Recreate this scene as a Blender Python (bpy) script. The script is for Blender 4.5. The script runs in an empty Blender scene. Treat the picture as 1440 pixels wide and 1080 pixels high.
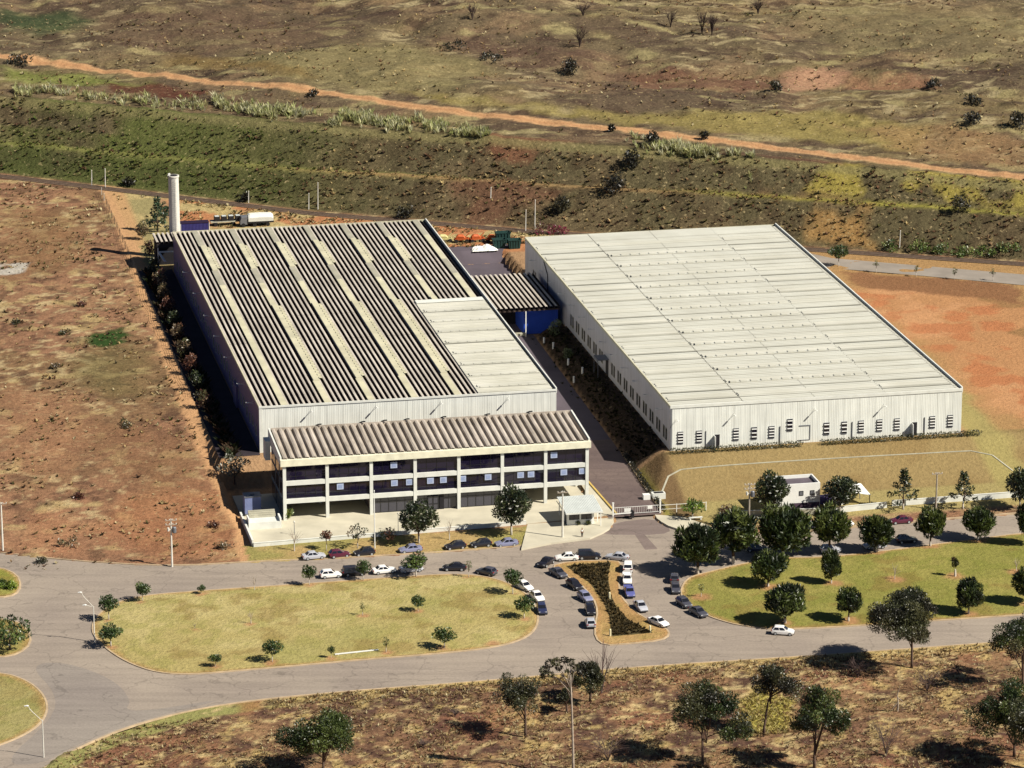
import bpy, bmesh, math, random
import numpy as np
from mathutils import Vector, Matrix
R = math.radians
D = bpy.data
scn = bpy.context.scene
COL = scn.collection
rng = np.random.default_rng(7)
random.seed(7)

# ------------------------------------------------------------------ survey
# camera 217 m above the street; u runs along the fronts of the buildings, v away from the street
F, TH, HC = 5232.0, 0.287, 217.0
PSI = 0.205
CS, SN = math.cos(PSI), math.sin(PSI)
OX, OY = -47.3, 672.3

def at(px, py, z=0.0):
    X = px - 720; Y = py - 540
    c, s = math.cos(TH), math.sin(TH)
    dy = F*c - Y*s; dz = -F*s - Y*c
    t = (z - HC)/dz
    return np.array([X*t, dy*t, z])

def U(u, v, z=0.0):
    return Vector((OX + u*CS - v*SN, OY + u*SN + v*CS, z))

def uv(p):
    x = p[0]-OX; y = p[1]-OY
    return x*CS + y*SN, -x*SN + y*CS

# ------------------------------------------------------------------ noise
def _hash(ix, iy, seed):
    h = (ix*374761393 + iy*668265263 + seed*144269) & 0xffffffff
    h = ((h ^ (h >> 13))*1274126177) & 0xffffffff
    return ((h ^ (h >> 16)) & 0xffff)/65535.0

def vnoise(x, y, seed=0):
    x = np.asarray(x, float); y = np.asarray(y, float)
    ix = np.floor(x).astype(np.int64); iy = np.floor(y).astype(np.int64)
    fx = x-ix; fy = y-iy
    fx = fx*fx*(3-2*fx); fy = fy*fy*(3-2*fy)
    a = _hash(ix, iy, seed); b = _hash(ix+1, iy, seed); c = _hash(ix, iy+1, seed); d = _hash(ix+1, iy+1, seed)
    return (a*(1-fx)+b*fx)*(1-fy) + (c*(1-fx)+d*fx)*fy

def fbm(x, y, scale, seed=0, octv=4, gain=0.55):
    t = 0; amp = 1; tot = 0; s = 1.0/scale
    for o in range(octv):
        t = t + amp*vnoise(x*s, y*s, seed+o*17); tot += amp; amp *= gain; s *= 2.03
    return t/tot

def sstep(a, b, x):
    t = np.clip((x-a)/(b-a), 0, 1); return t*t*(3-2*t)

# ------------------------------------------------------------------ terrain height
RX = np.array([-400, -260, -127.1, -95.6, -49.1, 6.6, 70.1, 115.6, 240, 400.])
RY = np.array([985, 948, 900.4, 885.2, 862., 843.2, 826.5, 813.6, 776, 728.])
def rail_s(x, y):
    return (y - np.interp(x, RX, RY))*0.95

def alley_z(v):
    return np.interp(v, [-38, -5, 25, 75, 138, 143], [0.3, 1.5, 2.2, 3.0, 3.0, 5.0])

def height(x, y):
    x = np.asarray(x, float); y = np.asarray(y, float)
    dx = x-OX; dy = y-OY
    u = dx*CS + dy*SN; v = -dx*SN + dy*CS
    n1 = fbm(x, y, 9, 3, 3)-0.5
    n2 = fbm(x, y, 60, 5, 3)-0.5
    n3 = fbm(x, y, 2.3, 15, 2)-0.5
    # left field
    zf = 5*sstep(-47, 30, v) + n1*0.9*sstep(-47, -38, v) + n3*0.25*sstep(-47, -40, v)
    # office yard and slope under the left warehouse
    zo = 0.3 + 4.7*sstep(-8, -2.5, v)
    za = alley_z(v)
    zfront = 0.3 + (v+30.8)*4.7/13.6
    zr = np.minimum(np.minimum(5.0, np.maximum(zfront, 0.3)), za + np.maximum(u-69.3, 0)*0.75)
    zr = np.maximum(zr, np.where(u < 75.0, za, 0.3))
    zr = np.where((v > 76) & (u < 75.9), za, zr)
    zr = zr + (n1*0.5+n3*0.1)*sstep(138, 150, u)*(v > -40)
    z = np.where(u < -8.6, zf, np.where(u < 57.5, zo, np.where(u < 69.3, za, zr)))
    z = np.where((u >= -8.6) & (u < -1) & (v < -6), 0.25, z)
    # street level in front
    z = z*sstep(-45.0, -42.5, v) if False else np.where(v < -43.5, np.minimum(z, np.where(u < -8.6, zf, 0.10)), z)
    # foreground scrub
    fg = sstep(-116, -124, v)
    z = z + fg*((fbm(x, y, 14, 31, 3)-0.45)*1.6 + n3*0.5)
    # embankment
    s = rail_s(x, y)
    h1 = np.interp(x, [-130, -3, 118], [5.2, 7.6, 7.5]); h2 = np.interp(x, [-130, -3, 70, 118], [8.4, 7.4, 6.2, 5.0])
    w1 = 1.5*h1; w2 = 1.5*h2
    e = h1*np.clip((s-4)/w1, 0, 1) + h2*np.clip((s-4-w1-3.6)/w2, 0, 1)
    s3 = s-(4+w1+3.6+w2)
    e = e + np.maximum(s3, 0)*0.055
    rough = sstep(4, 8, s)
    e = e + rough*(n3*0.55 + n1*0.8) + sstep(4, 40, s3)*(n2*9 + n1*1.6)
    ditch = np.exp(-((s3-62-22*np.sin(x*0.02))/7.0)**2)*2.6*(sstep(-20, 30, x)-0.0)
    e = e - ditch*sstep(20, 40, s3)
    back = s > 3
    z = np.where(back, 5.0+e, z)
    z = np.where((s > -6) & (s <= 3) & (v > 20), 5.0, z)
    # far beyond everything the plain levels out
    return z

def G(px, py, zoff=0.0):
    """ground point seen at a place in the survey picture"""
    z = 3.0
    for _ in range(30):
        p = at(px, py, z); zn = float(height(p[0], p[1])); z = z + (zn-z)*0.6
    p = at(px, py, z)
    return Vector((p[0], p[1], float(height(p[0], p[1]))+zoff))

# ------------------------------------------------------------------ materials
def lin(c):
    c = c/255.0
    return c/12.92 if c <= 0.04045 else ((c+0.055)/1.055)**2.4
EXPO = 0.56
def C(r, g, b, k=1.0):
    """surface colour whose sunlit look in the picture is about r, g, b"""
    return (min(.92, lin(r)*EXPO*k*0.99), min(.92, lin(g)*EXPO*k*1.035), min(.92, lin(b)*EXPO*k*1.06), 1)

MATS = {}
def mat(name, col, rough=0.85, var=0.25, scale=1.5, bump=0.0, metallic=0.0, spec=0.3, col2=None, vary_scale=None, detail=5, coat=0):
    if name in MATS: return MATS[name]
    m = D.materials.new(name); m.use_nodes = True
    nt = m.node_tree; n = nt.nodes; l = nt.links
    b = n['Principled BSDF']
    b.inputs['Roughness'].default_value = rough; b.inputs['Metallic'].default_value = metallic
    b.inputs['Specular IOR Level'].default_value = spec
    if coat: b.inputs['Coat Weight'].default_value = coat; b.inputs['Coat Roughness'].default_value = 0.05
    tc = n.new('ShaderNodeTexCoord')
    nz = n.new('ShaderNodeTexNoise'); nz.inputs['Scale'].default_value = scale; nz.inputs['Detail'].default_value = detail
    l.new(tc.outputs['Object'], nz.inputs['Vector'])
    rp = n.new('ShaderNodeValToRGB')
    c = col; d = col2 or tuple(x*(1-var) for x in col[:3])+(1,)
    u_ = c if col2 else tuple(min(1, x*(1+var*0.6)) for x in col[:3])+(1,)
    rp.color_ramp.elements[0].position = 0.33; rp.color_ramp.elements[1].position = 0.67
    rp.color_ramp.elements[0].color = d; rp.color_ramp.elements[1].color = u_
    l.new(nz.outputs['Fac'], rp.inputs['Fac']); l.new(rp.outputs['Color'], b.inputs['Base Color'])
    if bump:
        bp = n.new('ShaderNodeBump'); bp.inputs['Strength'].default_value = 1; bp.inputs['Distance'].default_value = bump
        n2 = n.new('ShaderNodeTexNoise'); n2.inputs['Scale'].default_value = scale*3; n2.inputs['Detail'].default_value = 4
        l.new(tc.outputs['Object'], n2.inputs['Vector'])
        l.new(n2.outputs['Fac'], bp.inputs['Height']); l.new(bp.outputs['Normal'], b.inputs['Normal'])
    MATS[name] = m
    return m

def tint_mat(name, rough=0.9, fine=1.2, amp=0.5, bump=0.25, spec=0.15, trans=0.0, speck=0.0):
    """colour comes from the per-point albedo 'tint', broken up by fine noise"""
    m = D.materials.new(name); m.use_nodes = True
    nt = m.node_tree; n = nt.nodes; l = nt.links
    b = n['Principled BSDF']; b.inputs['Roughness'].default_value = rough; b.inputs['Specular IOR Level'].default_value = spec
    a = n.new('ShaderNodeAttribute'); a.attribute_name = 'tint'
    tc = n.new('ShaderNodeTexCoord')
    nz = n.new('ShaderNodeTexNoise'); nz.inputs['Scale'].default_value = fine; nz.inputs['Detail'].default_value = 6; nz.inputs['Roughness'].default_value = 0.65
    l.new(tc.outputs['Object'], nz.inputs['Vector'])
    mr = n.new('ShaderNodeMapRange'); mr.inputs['From Min'].default_value = 0.3; mr.inputs['From Max'].default_value = 0.7
    mr.inputs['To Min'].default_value = 1.0-amp; mr.inputs['To Max'].default_value = 1.02+amp
    l.new(nz.outputs['Fac'], mr.inputs['Value'])
    am = n.new('ShaderNodeMapRange'); am.inputs['To Min'].default_value = 0.22; am.inputs['To Max'].default_value = 1.0; l.new(a.outputs['Alpha'], am.inputs['Value'])
    fl = n.new('ShaderNodeMix'); fl.data_type = 'FLOAT'; fl.inputs['A'].default_value = 1.0; l.new(am.outputs['Result'], fl.inputs['Factor']); l.new(mr.outputs['Result'], fl.inputs['B'])
    mx = n.new('ShaderNodeVectorMath'); mx.operation = 'SCALE'
    l.new(a.outputs['Color'], mx.inputs[0]); l.new(fl.outputs['Result'], mx.inputs['Scale'])
    out = mx.outputs['Vector']
    if speck:
        n3 = n.new('ShaderNodeTexNoise'); n3.inputs['Scale'].default_value = 0.9; n3.inputs['Detail'].default_value = 3; n3.inputs['Roughness'].default_value = 0.7
        l.new(tc.outputs['Object'], n3.inputs['Vector'])
        r3 = n.new('ShaderNodeMapRange'); r3.inputs['From Min'].default_value = 0.60; r3.inputs['From Max'].default_value = 0.70
        l.new(n3.outputs['Fac'], r3.inputs['Value'])
        m3 = n.new('ShaderNodeMath'); m3.operation = 'MULTIPLY'; l.new(r3.outputs['Result'], m3.inputs[0]); l.new(a.outputs['Alpha'], m3.inputs[1])
        mm = n.new('ShaderNodeMix'); mm.data_type = 'RGBA'; l.new(m3.outputs['Value'], mm.inputs['Factor'])
        l.new(out, mm.inputs['A']); mm.inputs['B'].default_value = C(215, 190, 140)
        out = mm.outputs['Result']
    l.new(out, b.inputs['Base Color'])
    if bump:
        bp = n.new('ShaderNodeBump'); bp.inputs['Distance'].default_value = bump; bp.inputs['Strength'].default_value = 1
        l.new(nz.outputs['Fac'], bp.inputs['Height']); l.new(bp.outputs['Normal'], b.inputs['Normal'])
    if trans:
        tr = n.new('ShaderNodeBsdfTranslucent'); ms = n.new('ShaderNodeMixShader'); ms.inputs['Fac'].default_value = trans
        l.new(out, tr.inputs['Color']); l.new(b.outputs['BSDF'], ms.inputs[1]); l.new(tr.outputs['BSDF'], ms.inputs[2])
        l.new(ms.outputs['Shader'], n['Material Output'].inputs['Surface'])
    MATS[name] = m
    return m

def panel_mat(name, col, seam=3.0, rib=0.33, seam_dark=0.8):
    """ribbed metal cladding with darker vertical seams"""
    m = mat(name, col, rough=0.5, var=0.05, scale=0.35, spec=0.4)
    nt = m.node_tree; n = nt.nodes; l = nt.links; b = n['Principled BSDF']
    tc = n.new('ShaderNodeTexCoord'); sp = n.new('ShaderNodeSeparateXYZ'); l.new(tc.outputs['Object'], sp.inputs[0])
    ad = n.new('ShaderNodeMath'); l.new(sp.outputs['X'], ad.inputs[0]); l.new(sp.outputs['Y'], ad.inputs[1])
    def frac(per):
        d = n.new('ShaderNodeMath'); d.operation = 'DIVIDE'; l.new(ad.outputs[0], d.inputs[0]); d.inputs[1].default_value = per
        f = n.new('ShaderNodeMath'); f.operation = 'FRACT'; l.new(d.outputs[0], f.inputs[0]); return f
    f1 = frac(seam)
    lt = n.new('ShaderNodeMath'); lt.operation = 'LESS_THAN'; l.new(f1.outputs[0], lt.inputs[0]); lt.inputs[1].default_value = 0.055
    # streaks running down the sheets
    cb = n.new('ShaderNodeCombineXYZ'); l.new(ad.outputs[0], cb.inputs['X'])
    ml = n.new('ShaderNodeMath'); ml.operation = 'MULTIPLY'; ml.inputs[1].default_value = 0.06; l.new(sp.outputs['Z'], ml.inputs[0]); l.new(ml.outputs[0], cb.inputs['Z'])
    ns = n.new('ShaderNodeTexNoise'); ns.inputs['Scale'].default_value = 1.6; ns.inputs['Detail'].default_value = 4; l.new(cb.outputs[0], ns.inputs['Vector'])
    mr = n.new('ShaderNodeMapRange'); mr.inputs['From Min'].default_value = 0.35; mr.inputs['From Max'].default_value = 0.65; mr.inputs['To Min'].default_value = 0.86; mr.inputs['To Max'].default_value = 1.03
    l.new(ns.outputs['Fac'], mr.inputs['Value'])
    s2 = n.new('ShaderNodeMath'); s2.operation = 'MULTIPLY_ADD'; l.new(lt.outputs[0], s2.inputs[0]); s2.inputs[1].default_value = seam_dark-1; s2.inputs[2].default_value = 1
    s3 = n.new('ShaderNodeMath'); s3.operation = 'MULTIPLY'; l.new(s2.outputs[0], s3.inputs[0]); l.new(mr.outputs[0], s3.inputs[1])
    vm = n.new('ShaderNodeVectorMath'); vm.operation = 'SCALE'
    src = b.inputs['Base Color'].links[0].from_socket
    l.new(src, vm.inputs[0]); l.new(s3.outputs[0], vm.inputs['Scale']); l.new(vm.outputs[0], b.inputs['Base Color'])
    f2 = frac(rib)
    pp = n.new('ShaderNodeMath'); pp.operation = 'PINGPONG'; l.new(f2.outputs[0], pp.inputs[0]); pp.inputs[1].default_value = 0.5
    bp = n.new('ShaderNodeBump'); bp.inputs['Distance'].default_value = 0.05; bp.inputs['Strength'].default_value = 0.7
    l.new(pp.outputs[0], bp.inputs['Height']); l.new(bp.outputs['Normal'], b.inputs['Normal'])
    return m

def streak_mat(name, col, col2, axis, rough=0.9, fine=0.9, stretch=0.05, spot=0.25):
    """weathered sheet: stains drawn out along the sheets plus blotches"""
    m = mat(name, col, rough, 0.1, 0.12, col2=col2, detail=9)
    nt = m.node_tree; n = nt.nodes; l = nt.links; b = n['Principled BSDF']
    tc = n.new('ShaderNodeTexCoord'); mp = n.new('ShaderNodeMapping')
    mp.inputs['Scale'].default_value = (stretch, fine, 1) if axis == 'x' else (fine, stretch, 1)
    l.new(tc.outputs['Object'], mp.inputs['Vector'])
    nz = n.new('ShaderNodeTexNoise'); nz.inputs['Scale'].default_value = 1; nz.inputs['Detail'].default_value = 5; nz.inputs['Roughness'].default_value = 0.65
    l.new(mp.outputs[0], nz.inputs['Vector'])
    mr = n.new('ShaderNodeMapRange'); mr.inputs['From Min'].default_value = 0.32; mr.inputs['From Max'].default_value = 0.66; mr.inputs['To Min'].default_value = 1-spot; mr.inputs['To Max'].default_value = 1.05
    l.new(nz.outputs['Fac'], mr.inputs['Value'])
    vm = n.new('ShaderNodeVectorMath'); vm.operation = 'SCALE'; l.new(b.inputs['Base Color'].links[0].from_socket, vm.inputs[0]); l.new(mr.outputs[0], vm.inputs['Scale']); l.new(vm.outputs[0], b.inputs['Base Color'])
    return m

def glass_mat(name, col=(0.012, 0.012, 0.02, 1), rough=0.04):
    m = D.materials.new(name); m.use_nodes = True
    b = m.node_tree.nodes['Principled BSDF']; b.inputs['Base Color'].default_value = col
    b.inputs['Roughness'].default_value = rough; b.inputs['Specular IOR Level'].default_value = 0.6; b.inputs['IOR'].default_value = 1.5
    MATS[name] = m; return m

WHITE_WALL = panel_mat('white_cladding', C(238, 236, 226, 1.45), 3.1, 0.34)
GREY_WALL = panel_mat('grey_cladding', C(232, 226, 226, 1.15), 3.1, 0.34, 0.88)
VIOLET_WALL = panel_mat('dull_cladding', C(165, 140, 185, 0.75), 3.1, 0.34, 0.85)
FIBRE = streak_mat('fibre_cement', C(236, 222, 206, 1.18), C(214, 200, 184, 1.15), 'y', 0.92, 1.0, 0.06, 0.32)
FIBRE2 = streak_mat('weathered_fibre_cement', C(230, 214, 198, 1.15), C(204, 188, 170, 1.1), 'y', 0.92, 1.2, 0.15, 0.4)
BROOF = streak_mat('pale_roof_sheet', C(236, 230, 214, 1.16), C(224, 218, 200, 1.12), 'x', 0.8, 0.9, 0.04, 0.16)
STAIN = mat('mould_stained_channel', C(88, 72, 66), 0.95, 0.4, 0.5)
CREAM = mat('cream_skylight', C(236, 226, 192, 1.08), 0.6, 0.16, 0.25)
GREYCAP = mat('grey_roof_cap', C(200, 192, 170), 0.7, 0.14, 0.3)
CONC = mat('concrete', C(214, 206, 182), 0.9, 0.2, 0.7, detail=8)
CONC_W = mat('painted_concrete', C(242, 239, 228, 1.24), 0.8, 0.10, 0.6)
PLAZA = mat('pale_paving', C(236, 224, 198), 0.9, 0.14, 0.25, detail=9)
WHITE = mat('white_paint', C(250, 246, 238, 1.35), 0.5, 0.05, 1.0)
DARK = mat('dark_opening', (0.012, 0.011, 0.014, 1), 0.7, 0.2, 1)
BLACKM = mat('black_metal', (0.02, 0.02, 0.022, 1), 0.5, 0.2, 1)
GREYM = mat('grey_metal', C(150, 150, 155), 0.45, 0.12, 1.2, metallic=0.3)
GALV = mat('galvanised_sheet', C(222, 224, 218, 1.2), 0.5, 0.1, 0.7, metallic=0.0)
BLUE = mat('blue_sheet', C(52, 92, 215), 0.55, 0.12, 0.6)
ORANGE = mat('orange_paint', C(225, 110, 55), 0.6, 0.25, 1.5)
YELLOWP = mat('pale_yellow_paint', C(235, 220, 150), 0.6, 0.15, 1.5)
GREENP = mat('dark_green_paint', C(45, 80, 75), 0.6, 0.25, 1.5)
WOODP = mat('pole_wood', C(205, 190, 170), 0.85, 0.25, 2.0)
CONCP = mat('pole_concrete', C(236, 228, 214, 1.25), 0.85, 0.12, 2.0)
GLASS = glass_mat('dark_glass', (0.010, 0.008, 0.022, 1), 0.035)
CARGLASS = glass_mat('car_glass', (0.012, 0.013, 0.018, 1), 0.05)
PAPER = mat('pale_blue_panel', C(205, 215, 245), 0.6, 0.08, 3)
TRUNK = mat('bark', C(120, 95, 80), 0.9, 0.35, 2.5)
TRUNKP = mat('pale_bark', C(205, 185, 165), 0.9, 0.25, 2.0)
LIME = mat('limewashed_bark', C(245, 232, 215), 0.9, 0.1, 3)
KERB = mat('kerb_concrete', C(226, 196, 158), 0.9, 0.22, 0.5)
RUBBER = mat('tyre_rubber', (0.015, 0.014, 0.014, 1), 0.8, 0.2, 2)
RIM = mat('wheel_rim', C(225, 225, 225), 0.35, 0.05, 2, metallic=0.3)
LAMPW = mat('headlamp', C(235, 235, 235), 0.15, 0.05, 3)
LAMPR = mat('tail_lamp', C(170, 30, 30), 0.2, 0.1, 3)
SOIL = mat('red_soil', C(200, 130, 90), 0.95, 0.25, 0.6)
GROUND = tint_mat('ground_cover', 0.95, 1.3, 0.5, 0.35, 0.1, speck=1)
LEAF = tint_mat('leaves', 0.42, 0.8, 0.25, 0, 0.55, trans=0.12)
DRYLEAF = tint_mat('dry_stalks', 0.8, 0.8, 0.25, 0, 0.2, trans=0.4)

# ------------------------------------------------------------------ mesh builder
class MB:
    def __init__(s): s.v = []; s.f = []; s.m = []; s.c = None
    def quad(s, a, b, c, d, mi=0):
        k = len(s.v); s.v += [tuple(a), tuple(b), tuple(c), tuple(d)]; s.f.append((k, k+1, k+2, k+3)); s.m.append(mi)
    def poly(s, pts, mi=0):
        k = len(s.v); s.v += [tuple(p) for p in pts]; s.f.append(tuple(range(k, k+len(pts)))); s.m.append(mi)
    def box(s, x0, x1, y0, y1, z0, z1, mi=0, bev=0):
        k = len(s.v)
        s.v += [(x0, y0, z0), (x1, y0, z0), (x1, y1, z0), (x0, y1, z0), (x0, y0, z1), (x1, y0, z1), (x1, y1, z1), (x0, y1, z1)]
        for f in ((0, 3, 2, 1), (4, 5, 6, 7), (0, 1, 5, 4), (1, 2, 6, 5), (2, 3, 7, 6), (3, 0, 4, 7)):
            s.f.append(tuple(k+i for i in f)); s.m.append(mi)
        return s
    def beam(s, p, q, w, h=None, mi=0):
        """square bar from p to q"""
        h = h or w; p = Vector(p); q = Vector(q); d = (q-p).normalized()
        up = Vector((0, 0, 1)) if abs(d.z) < 0.95 else Vector((0, 1, 0))
        a = d.cross(up).normalized()*w/2; b = a.cross(d).normalized()*h/2
        k = len(s.v)
        for o in (p, q):
            for sa, sb in ((-1, -1), (1, -1), (1, 1), (-1, 1)): s.v.append(tuple(o+a*sa+b*sb))
        for f in ((0, 1, 2, 3), (7, 6, 5, 4), (0, 4, 5, 1), (1, 5, 6, 2), (2, 6, 7, 3), (3, 7, 4, 0)):
            s.f.append(tuple(k+i for i in f)); s.m.append(mi)
        return s
    def tube(s, pts, rad, n=8, mi=0, cap=True):
        pts = [Vector(p) for p in pts]; k0 = len(s.v)
        for i, p in enumerate(pts):
            d = (pts[min(i+1, len(pts)-1)]-pts[max(i-1, 0)]).normalized()
            up = Vector((0, 0, 1)) if abs(d.z) < 0.9 else Vector((1, 0, 0))
            a = d.cross(up).normalized(); b = a.cross(d)
            r = rad[i] if hasattr(rad, '__len__') else rad
            for j in range(n):
                t = 2*math.pi*j/n; s.v.append(tuple(p+a*math.cos(t)*r+b*math.sin(t)*r))
        for i in range(len(pts)-1):
            for j in range(n):
                j2 = (j+1) % n
                s.f.append((k0+i*n+j, k0+i*n+j2, k0+(i+1)*n+j2, k0+(i+1)*n+j)); s.m.append(mi if not callable(mi) else mi(i))
        if cap:
            s.f.append(tuple(k0+j for j in range(n))[::-1]); s.m.append(mi if not callable(mi) else mi(0))
            s.f.append(tuple(k0+(len(pts)-1)*n+j for j in range(n))); s.m.append(mi if not callable(mi) else mi(len(pts)-2))
        return s
    def cyl(s, x, y, z0, z1, r0, r1=None, n=14, mi=0):
        return s.tube([(x, y, z0), (x, y, z1)], [r0, r1 if r1 is not None else r0], n, mi)
    def mesh(s, name, mats, smooth=False):
        me = D.meshes.new(name); me.from_pydata(s.v, [], s.f); me.update()
        mats = mats if isinstance(mats, (list, tuple)) else [mats]
        for m in mats: me.materials.append(m)
        if len(mats) > 1: me.polygons.foreach_set('material_index', np.array(s.m, dtype=np.int32))
        if smooth: me.polygons.foreach_set('use_smooth', np.ones(len(me.polygons), dtype=bool))
        return me
    def build(s, name, mats, parent=None, smooth=False):
        o = D.objects.new(name, s.mesh(name, mats, smooth)); COL.objects.link(o)
        if parent: o.parent = parent
        return o

LABELS = {}
def tag(o, label, cat, group=None, kind=None):
    nw = len(label.split())
    assert 4 <= nw <= 16, (nw, label)
    LABELS.setdefault(label, []).append(o.name)
    o['label'] = label; o['category'] = cat
    if group: o['group'] = group
    if kind: o['kind'] = kind
    return o

def thing(name, label, cat, loc=(0, 0, 0), rz=0.0, group=None, scale=None):
    o = D.objects.new(name, None); o.empty_display_size = 0.5; COL.objects.link(o)
    o.location = loc; o.rotation_euler = (0, 0, rz)
    if scale: o.scale = (scale if hasattr(scale, '__len__') else (scale,)*3)
    return tag(o, label, cat, group)

def inst(name, me, parent):
    o = D.objects.new(name, me); COL.objects.link(o); o.parent = parent; return o

def structure(o, label=None, cat=None):
    o['kind'] = 'structure'
    if label: o['label'] = label; o['category'] = cat or o.name.replace('_', ' ')
    return o

# ------------------------------------------------------------------ polygons on the ground
def gpoly(pts, z=None):
    """picture outline -> list of world points (on level ground z, or on the terrain)"""
    if z is None: return [tuple(G(*p)) for p in pts]
    return [tuple(at(p[0], p[1], z)) for p in pts]

def smooth_closed(pts, it=2):
    for _ in range(it):
        q = []
        for i in range(len(pts)):
            a = np.array(pts[i]); b = np.array(pts[(i+1) % len(pts)])
            q += [tuple(a*0.75+b*0.25), tuple(a*0.25+b*0.75)]
        pts = q
    return pts

def smooth_open(pts, it=2):
    for _ in range(it):
        q = [pts[0]]
        for i in range(len(pts)-1):
            a = np.array(pts[i]); b = np.array(pts[i+1])
            q += [tuple(a*0.75+b*0.25), tuple(a*0.25+b*0.75)]
        q.append(pts[-1]); pts = q
    return pts

def flat_sheet(name, pts, z, m):
    bm = bmesh.new(); vs = [bm.verts.new((p[0], p[1], z)) for p in pts]
    f = bm.faces.new(vs); f.normal_update()
    if f.normal.z < 0: f.normal_flip()
    bmesh.ops.triangulate(bm, faces=[f]); me = D.meshes.new(name); bm.to_mesh(me); bm.free(); me.materials.append(m)
    o = D.objects.new(name, me); COL.objects.link(o); return o

def kerb(name, pts, closed=True, w=0.3, z0=-0.1, z1=0.14, m=None):
    mb = MB(); n = len(pts)
    P = [np.array(p[:2]) for p in pts]
    L = []
    for i in range(n):
        a = P[(i-1) % n] if closed else P[max(i-1, 0)]; b = P[(i+1) % n] if closed else P[min(i+1, n-1)]
        t = (b-a)/(np.linalg.norm(b-a)+1e-9); L.append(np.array([-t[1], t[0]])*w/2)
    for i in range(n):
        p = P[i]; q = L[i]
        for sgn, z in ((1, z0), (1, z1), (-1, z1), (-1, z0)): mb.v.append((p[0]+q[0]*sgn, p[1]+q[1]*sgn, z))
    for i in range(n if closed else n-1):
        a = i*4; b = ((i+1) % n)*4
        for j in range(3): mb.f.append((a+j, b+j, b+j+1, a+j+1)); mb.m.append(0)
    return mb.build(name, m or KERB)

def sd_poly(x, y, poly):
    """signed distance, negative inside"""
    x = np.asarray(x, float); y = np.asarray(y, float)
    d = np.full(x.shape, 1e18); ins = np.zeros(x.shape, bool); n = len(poly)
    for i in range(n):
        ax, ay = poly[i][:2]; bx, by = poly[(i+1) % n][:2]
        ex, ey = bx-ax, by-ay; wx, wy = x-ax, y-ay
        t = np.clip((wx*ex+wy*ey)/(ex*ex+ey*ey+1e-12), 0, 1)
        d = np.minimum(d, (wx-ex*t)**2+(wy-ey*t)**2)
        c = (ay > y) != (by > y)
        ins ^= c & (x < (bx-ax)*(y-ay)/(by-ay+1e-12)+ax)
    d = np.sqrt(d); return np.where(ins, -d, d)

def d_line(x, y, line):
    d = np.full(np.shape(x), 1e18)
    for i in range(len(line)-1):
        ax, ay = line[i][:2]; bx, by = line[i+1][:2]
        ex, ey = bx-ax, by-ay; wx, wy = x-ax, y-ay
        t = np.clip((wx*ex+wy*ey)/(ex*ex+ey*ey+1e-12), 0, 1)
        d = np.minimum(d, (wx-ex*t)**2+(wy-ey*t)**2)
    return np.sqrt(d)

# street outline (picture points on level ground)
N_EDGE = [(-150, 764), (0, 777), (100, 789), (240, 797), (355, 790), (480, 785), (600, 778), (700, 771), (775, 763), (830, 756), (856, 744), (863, 733), (864, 724)]
N_EDGE2 = [(920, 724), (924, 731), (945, 743), (990, 753), (1100, 750), (1200, 742), (1300, 733), (1440, 722), (1640, 706)]
S_EDGE = [(1640, 884), (1440, 901), (1140, 923), (870, 940), (700, 957), (480, 973), (320, 989), (200, 1015), (110, 1051), (55, 1085), (-10, 1130)]
ROAD = smooth_open(gpoly(N_EDGE, 0), 2) + smooth_open(gpoly(N_EDGE2, 0), 2) + smooth_open(gpoly(S_EDGE, 0), 2) + gpoly([(-200, 1130)], 0)
ISL1 = smooth_closed(gpoly([(143, 908), (128, 888), (134, 868), (158, 850), (195, 838), (300, 830), (420, 822), (560, 812), (640, 807), (692, 812), (732, 828), (753, 850), (758, 872), (750, 890), (727, 903), (682, 913), (600, 921), (500, 929), (400, 938), (330, 944), (270, 949), (222, 947), (178, 932)], 0))
ISL2 = smooth_closed(gpoly([(774, 797), (800, 790), (868, 788), (875, 797), (869, 830), (881, 850), (905, 869), (937, 884), (942, 893), (930, 901), (880, 906), (850, 908), (837, 898), (837, 878), (841, 860), (834, 840), (814, 820), (792, 808)], 0), 1)
BED = gpoly([(796, 796), (859, 791), (855, 812), (859, 836), (866, 852), (884, 872), (918, 890), (860, 895), (857, 866), (848, 845), (830, 820)], 0.13)
ISL3 = smooth_closed(gpoly([(960, 822), (957, 837), (966, 851), (985, 862), (1010, 872), (1040, 880), (1090, 886), (1200, 881), (1300, 874), (1440, 865), (1640, 849), (1640, 735), (1440, 750), (1375, 758), (1300, 768), (1230, 777), (1160, 784), (1090, 785), (1040, 794), (1000, 804), (972, 811)], 0), 1)
ISL4 = smooth_closed(gpoly([(-160, 938), (0, 945), (38, 957), (60, 975), (68, 995), (60, 1015), (40, 1031), (0, 1049), (-160, 1100)], 0), 2)
ISL5 = smooth_closed(gpoly([(-90, 925), (0, 925), (26, 920), (44, 905), (40, 886), (20, 872), (-90, 862)], 0), 1)
ISL6 = smooth_closed(gpoly([(-90, 840), (0, 841), (22, 837), (30, 824), (24, 808), (0, 798), (-90, 792)], 0), 1)

# ------------------------------------------------------------------ terrain sheet
def axis(lo, hi, step, far, grow=1.35):
    a = list(np.arange(lo, hi+1e-6, step)); s = step; x = a[-1]
    while x < far: s *= grow; x += s; a.append(x)
    s = step; x = a[0]
    while x > -far: s *= grow; x -= s; a.insert(0, x)
    return np.array(a)

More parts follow.
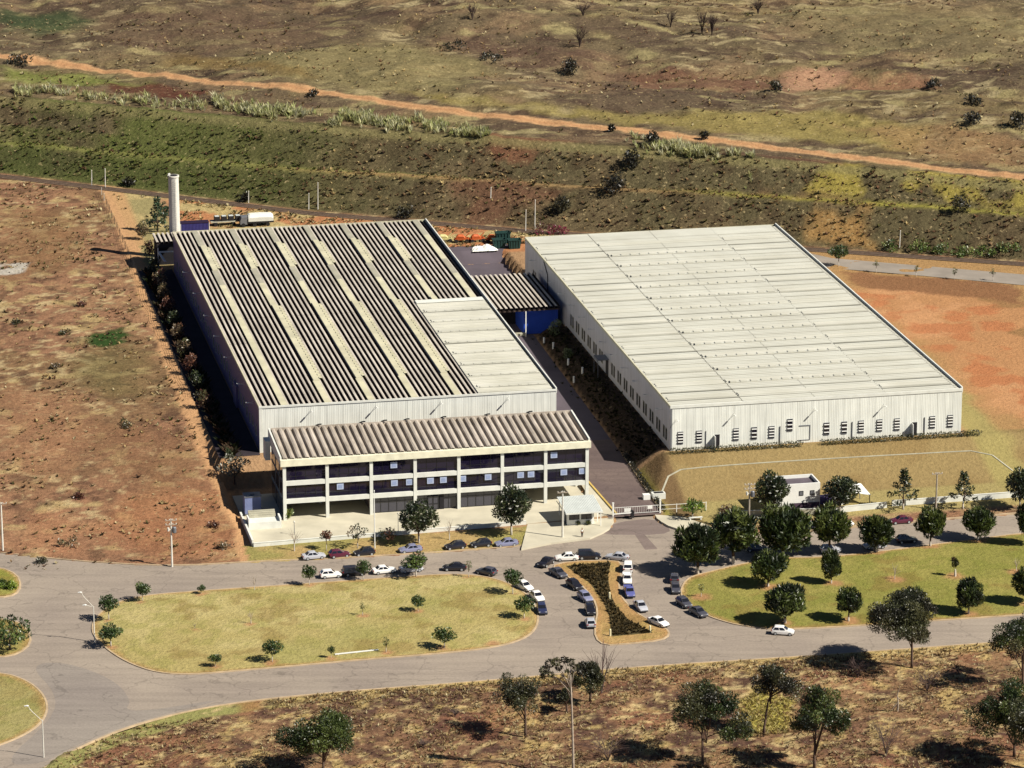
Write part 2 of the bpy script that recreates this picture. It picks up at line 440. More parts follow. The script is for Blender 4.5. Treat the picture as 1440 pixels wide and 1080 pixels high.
def build_ground():
    xs = axis(-165, 165, 0.75, 3500); ys = axis(505, 1075, 0.75, 4500)
    X, Y = np.meshgrid(xs, ys); nx, ny = len(xs), len(ys)
    Z = height(np.clip(X, -400, 400), np.clip(Y, 300, 1400))
    sd = sd_poly(X, Y, ROAD)
    Z = np.where(sd < -0.4, -0.35, Z)
    u = (X-OX)*CS+(Y-OY)*SN; v = -(X-OX)*SN+(Y-OY)*CS
    s = rail_s(X, Y)
    h1 = np.interp(X, [-130, -3, 118], [5.2, 7.6, 7.5]); h2 = np.interp(X, [-130, -3, 70, 118], [8.4, 7.4, 6.2, 5.0])
    s3 = s-(4+1.5*h1+3.6+1.5*h2); b1 = s-(4+1.5*h1)
    big = fbm(X, Y, 45, 11, 4); med = fbm(X, Y, 11, 21, 4); sm = fbm(X, Y, 3.2, 41, 3)
    wx = X+(fbm(X, Y, 7, 51, 3)-0.5)*9; wy = Y+(fbm(X, Y, 7, 61, 3)-0.5)*9
    T = np.zeros(X.shape+(4,)); 
    def mixto(col, mask, rgh=None):
        for i in range(3): T[..., i] = T[..., i]*(1-mask)+col[i]*mask
        if rgh is not None: T[..., 3] = T[..., 3]*(1-mask)+rgh*mask
    ONE = np.ones(X.shape)
    # scrub field on the left and everywhere by default
    mixto(C(168, 124, 94), ONE, 0.5)
    mixto(C(180, 138, 102), sstep(0.54, 0.68, med)*0.8)
    mixto(C(140, 112, 78), sstep(0.5, 0.62, big)*0.6)
    mixto(C(112, 84, 64), sstep(0.56, 0.7, sm)*0.7)
    mixto(C(200, 172, 120), sstep(0.62, 0.72, fbm(X, Y, 5, 71, 3))*0.8)
    # left field picture patches
    mixto(C(216, 190, 142), sstep(0.61, 0.69, fbm(X, Y, 1.9, 76, 3))*sstep(0.42, 0.55, fbm(X, Y, 13, 77, 3))*0.75)
    mixto(C(98, 70, 56), sstep(0.61, 0.70, fbm(X, Y, 2.4, 78, 3))*0.65)
    def patch(pts, col, soft, amt=1.0, rgh=None, z=None, warp=True):
        P = gpoly(pts, z)
        d = sd_poly(wx if warp else X, wy if warp else Y, P)
        mixto(col, sstep(soft, -soft, d)*amt, rgh)
    patch([(120, 480), (190, 470), (215, 500), (200, 560), (140, 560), (90, 520)], C(116, 106, 66), 5, 0.6)
    patch([(130, 472), (184, 460), (185, 476), (140, 489)], C(58, 82, 36), 0.8, 1.0)
    patch([(0, 300), (60, 290), (120, 330), (110, 380), (0, 400)], C(150, 112, 78), 6, 0.7)
    patch([(0, 368), (36, 370), (36, 386), (0, 388)], C(215, 205, 190), 0.6, 0.9)
    patch([(0, 545), (100, 560), (150, 620), (60, 680), (0, 640)], C(182, 132, 98), 6, 0.6)
    patch([(130, 590), (290, 620), (280, 700), (140, 680)], C(150, 108, 78), 6, 0.6)
    patch([(170, 700), (330, 690), (340, 780), (200, 785), (140, 750)], C(180, 124, 88), 5, 0.7)
    patch([(40, 720), (120, 730), (110, 780), (20, 770)], C(192, 136, 100), 3, 0.6)
    # compound ground
    comp = sstep(-9.0, -8.0, u)*(v > -46)*(s < 0)
    mixto(C(190, 150, 112), comp*1.0, 0.2)
    # gardens at the left warehouse: grass strip and soil
    mixto(C(176, 160, 110), comp*sstep(140, 146, v)*(u < 4), 0.2)
    mixto(C(205, 140, 96), comp*sstep(139, 141, v)*sstep(4, 8, u)*(u < 150), 0.4)
    mixto(C(205, 180, 125), comp*(v > 150)*sstep(0.5, 0.6, med)*(u < 150), 0.8)
    # path beside the left fence
    pth = gpoly([(150, 262), (175, 320), (203, 400), (232, 480), (262, 560), (290, 625), (318, 690), (345, 745), (348, 788)])
    dp = d_line(X+(sm-0.5)*2, Y+(sm-0.5)*2, pth)
    mixto(C(224, 172, 124), sstep(2.3, 1.5, dp)*0.97, 0.05)
    patch([(150, 262), (172, 262), (205, 345), (192, 345)], C(216, 170, 120), 0.8, 1, 0.1, warp=False)
    # lot right of the right warehouse
    lot = sstep(134, 136, u)*(v > -40)*(s < -1)
    mixto(C(192, 150, 100), lot, 0.15)
    d = sd_poly(wx, wy, gpoly([(1180, 405), (1290, 405), (1445, 425), (1560, 430), (1560, 640), (1440, 590), (1375, 560), (1300, 490)], 5))
    mixto(C(208, 152, 104), sstep(4, -4, d), 0.05)
    mixto(C(222, 164, 116), sstep(4, -4, d)*sstep(0.52, 0.62, med)*0.8)
    mixto(C(206, 128, 84), sstep(4, -4, d)*sstep(0.54, 0.64, fbm(X, Y, 8, 91, 4))*0.7)
    mixto(C(168, 128, 84), sstep(4, -4, d)*sstep(0.55, 0.62, fbm(X, Y, 16, 95, 3))*0.8)
    patch([(1180, 382), (1250, 386), (1440, 402), (1440, 428), (1300, 412), (1200, 402)], C(158, 112, 78), 1.5, 0.95)
    # grass slope in front of the right warehouse
    sl = sstep(68.5, 69.5, u)*sstep(-46, -44, v)*sstep(-14, -15.5, v)
    mixto(C(172, 146, 98), sl, 0.08)
    mixto(C(162, 134, 88), sl*sstep(0.48, 0.6, med)*0.8)
    mixto(C(150, 140, 80), sl*sstep(0.55, 0.65, big)*0.7)
    mixto(C(196, 178, 116), sl*sstep(-31, -33, v)*0.7)
    mixto(C(150, 142, 62), sl*sstep(71, 69.6, u)*0.8)
    mixto(C(120, 92, 66), sl*sstep(75.5, 74.2, u)*sstep(70, 71.5, u)*0.8)  # flank facing away from the sun, its shade painted into the tint
    mixto(C(74, 60, 48), sstep(69.0, 69.6, u)*(u < 76)*sstep(-13.5, -12.5, v)*(v < 76), 0.4)  # bank soil tinted darker to deepen the warehouse's cast shadow
    mixto(C(182, 164, 104), lot*sstep(144, 140, u+ (med-0.5)*8)*(v < 60), 0.1)
    # verge grass in front of the office wall
    vg = (u > -9)*(u < 50)*(v < -39.5)*(v > -49)
    mixto(C(200, 168, 112), vg*1.0, 0.2); mixto(C(168, 160, 92), vg*sstep(0.45, 0.6, med)*0.8)
    # verge south of the street, bottom left
    ve = smooth_open(gpoly([(55, 1085), (110, 1051), (200, 1015), (320, 989), (480, 973), (700, 957), (870, 940), (1140, 923), (1440, 901), (1640, 884)], 0))
    dv = d_line(X, Y, ve)
    so = (v < -105)
    mixto(C(140, 104, 80), so*1.0, 0.9)
    mixto(C(164, 126, 92), so*sstep(0.46, 0.6, med)*0.9)
    mixto(C(100, 74, 62), so*sstep(0.54, 0.66, fbm(X, Y, 6, 101, 3))*0.75)
    mixto(C(206, 176, 116), so*sstep(0.60, 0.70, fbm(X, Y, 3, 111, 3))*0.85)
    mixto(C(164, 108, 82), so*sstep(0.62, 0.72, fbm(X, Y, 9, 121, 3))*0.5)
    mixto(C(215, 185, 120), so*sstep(4.0+3*(med-0.5)*4, 1.0, dv)*0.85, 0.9)
    mixto(C(170, 164, 100), so*sstep(4.6, 3.6, dv)*sstep(-30, -46, X), 0.1)
    mixto(C(224, 196, 140), so*sstep(0.60, 0.68, fbm(X, Y, 1.8, 113, 3))*0.8)
    mixto(C(84, 58, 54), so*sstep(0.60, 0.68, fbm(X, Y, 2.2, 117, 3))*0.7)
    patch([(1075, 965), (1110, 985), (1108, 1030), (1040, 1030), (1035, 990)], C(205, 190, 95), 1.5, 0.9)
    patch([(330, 990), (375, 988), (370, 1000), (330, 1004)], C(176, 108, 76), 1.5, 0.6)
    # embankment
    em = sstep(2.5, 4.5, s)
    mixto(C(104, 93, 66), em, 0.7)
    mixto(C(118, 101, 74), em*sstep(0.45, 0.6, med)*0.8)
    mixto(C(86, 72, 52), em*sstep(0.52, 0.64, sm)*0.7)
    left = sstep(-20, -95, X)
    mixto(C(108, 112, 60), em*left*sstep(0.38, 0.55, big+0.12*(s3 < -8))*(s3 < 2)*0.95)
    mixto(C(82, 86, 48), em*left*sstep(6, 1, np.abs(s-8))*0.6)
    mixto(C(134, 132, 72), em*sstep(2.6, 0.8, np.abs(b1-1.5))*sstep(20, -60, X)*0.9)
    mixto(C(176, 142, 96), em*sstep(1.6, 0.5, np.abs(b1-1.0))*sstep(-70, -30, X)*sstep(60, 20, X)*0.8)
    mixto(C(160, 150, 72), em*sstep(2.6, 0.6, np.abs(b1-2.0))*sstep(30, 60, X)*0.95)
    right = sstep(45, 70, X)
    mixto(C(170, 152, 76), em*right*sstep(3, 6, b1)*(s3 < 4)*sstep(0.42, 0.56, med)*0.95)
    patch([(640, 265), (780, 270), (800, 295), (720, 315), (660, 300)], C(128, 88, 68), 2.5, 0.7)
    patch([(680, 180), (820, 190), (830, 215), (720, 212), (680, 200)], C(146, 92, 70), 1.5, 0.6)
    patch([(1060, 248), (1180, 255), (1200, 275), (1090, 275)], C(146, 100, 72), 2.5, 0.6)
    patch([(1000, 205), (1180, 222), (1190, 236), (1010, 222)], C(112, 70, 60), 1.5, 0.8)
    patch([(1150, 315), (1210, 322), (1240, 345), (1150, 345)], C(190, 145, 88), 2, 0.7)
    mixto(C(150, 138, 92), em*sstep(2.0, 0.6, np.abs(s3+1.0))*0.7)
    # plain behind the embankment
    far = sstep(1, 5, s3)
    mixto(C(120, 103, 78), far, 0.6)
    mixto(C(140, 120, 84), far*sstep(0.42, 0.56, big)*0.8)
    mixto(C(106, 88, 70), far*sstep(0.5, 0.62, fbm(X, Y, 24, 131, 4))*0.85)
    mixto(C(150, 122, 92), far*sstep(0.55, 0.66, fbm(X, Y, 18, 141, 4))*0.6)
    mixto(C(176, 160, 112), far*sstep(0.58, 0.70, fbm(X*0.5, Y, 6, 151, 4))*0.7)
    mixto(C(76, 58, 48), far*sstep(0.60, 0.70, fbm(X*0.6, Y, 5, 161, 4))*0.7)
    st1 = fbm(X*0.4, Y, 2.2, 171, 3); st2 = fbm(X*0.35, Y, 3.0, 181, 3)
    mixto(C(190, 170, 128), far*sstep(0.58, 0.70, st1)*sstep(0.40, 0.55, fbm(X, Y, 30, 191, 3))*0.8)
    mixto(C(92, 72, 60), far*sstep(0.58, 0.70, st2)*0.65)
    for pts, col, soft, amt in (
        ([(0, 12), (90, 16), (130, 34), (60, 46), (0, 44)], C(66, 78, 50), 4, 0.9),
        ([(140, 22), (340, 15), (500, 40), (300, 75), (140, 60)], C(112, 88, 70), 6, 0.6),
        ([(330, 85), (560, 60), (700, 90), (640, 130), (420, 118)], C(150, 136, 92), 6, 0.7),
        ([(250, 75), (420, 95), (440, 112), (240, 92)], C(140, 112, 66), 4, 0.7),
        ([(560, 130), (760, 150), (960, 160), (1150, 155), (1300, 175), (1300, 215), (1100, 190), (850, 172), (600, 140)], C(158, 140, 82), 3, 0.85),
        ([(620, 50), (840, 70), (960, 105), (900, 115), (700, 90)], C(112, 86, 70), 4, 0.6),
        ([(880, 100), (1090, 110), (1100, 128), (900, 122)], C(136, 94, 74), 2, 0.6),
        ([(1095, 100), (1160, 95), (1200, 105), (1165, 128), (1105, 130)], C(190, 144, 114), 3, 0.85),
        ([(1190, 112), (1300, 108), (1300, 126), (1200, 130)], C(182, 130, 100), 3, 0.6),
        ([(1080, 15), (1440, 10), (1440, 90), (1180, 70)], C(140, 124, 88), 8, 0.6),
        ([(1180, 180), (1330, 170), (1440, 200), (1440, 240), (1280, 215)], C(170, 132, 92), 4, 0.6),
        ([(0, 95), (120, 105), (220, 120), (0, 112)], C(130, 136, 66), 3, 0.8),
        ([(150, 118), (290, 125), (290, 138), (160, 132)], C(104, 60, 46), 1.5, 0.8)):
        patch(pts, col, soft, amt)
    # dirt road
    DR = smooth_open(gpoly([(-60, 70), (0, 78), (120, 92), (240, 107), (360, 120), (480, 133), (620, 155), (740, 168), (860, 180), (950, 191), (1080, 207), (1240, 226), (1440, 249), (1560, 262)]))
    dd = d_line(X+(sm-0.5)*1.4, Y+(sm-0.5)*1.4, DR)
    mixto(C(222, 172, 124), sstep(2.4, 1.6, dd), 0.0)
    mixto(C(198, 140, 96), sstep(1.0, 0.3, np.abs(dd-0.2))*0.5)
    T[..., 3] = np.clip(T[..., 3], 0, 1)
    V = np.stack([X, Y, Z], -1).reshape(-1, 3)
    idx = np.arange(nx*ny).reshape(ny, nx)
    Q = np.stack([idx[:-1, :-1], idx[:-1, 1:], idx[1:, 1:], idx[1:, :-1]], -1).reshape(-1, 4)
    me = D.meshes.new('ground'); me.vertices.add(len(V)); me.vertices.foreach_set('co', V.ravel())
    me.loops.add(Q.size); me.loops.foreach_set('vertex_index', Q.ravel().astype(np.int32))
    me.polygons.add(len(Q)); me.polygons.foreach_set('loop_start', np.arange(0, Q.size, 4, dtype=np.int32)); me.polygons.foreach_set('loop_total', np.full(len(Q), 4, dtype=np.int32))
    me.update(calc_edges=True)
    me.polygons.foreach_set('use_smooth', np.ones(len(Q), bool))
    a = me.attributes.new('tint', 'FLOAT_COLOR', 'POINT'); a.data.foreach_set('color', T.reshape(-1).astype(np.float32))
    me.materials.append(GROUND)
    o = D.objects.new('ground', me); COL.objects.link(o); structure(o)
build_ground()
# ------------------------------------------------------------------ streets and lawns
def road_mat(name, col, dark):
    m = mat(name, col, 0.9, 0.12, 0.06, col2=dark, detail=10)
    nt = m.node_tree; n = nt.nodes; l = nt.links; b = n['Principled BSDF']
    tc = n.new('ShaderNodeTexCoord')
    src = b.inputs['Base Color'].links[0].from_socket
    n1 = n.new('ShaderNodeTexNoise'); n1.inputs['Scale'].default_value = 2.2; n1.inputs['Detail'].default_value = 5; n1.inputs['Roughness'].default_value = 0.7
    l.new(tc.outputs['Object'], n1.inputs['Vector'])
    mr = n.new('ShaderNodeMapRange'); mr.inputs['From Min'].default_value = 0.3; mr.inputs['From Max'].default_value = 0.7; mr.inputs['To Min'].default_value = 0.84; mr.inputs['To Max'].default_value = 1.12
    l.new(n1.outputs['Fac'], mr.inputs['Value'])
    # cracks and worn tracks: stretched noise
    mp = n.new('ShaderNodeMapping'); mp.inputs['Scale'].default_value = (0.05, 0.55, 1); mp.inputs['Rotation'].default_value = (0, 0, -0.2)
    l.new(tc.outputs['Object'], mp.inputs['Vector'])
    n2 = n.new('ShaderNodeTexNoise'); n2.inputs['Scale'].default_value = 1.0; n2.inputs['Detail'].default_value = 6; l.new(mp.outputs[0], n2.inputs['Vector'])
    mr2 = n.new('ShaderNodeMapRange'); mr2.inputs['From Min'].default_value = 0.35; mr2.inputs['From Max'].default_value = 0.65; mr2.inputs['To Min'].default_value = 0.9; mr2.inputs['To Max'].default_value = 1.07
    l.new(n2.outputs['Fac'], mr2.inputs['Value'])
    mu = n.new('ShaderNodeMath'); mu.operation = 'MULTIPLY'; l.new(mr.outputs[0], mu.inputs[0]); l.new(mr2.outputs[0], mu.inputs[1])
    nw = n.new('ShaderNodeTexNoise'); nw.inputs['Scale'].default_value = 0.25; nw.inputs['Detail'].default_value = 4; l.new(tc.outputs['Object'], nw.inputs['Vector'])
    sc_ = n.new('ShaderNodeVectorMath'); sc_.operation = 'SCALE'; sc_.inputs['Scale'].default_value = 7; l.new(nw.outputs['Color'], sc_.inputs[0])
    ad_ = n.new('ShaderNodeVectorMath'); l.new(tc.outputs['Object'], ad_.inputs[0]); l.new(sc_.outputs[0], ad_.inputs[1])
    vo = n.new('ShaderNodeTexVoronoi'); vo.feature = 'DISTANCE_TO_EDGE'; vo.inputs['Scale'].default_value = 0.085; l.new(ad_.outputs[0], vo.inputs['Vector'])
    ck = n.new('ShaderNodeMapRange'); ck.inputs['From Min'].default_value = 0.006; ck.inputs['From Max'].default_value = 0.016; ck.inputs['To Min'].default_value = 0.80; ck.inputs['To Max'].default_value = 1.0; l.new(vo.outputs['Distance'], ck.inputs['Value'])
    n5 = n.new('ShaderNodeTexNoise'); n5.inputs['Scale'].default_value = 0.33; n5.inputs['Detail'].default_value = 3; l.new(tc.outputs['Object'], n5.inputs['Vector'])
    oil = n.new('ShaderNodeMapRange'); oil.inputs['From Min'].default_value = 0.66; oil.inputs['From Max'].default_value = 0.74; oil.inputs['To Min'].default_value = 1.0; oil.inputs['To Max'].default_value = 0.72; l.new(n5.outputs['Fac'], oil.inputs['Value'])
    mc = n.new('ShaderNodeMath'); mc.operation = 'MULTIPLY'; l.new(ck.outputs[0], mc.inputs[0]); l.new(oil.outputs[0], mc.inputs[1])
    mu2 = n.new('ShaderNodeMath'); mu2.operation = 'MULTIPLY'; l.new(mu.outputs[0], mu2.inputs[0]); l.new(mc.outputs[0], mu2.inputs[1]); mu = mu2
    vm = n.new('ShaderNodeVectorMath'); vm.operation = 'SCALE'; l.new(src, vm.inputs[0]); l.new(mu.outputs[0], vm.inputs['Scale']); l.new(vm.outputs[0], b.inputs['Base Color'])
    return m

ASPH = road_mat('worn_asphalt', C(192, 174, 156), C(174, 157, 143))
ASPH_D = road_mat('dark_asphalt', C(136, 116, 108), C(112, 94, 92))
ASPH_P = road_mat('patched_asphalt', C(156, 136, 126), C(144, 126, 120))
ASPH_B = road_mat('blue_grey_asphalt', C(178, 164, 151), C(164, 150, 140))
structure(flat_sheet('street', ROAD, 0.0, ASPH))

def slab(name, pts, z1, z0, m, struct=True):
    bm = bmesh.new(); vs = [bm.verts.new((p[0], p[1], z1)) for p in pts]
    f = bm.faces.new(vs); f.normal_update()
    if f.normal.z < 0: f.normal_flip()
    r = bmesh.ops.extrude_face_region(bm, geom=[f])
    # keep the original as the top: move the copy down
    nv = [g for g in r['geom'] if isinstance(g, bmesh.types.BMVert)]
    for v_ in nv: v_.co.z = z0
    bmesh.ops.recalc_face_normals(bm, faces=bm.faces); bmesh.ops.triangulate(bm, faces=[f for f in bm.faces if len(f.verts) > 4])
    me = D.meshes.new(name); bm.to_mesh(me); bm.free(); me.materials.append(m)
    o = D.objects.new(name, me); COL.objects.link(o)
    if struct: structure(o)
    return o

def lawn_sheet(name, poly, cols, z=0.13, step=0.7, rgh=0.1, crown=0.0, extra=None):
    """grass inside a kerb as a fine grid sheet with its own patchy albedo"""
    P = np.array([p[:2] for p in poly]); x0, y0 = P.min(0); x1, y1 = P.max(0)
    x1 = min(x1, 185)
    xs = np.arange(x0, x1+step, step); ys = np.arange(y0, y1+step, step)
    X, Y = np.meshgrid(xs, ys); sd = sd_poly(X, Y, poly)
    ok = sd < 0.05
    med = fbm(X, Y, 9, 201, 4); big = fbm(X, Y, 26, 211, 3); sm = fbm(X, Y, 2.5, 221, 3)
    T = np.ones(X.shape+(4,)); T[..., 3] = rgh
    def mx(c, k):
        for i in range(3): T[..., i] = T[..., i]*(1-k)+c[i]*k
    mx(cols[0], np.ones(X.shape)); mx(cols[1], sstep(0.44, 0.6, med)*0.85); mx(cols[2], sstep(0.5, 0.64, sm)*0.55); mx(cols[3], sstep(0.54, 0.66, big)*0.7)
    mx(C(214, 160, 110), sstep(-1.3, -0.2, sd+(sm-0.5)*1.4)*0.55)
    mx(C(150, 118, 66), sstep(0.60, 0.68, fbm(X, Y, 5, 231, 3))*0.4)
    if extra: extra(X, Y, mx, sm)
    Z = z + sstep(0, -6, sd)*crown*(0.4+0.6*big) + (sm-0.5)*0.06*sstep(0, -1.5, sd)
    idx = -np.ones(X.shape, int); sel = np.argwhere(ok)
    keep = ok[:-1, :-1] & ok[1:, :-1] & ok[:-1, 1:] & ok[1:, 1:]
    idx[ok] = np.arange(ok.sum())
    V = np.stack([X, Y, Z], -1)[ok]
    a = np.argwhere(keep); Q = np.stack([idx[a[:, 0], a[:, 1]], idx[a[:, 0], a[:, 1]+1], idx[a[:, 0]+1, a[:, 1]+1], idx[a[:, 0]+1, a[:, 1]]], -1)
    me = D.meshes.new(name); me.from_pydata(V.tolist(), [], Q.tolist()); me.update()
    me.polygons.foreach_set('use_smooth', np.ones(len(Q), bool))
    at_ = me.attributes.new('tint', 'FLOAT_COLOR', 'POINT'); at_.data.foreach_set('color', T[ok].reshape(-1).astype(np.float32))
    me.materials.append(GROUND)
    o = D.objects.new(name, me); COL.objects.link(o); structure(o)
    # plain rim under the edge so the sheet closes to the kerb
    r = flat_sheet(name+'_edge', poly, z-0.03, EDGE); structure(r)
    return o
EDGE = mat('dry_lawn_edge', C(205, 172, 112), 0.95, 0.25, 0.8)
LG = [C(212, 192, 130), C(198, 178, 114), C(176, 166, 94), C(178, 168, 100)]
RG = [C(174, 162, 88), C(158, 152, 78), C(144, 144, 66), C(190, 168, 102)]
def soil_rings(bases, r0):
    pts = [at(bx, by, .12) for bx, by in bases]
    def f(X, Y, mx, sm):
        k = np.zeros(X.shape)
        for p in pts: k = np.maximum(k, sstep(r0*1.5, r0*0.5, np.hypot(X-p[0], Y-p[1])+(sm-0.5)*2.2))
        mx(C(206, 150, 108), k*0.8)
    return f
TB1 = [(200, 847), (153, 873), (156, 910), (283, 836), (303, 939), (383, 932), (435, 823), (511, 816), (585, 811), (721, 836), (737, 870), (588, 861), (625, 912), (466, 926), (543, 918), (510, 867), (659, 812), (274, 886), (353, 879), (690, 905)]
TB3 = [(981, 807), (1031, 792), (1101, 783), (1166, 777), (1080, 826), (1169, 822), (1104, 877), (1193, 874), (1232, 776), (1308, 768), (1375, 760), (1362, 864), (1444, 851), (986, 840), (1258, 816), (1343, 812), (1429, 805)]
lawn_sheet('lawn', ISL1, LG, crown=0.25, extra=soil_rings(TB1, 0.9))
lawn_sheet('lawn', ISL3, RG, crown=0.3, extra=soil_rings(TB3, 1.5))
lawn_sheet('lawn', ISL4, [C(186, 172, 112), C(176, 158, 100), C(158, 152, 84), C(165, 156, 92)])
lawn_sheet('lawn', ISL5, [C(180, 164, 96)]*2+[C(150, 140, 70)]*2)
lawn_sheet('lawn', ISL6, [C(176, 170, 90)]*2+[C(150, 148, 64)]*2)
lawn_sheet('lawn', ISL2, [C(208, 170, 112), C(200, 158, 104), C(186, 160, 92), C(198, 166, 106)], step=0.4)
for P in (ISL1, ISL2, ISL3, ISL4, ISL5, ISL6): structure(kerb('kerb', P))
structure(kerb('kerb', smooth_open(gpoly(N_EDGE[:-3], 0), 2), False, 0.3, -0.1, 0.16))
structure(kerb('kerb', smooth_open(gpoly(N_EDGE2[1:], 0), 2), False, 0.3, -0.1, 0.3))
structure(kerb('kerb', smooth_open(gpoly(S_EDGE, 0), 2), False, 0.3, -0.1, 0.16))
structure(flat_sheet('planting_bed', BED, 0.18, mat('dark_bed', C(104, 90, 56), 0.95, 0.35, 1.2)))
# repairs and newer asphalt in the street
structure(flat_sheet('asphalt_patch', gpoly([(893, 752), (905, 750), (925, 772), (907, 773)], 0), 0.005, ASPH_P))
structure(flat_sheet('asphalt_patch', smooth_closed(gpoly([(862, 735), (922, 728), (946, 745), (930, 752), (862, 752), (845, 750)], 0), 1), 0.004, ASPH_P))
structure(flat_sheet('asphalt_patch', smooth_closed(gpoly([(40, 935), (90, 930), (160, 955), (185, 985), (175, 1000), (220, 998), (330, 980), (200, 1012), (100, 1050), (60, 1075), (0, 1075), (75, 1010), (80, 975)], 0), 2), 0.004, ASPH_B))
# works road between the two warehouses, yard, side strip, service road
def uv_strip(name, rows, zf, m):
    mb = MB()
    for i in range(len(rows)-1):
        (ua, ub, v0), (uc, ud, v1) = rows[i], rows[i+1]
        mb.quad(U(ua, v0, zf(v0)), U(ub, v0, zf(v0)), U(ud, v1, zf(v1)), U(uc, v1, zf(v1)))
    return structure(mb.build(name, m))
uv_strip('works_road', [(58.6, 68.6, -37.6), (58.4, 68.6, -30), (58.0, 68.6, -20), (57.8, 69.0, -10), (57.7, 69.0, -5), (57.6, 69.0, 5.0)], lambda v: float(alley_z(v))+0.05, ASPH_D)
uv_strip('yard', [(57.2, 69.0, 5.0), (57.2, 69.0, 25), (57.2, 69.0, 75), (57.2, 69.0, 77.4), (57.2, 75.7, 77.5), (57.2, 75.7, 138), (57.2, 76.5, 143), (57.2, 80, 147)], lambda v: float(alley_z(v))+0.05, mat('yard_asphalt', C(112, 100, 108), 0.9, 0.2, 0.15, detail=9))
uv_strip('yard_ramp', [(68.6, 75.7, -8), (68.6, 75.7, 5.0)], lambda v: 5.05 if v > 0 else float(alley_z(v))+0.05, ASPH_D) if False else None
uv_strip('side_road', [(-8.4, -0.6, -1.5), (-8.4, -0.6, 140)], lambda v: 5.05, mat('side_paving', C(62, 52, 58), 0.9, 0.3, 0.3))  # paving colour darkened to deepen the shade beside the wall
structure(flat_sheet('service_road', gpoly([(1120, 352), (1170, 363), (1300, 374), (1440, 386), (1620, 400), (1620, 416), (1440, 401), (1300, 388), (1170, 377), (1120, 366)], 5.06), 5.06, mat('pale_asphalt', C(178, 164, 150), 0.9, 0.15, 0.2, detail=9)))
# paving in front of the office and around the gate
slab('plaza', [tuple(U(*p)) for p in ((-7.3, -40.3), (43.2, -38.0), (57.8, -36.6), (57.6, -11), (-7.3, -11))], 0.42, -0.2, PLAZA)
SW = gpoly([(733, 772), (775, 763.5), (830, 756.5), (848, 748.5), (857, 743), (863, 733)], 0.3)
slab('pavement', [tuple(p) for p in SW]+[tuple(U(59.4, -37.6)), tuple(U(43.3, -38.1))], 0.33, -0.1, PLAZA)
SW2 = smooth_open(gpoly([(921, 724), (925, 731), (945, 742.5), (990, 752), (1010, 750), (1003, 741), (960, 727)], 0.3), 1)
slab('pavement', SW2, 0.36, -0.1, PLAZA)
uv_strip('pavement', [(57.5, 60.3, -36.5), (57.5, 59.6, -25), (57.5, 58.6, -12)], lambda v: float(alley_z(v))+0.10, PLAZA)
# yellow kerb of the works road
m_ = MB(); m_.beam(U(60.4, -36.5, 0.55), U(58.7, -12, 1.42), 0.35, 0.25); structure(m_.build('kerb', mat('yellow_kerb', C(232, 196, 110), 0.85, 0.15, 1)))
m_ = MB(); m_.beam(U(68.85, -37.0, 0.5), U(69.1, -5, 1.6), 0.3, 0.25); structure(m_.build('kerb', KERB))
# railway: ballast and sleepers as setting, two rails
RL = [(x, float(np.interp(x, RX, RY))) for x in np.arange(-240, 240, 6.0)]
def ribbon(name, line, off0, off1, z, m):
    mb = MB()
    for i in range(len(line)-1):
        a = np.array(line[i]); b = np.array(line[i+1]); t = (b-a)/np.linalg.norm(b-a); nrm = np.array([-t[1], t[0]])
        p = [a+nrm*off0, b+nrm*off0, b+nrm*off1, a+nrm*off1]
        mb.quad(*[(q[0], q[1], z) for q in p])
    return mb.build(name, m)
structure(ribbon('railway_ballast', RL, -1.7, 1.7, 5.12, mat('ballast', C(128, 104, 86), 0.95, 0.35, 1.5)))
structure(ribbon('rail', RL, -0.85, -0.6, 5.30, mat('rusty_rail', C(70, 55, 50), 0.6, 0.2, 1)))
structure(ribbon('rail', RL, 0.6, 0.85, 5.30, MATS['rusty_rail']))

# ------------------------------------------------------------------ profiled roofing
def channel_profile(L, P, depth, w_top=0.50, crown=0.04):
    """(x, z) along the run: flat-topped ridges and deep channels"""
    pts = []; n = int(round(L/P)); P = L/n
    for i in range(n):
        x = i*P
        pts += [(x, 0), (x+P*w_top*0.5, crown), (x+P*w_top, 0), (x+P*(w_top+0.06), -depth*0.9), (x+P*(w_top+0.14), -depth), (x+P*0.86, -depth), (x+P*0.94, -depth*0.9)]
    pts.append((L, 0)); return pts

def extrude_profile(mb, pts, ys, along='y', z=lambda y, i: 0.0, mi=0, mi_low=None, jit=0.0, x0=0.0, sheet=None):
    """pts in (x,z); swept over ys. along='y': ridges run in y"""
    rnd = random.Random(3)
    for k in range(len(ys)-1):
        y0, y1 = ys[k], ys[k+1]; k0 = len(mb.v)
        dz = rnd.uniform(-jit, jit)
        for (x, zz) in pts:
            for y in (y0, y1):
                p = (x0+x, y, zz+z(y, k)+dz+(sheet if (sheet and y == y0) else 0))
                mb.v.append(p if along == 'y' else (p[1], p[0], p[2]))
        for i in range(len(pts)-1):
            a = k0+2*i; f = (a, a+2, a+3, a+1)
            mb.f.append(f if along == 'y' else f[::-1])
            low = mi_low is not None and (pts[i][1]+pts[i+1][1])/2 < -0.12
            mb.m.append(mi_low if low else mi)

def V_of(px, py, z): return uv(at(px, py, z))

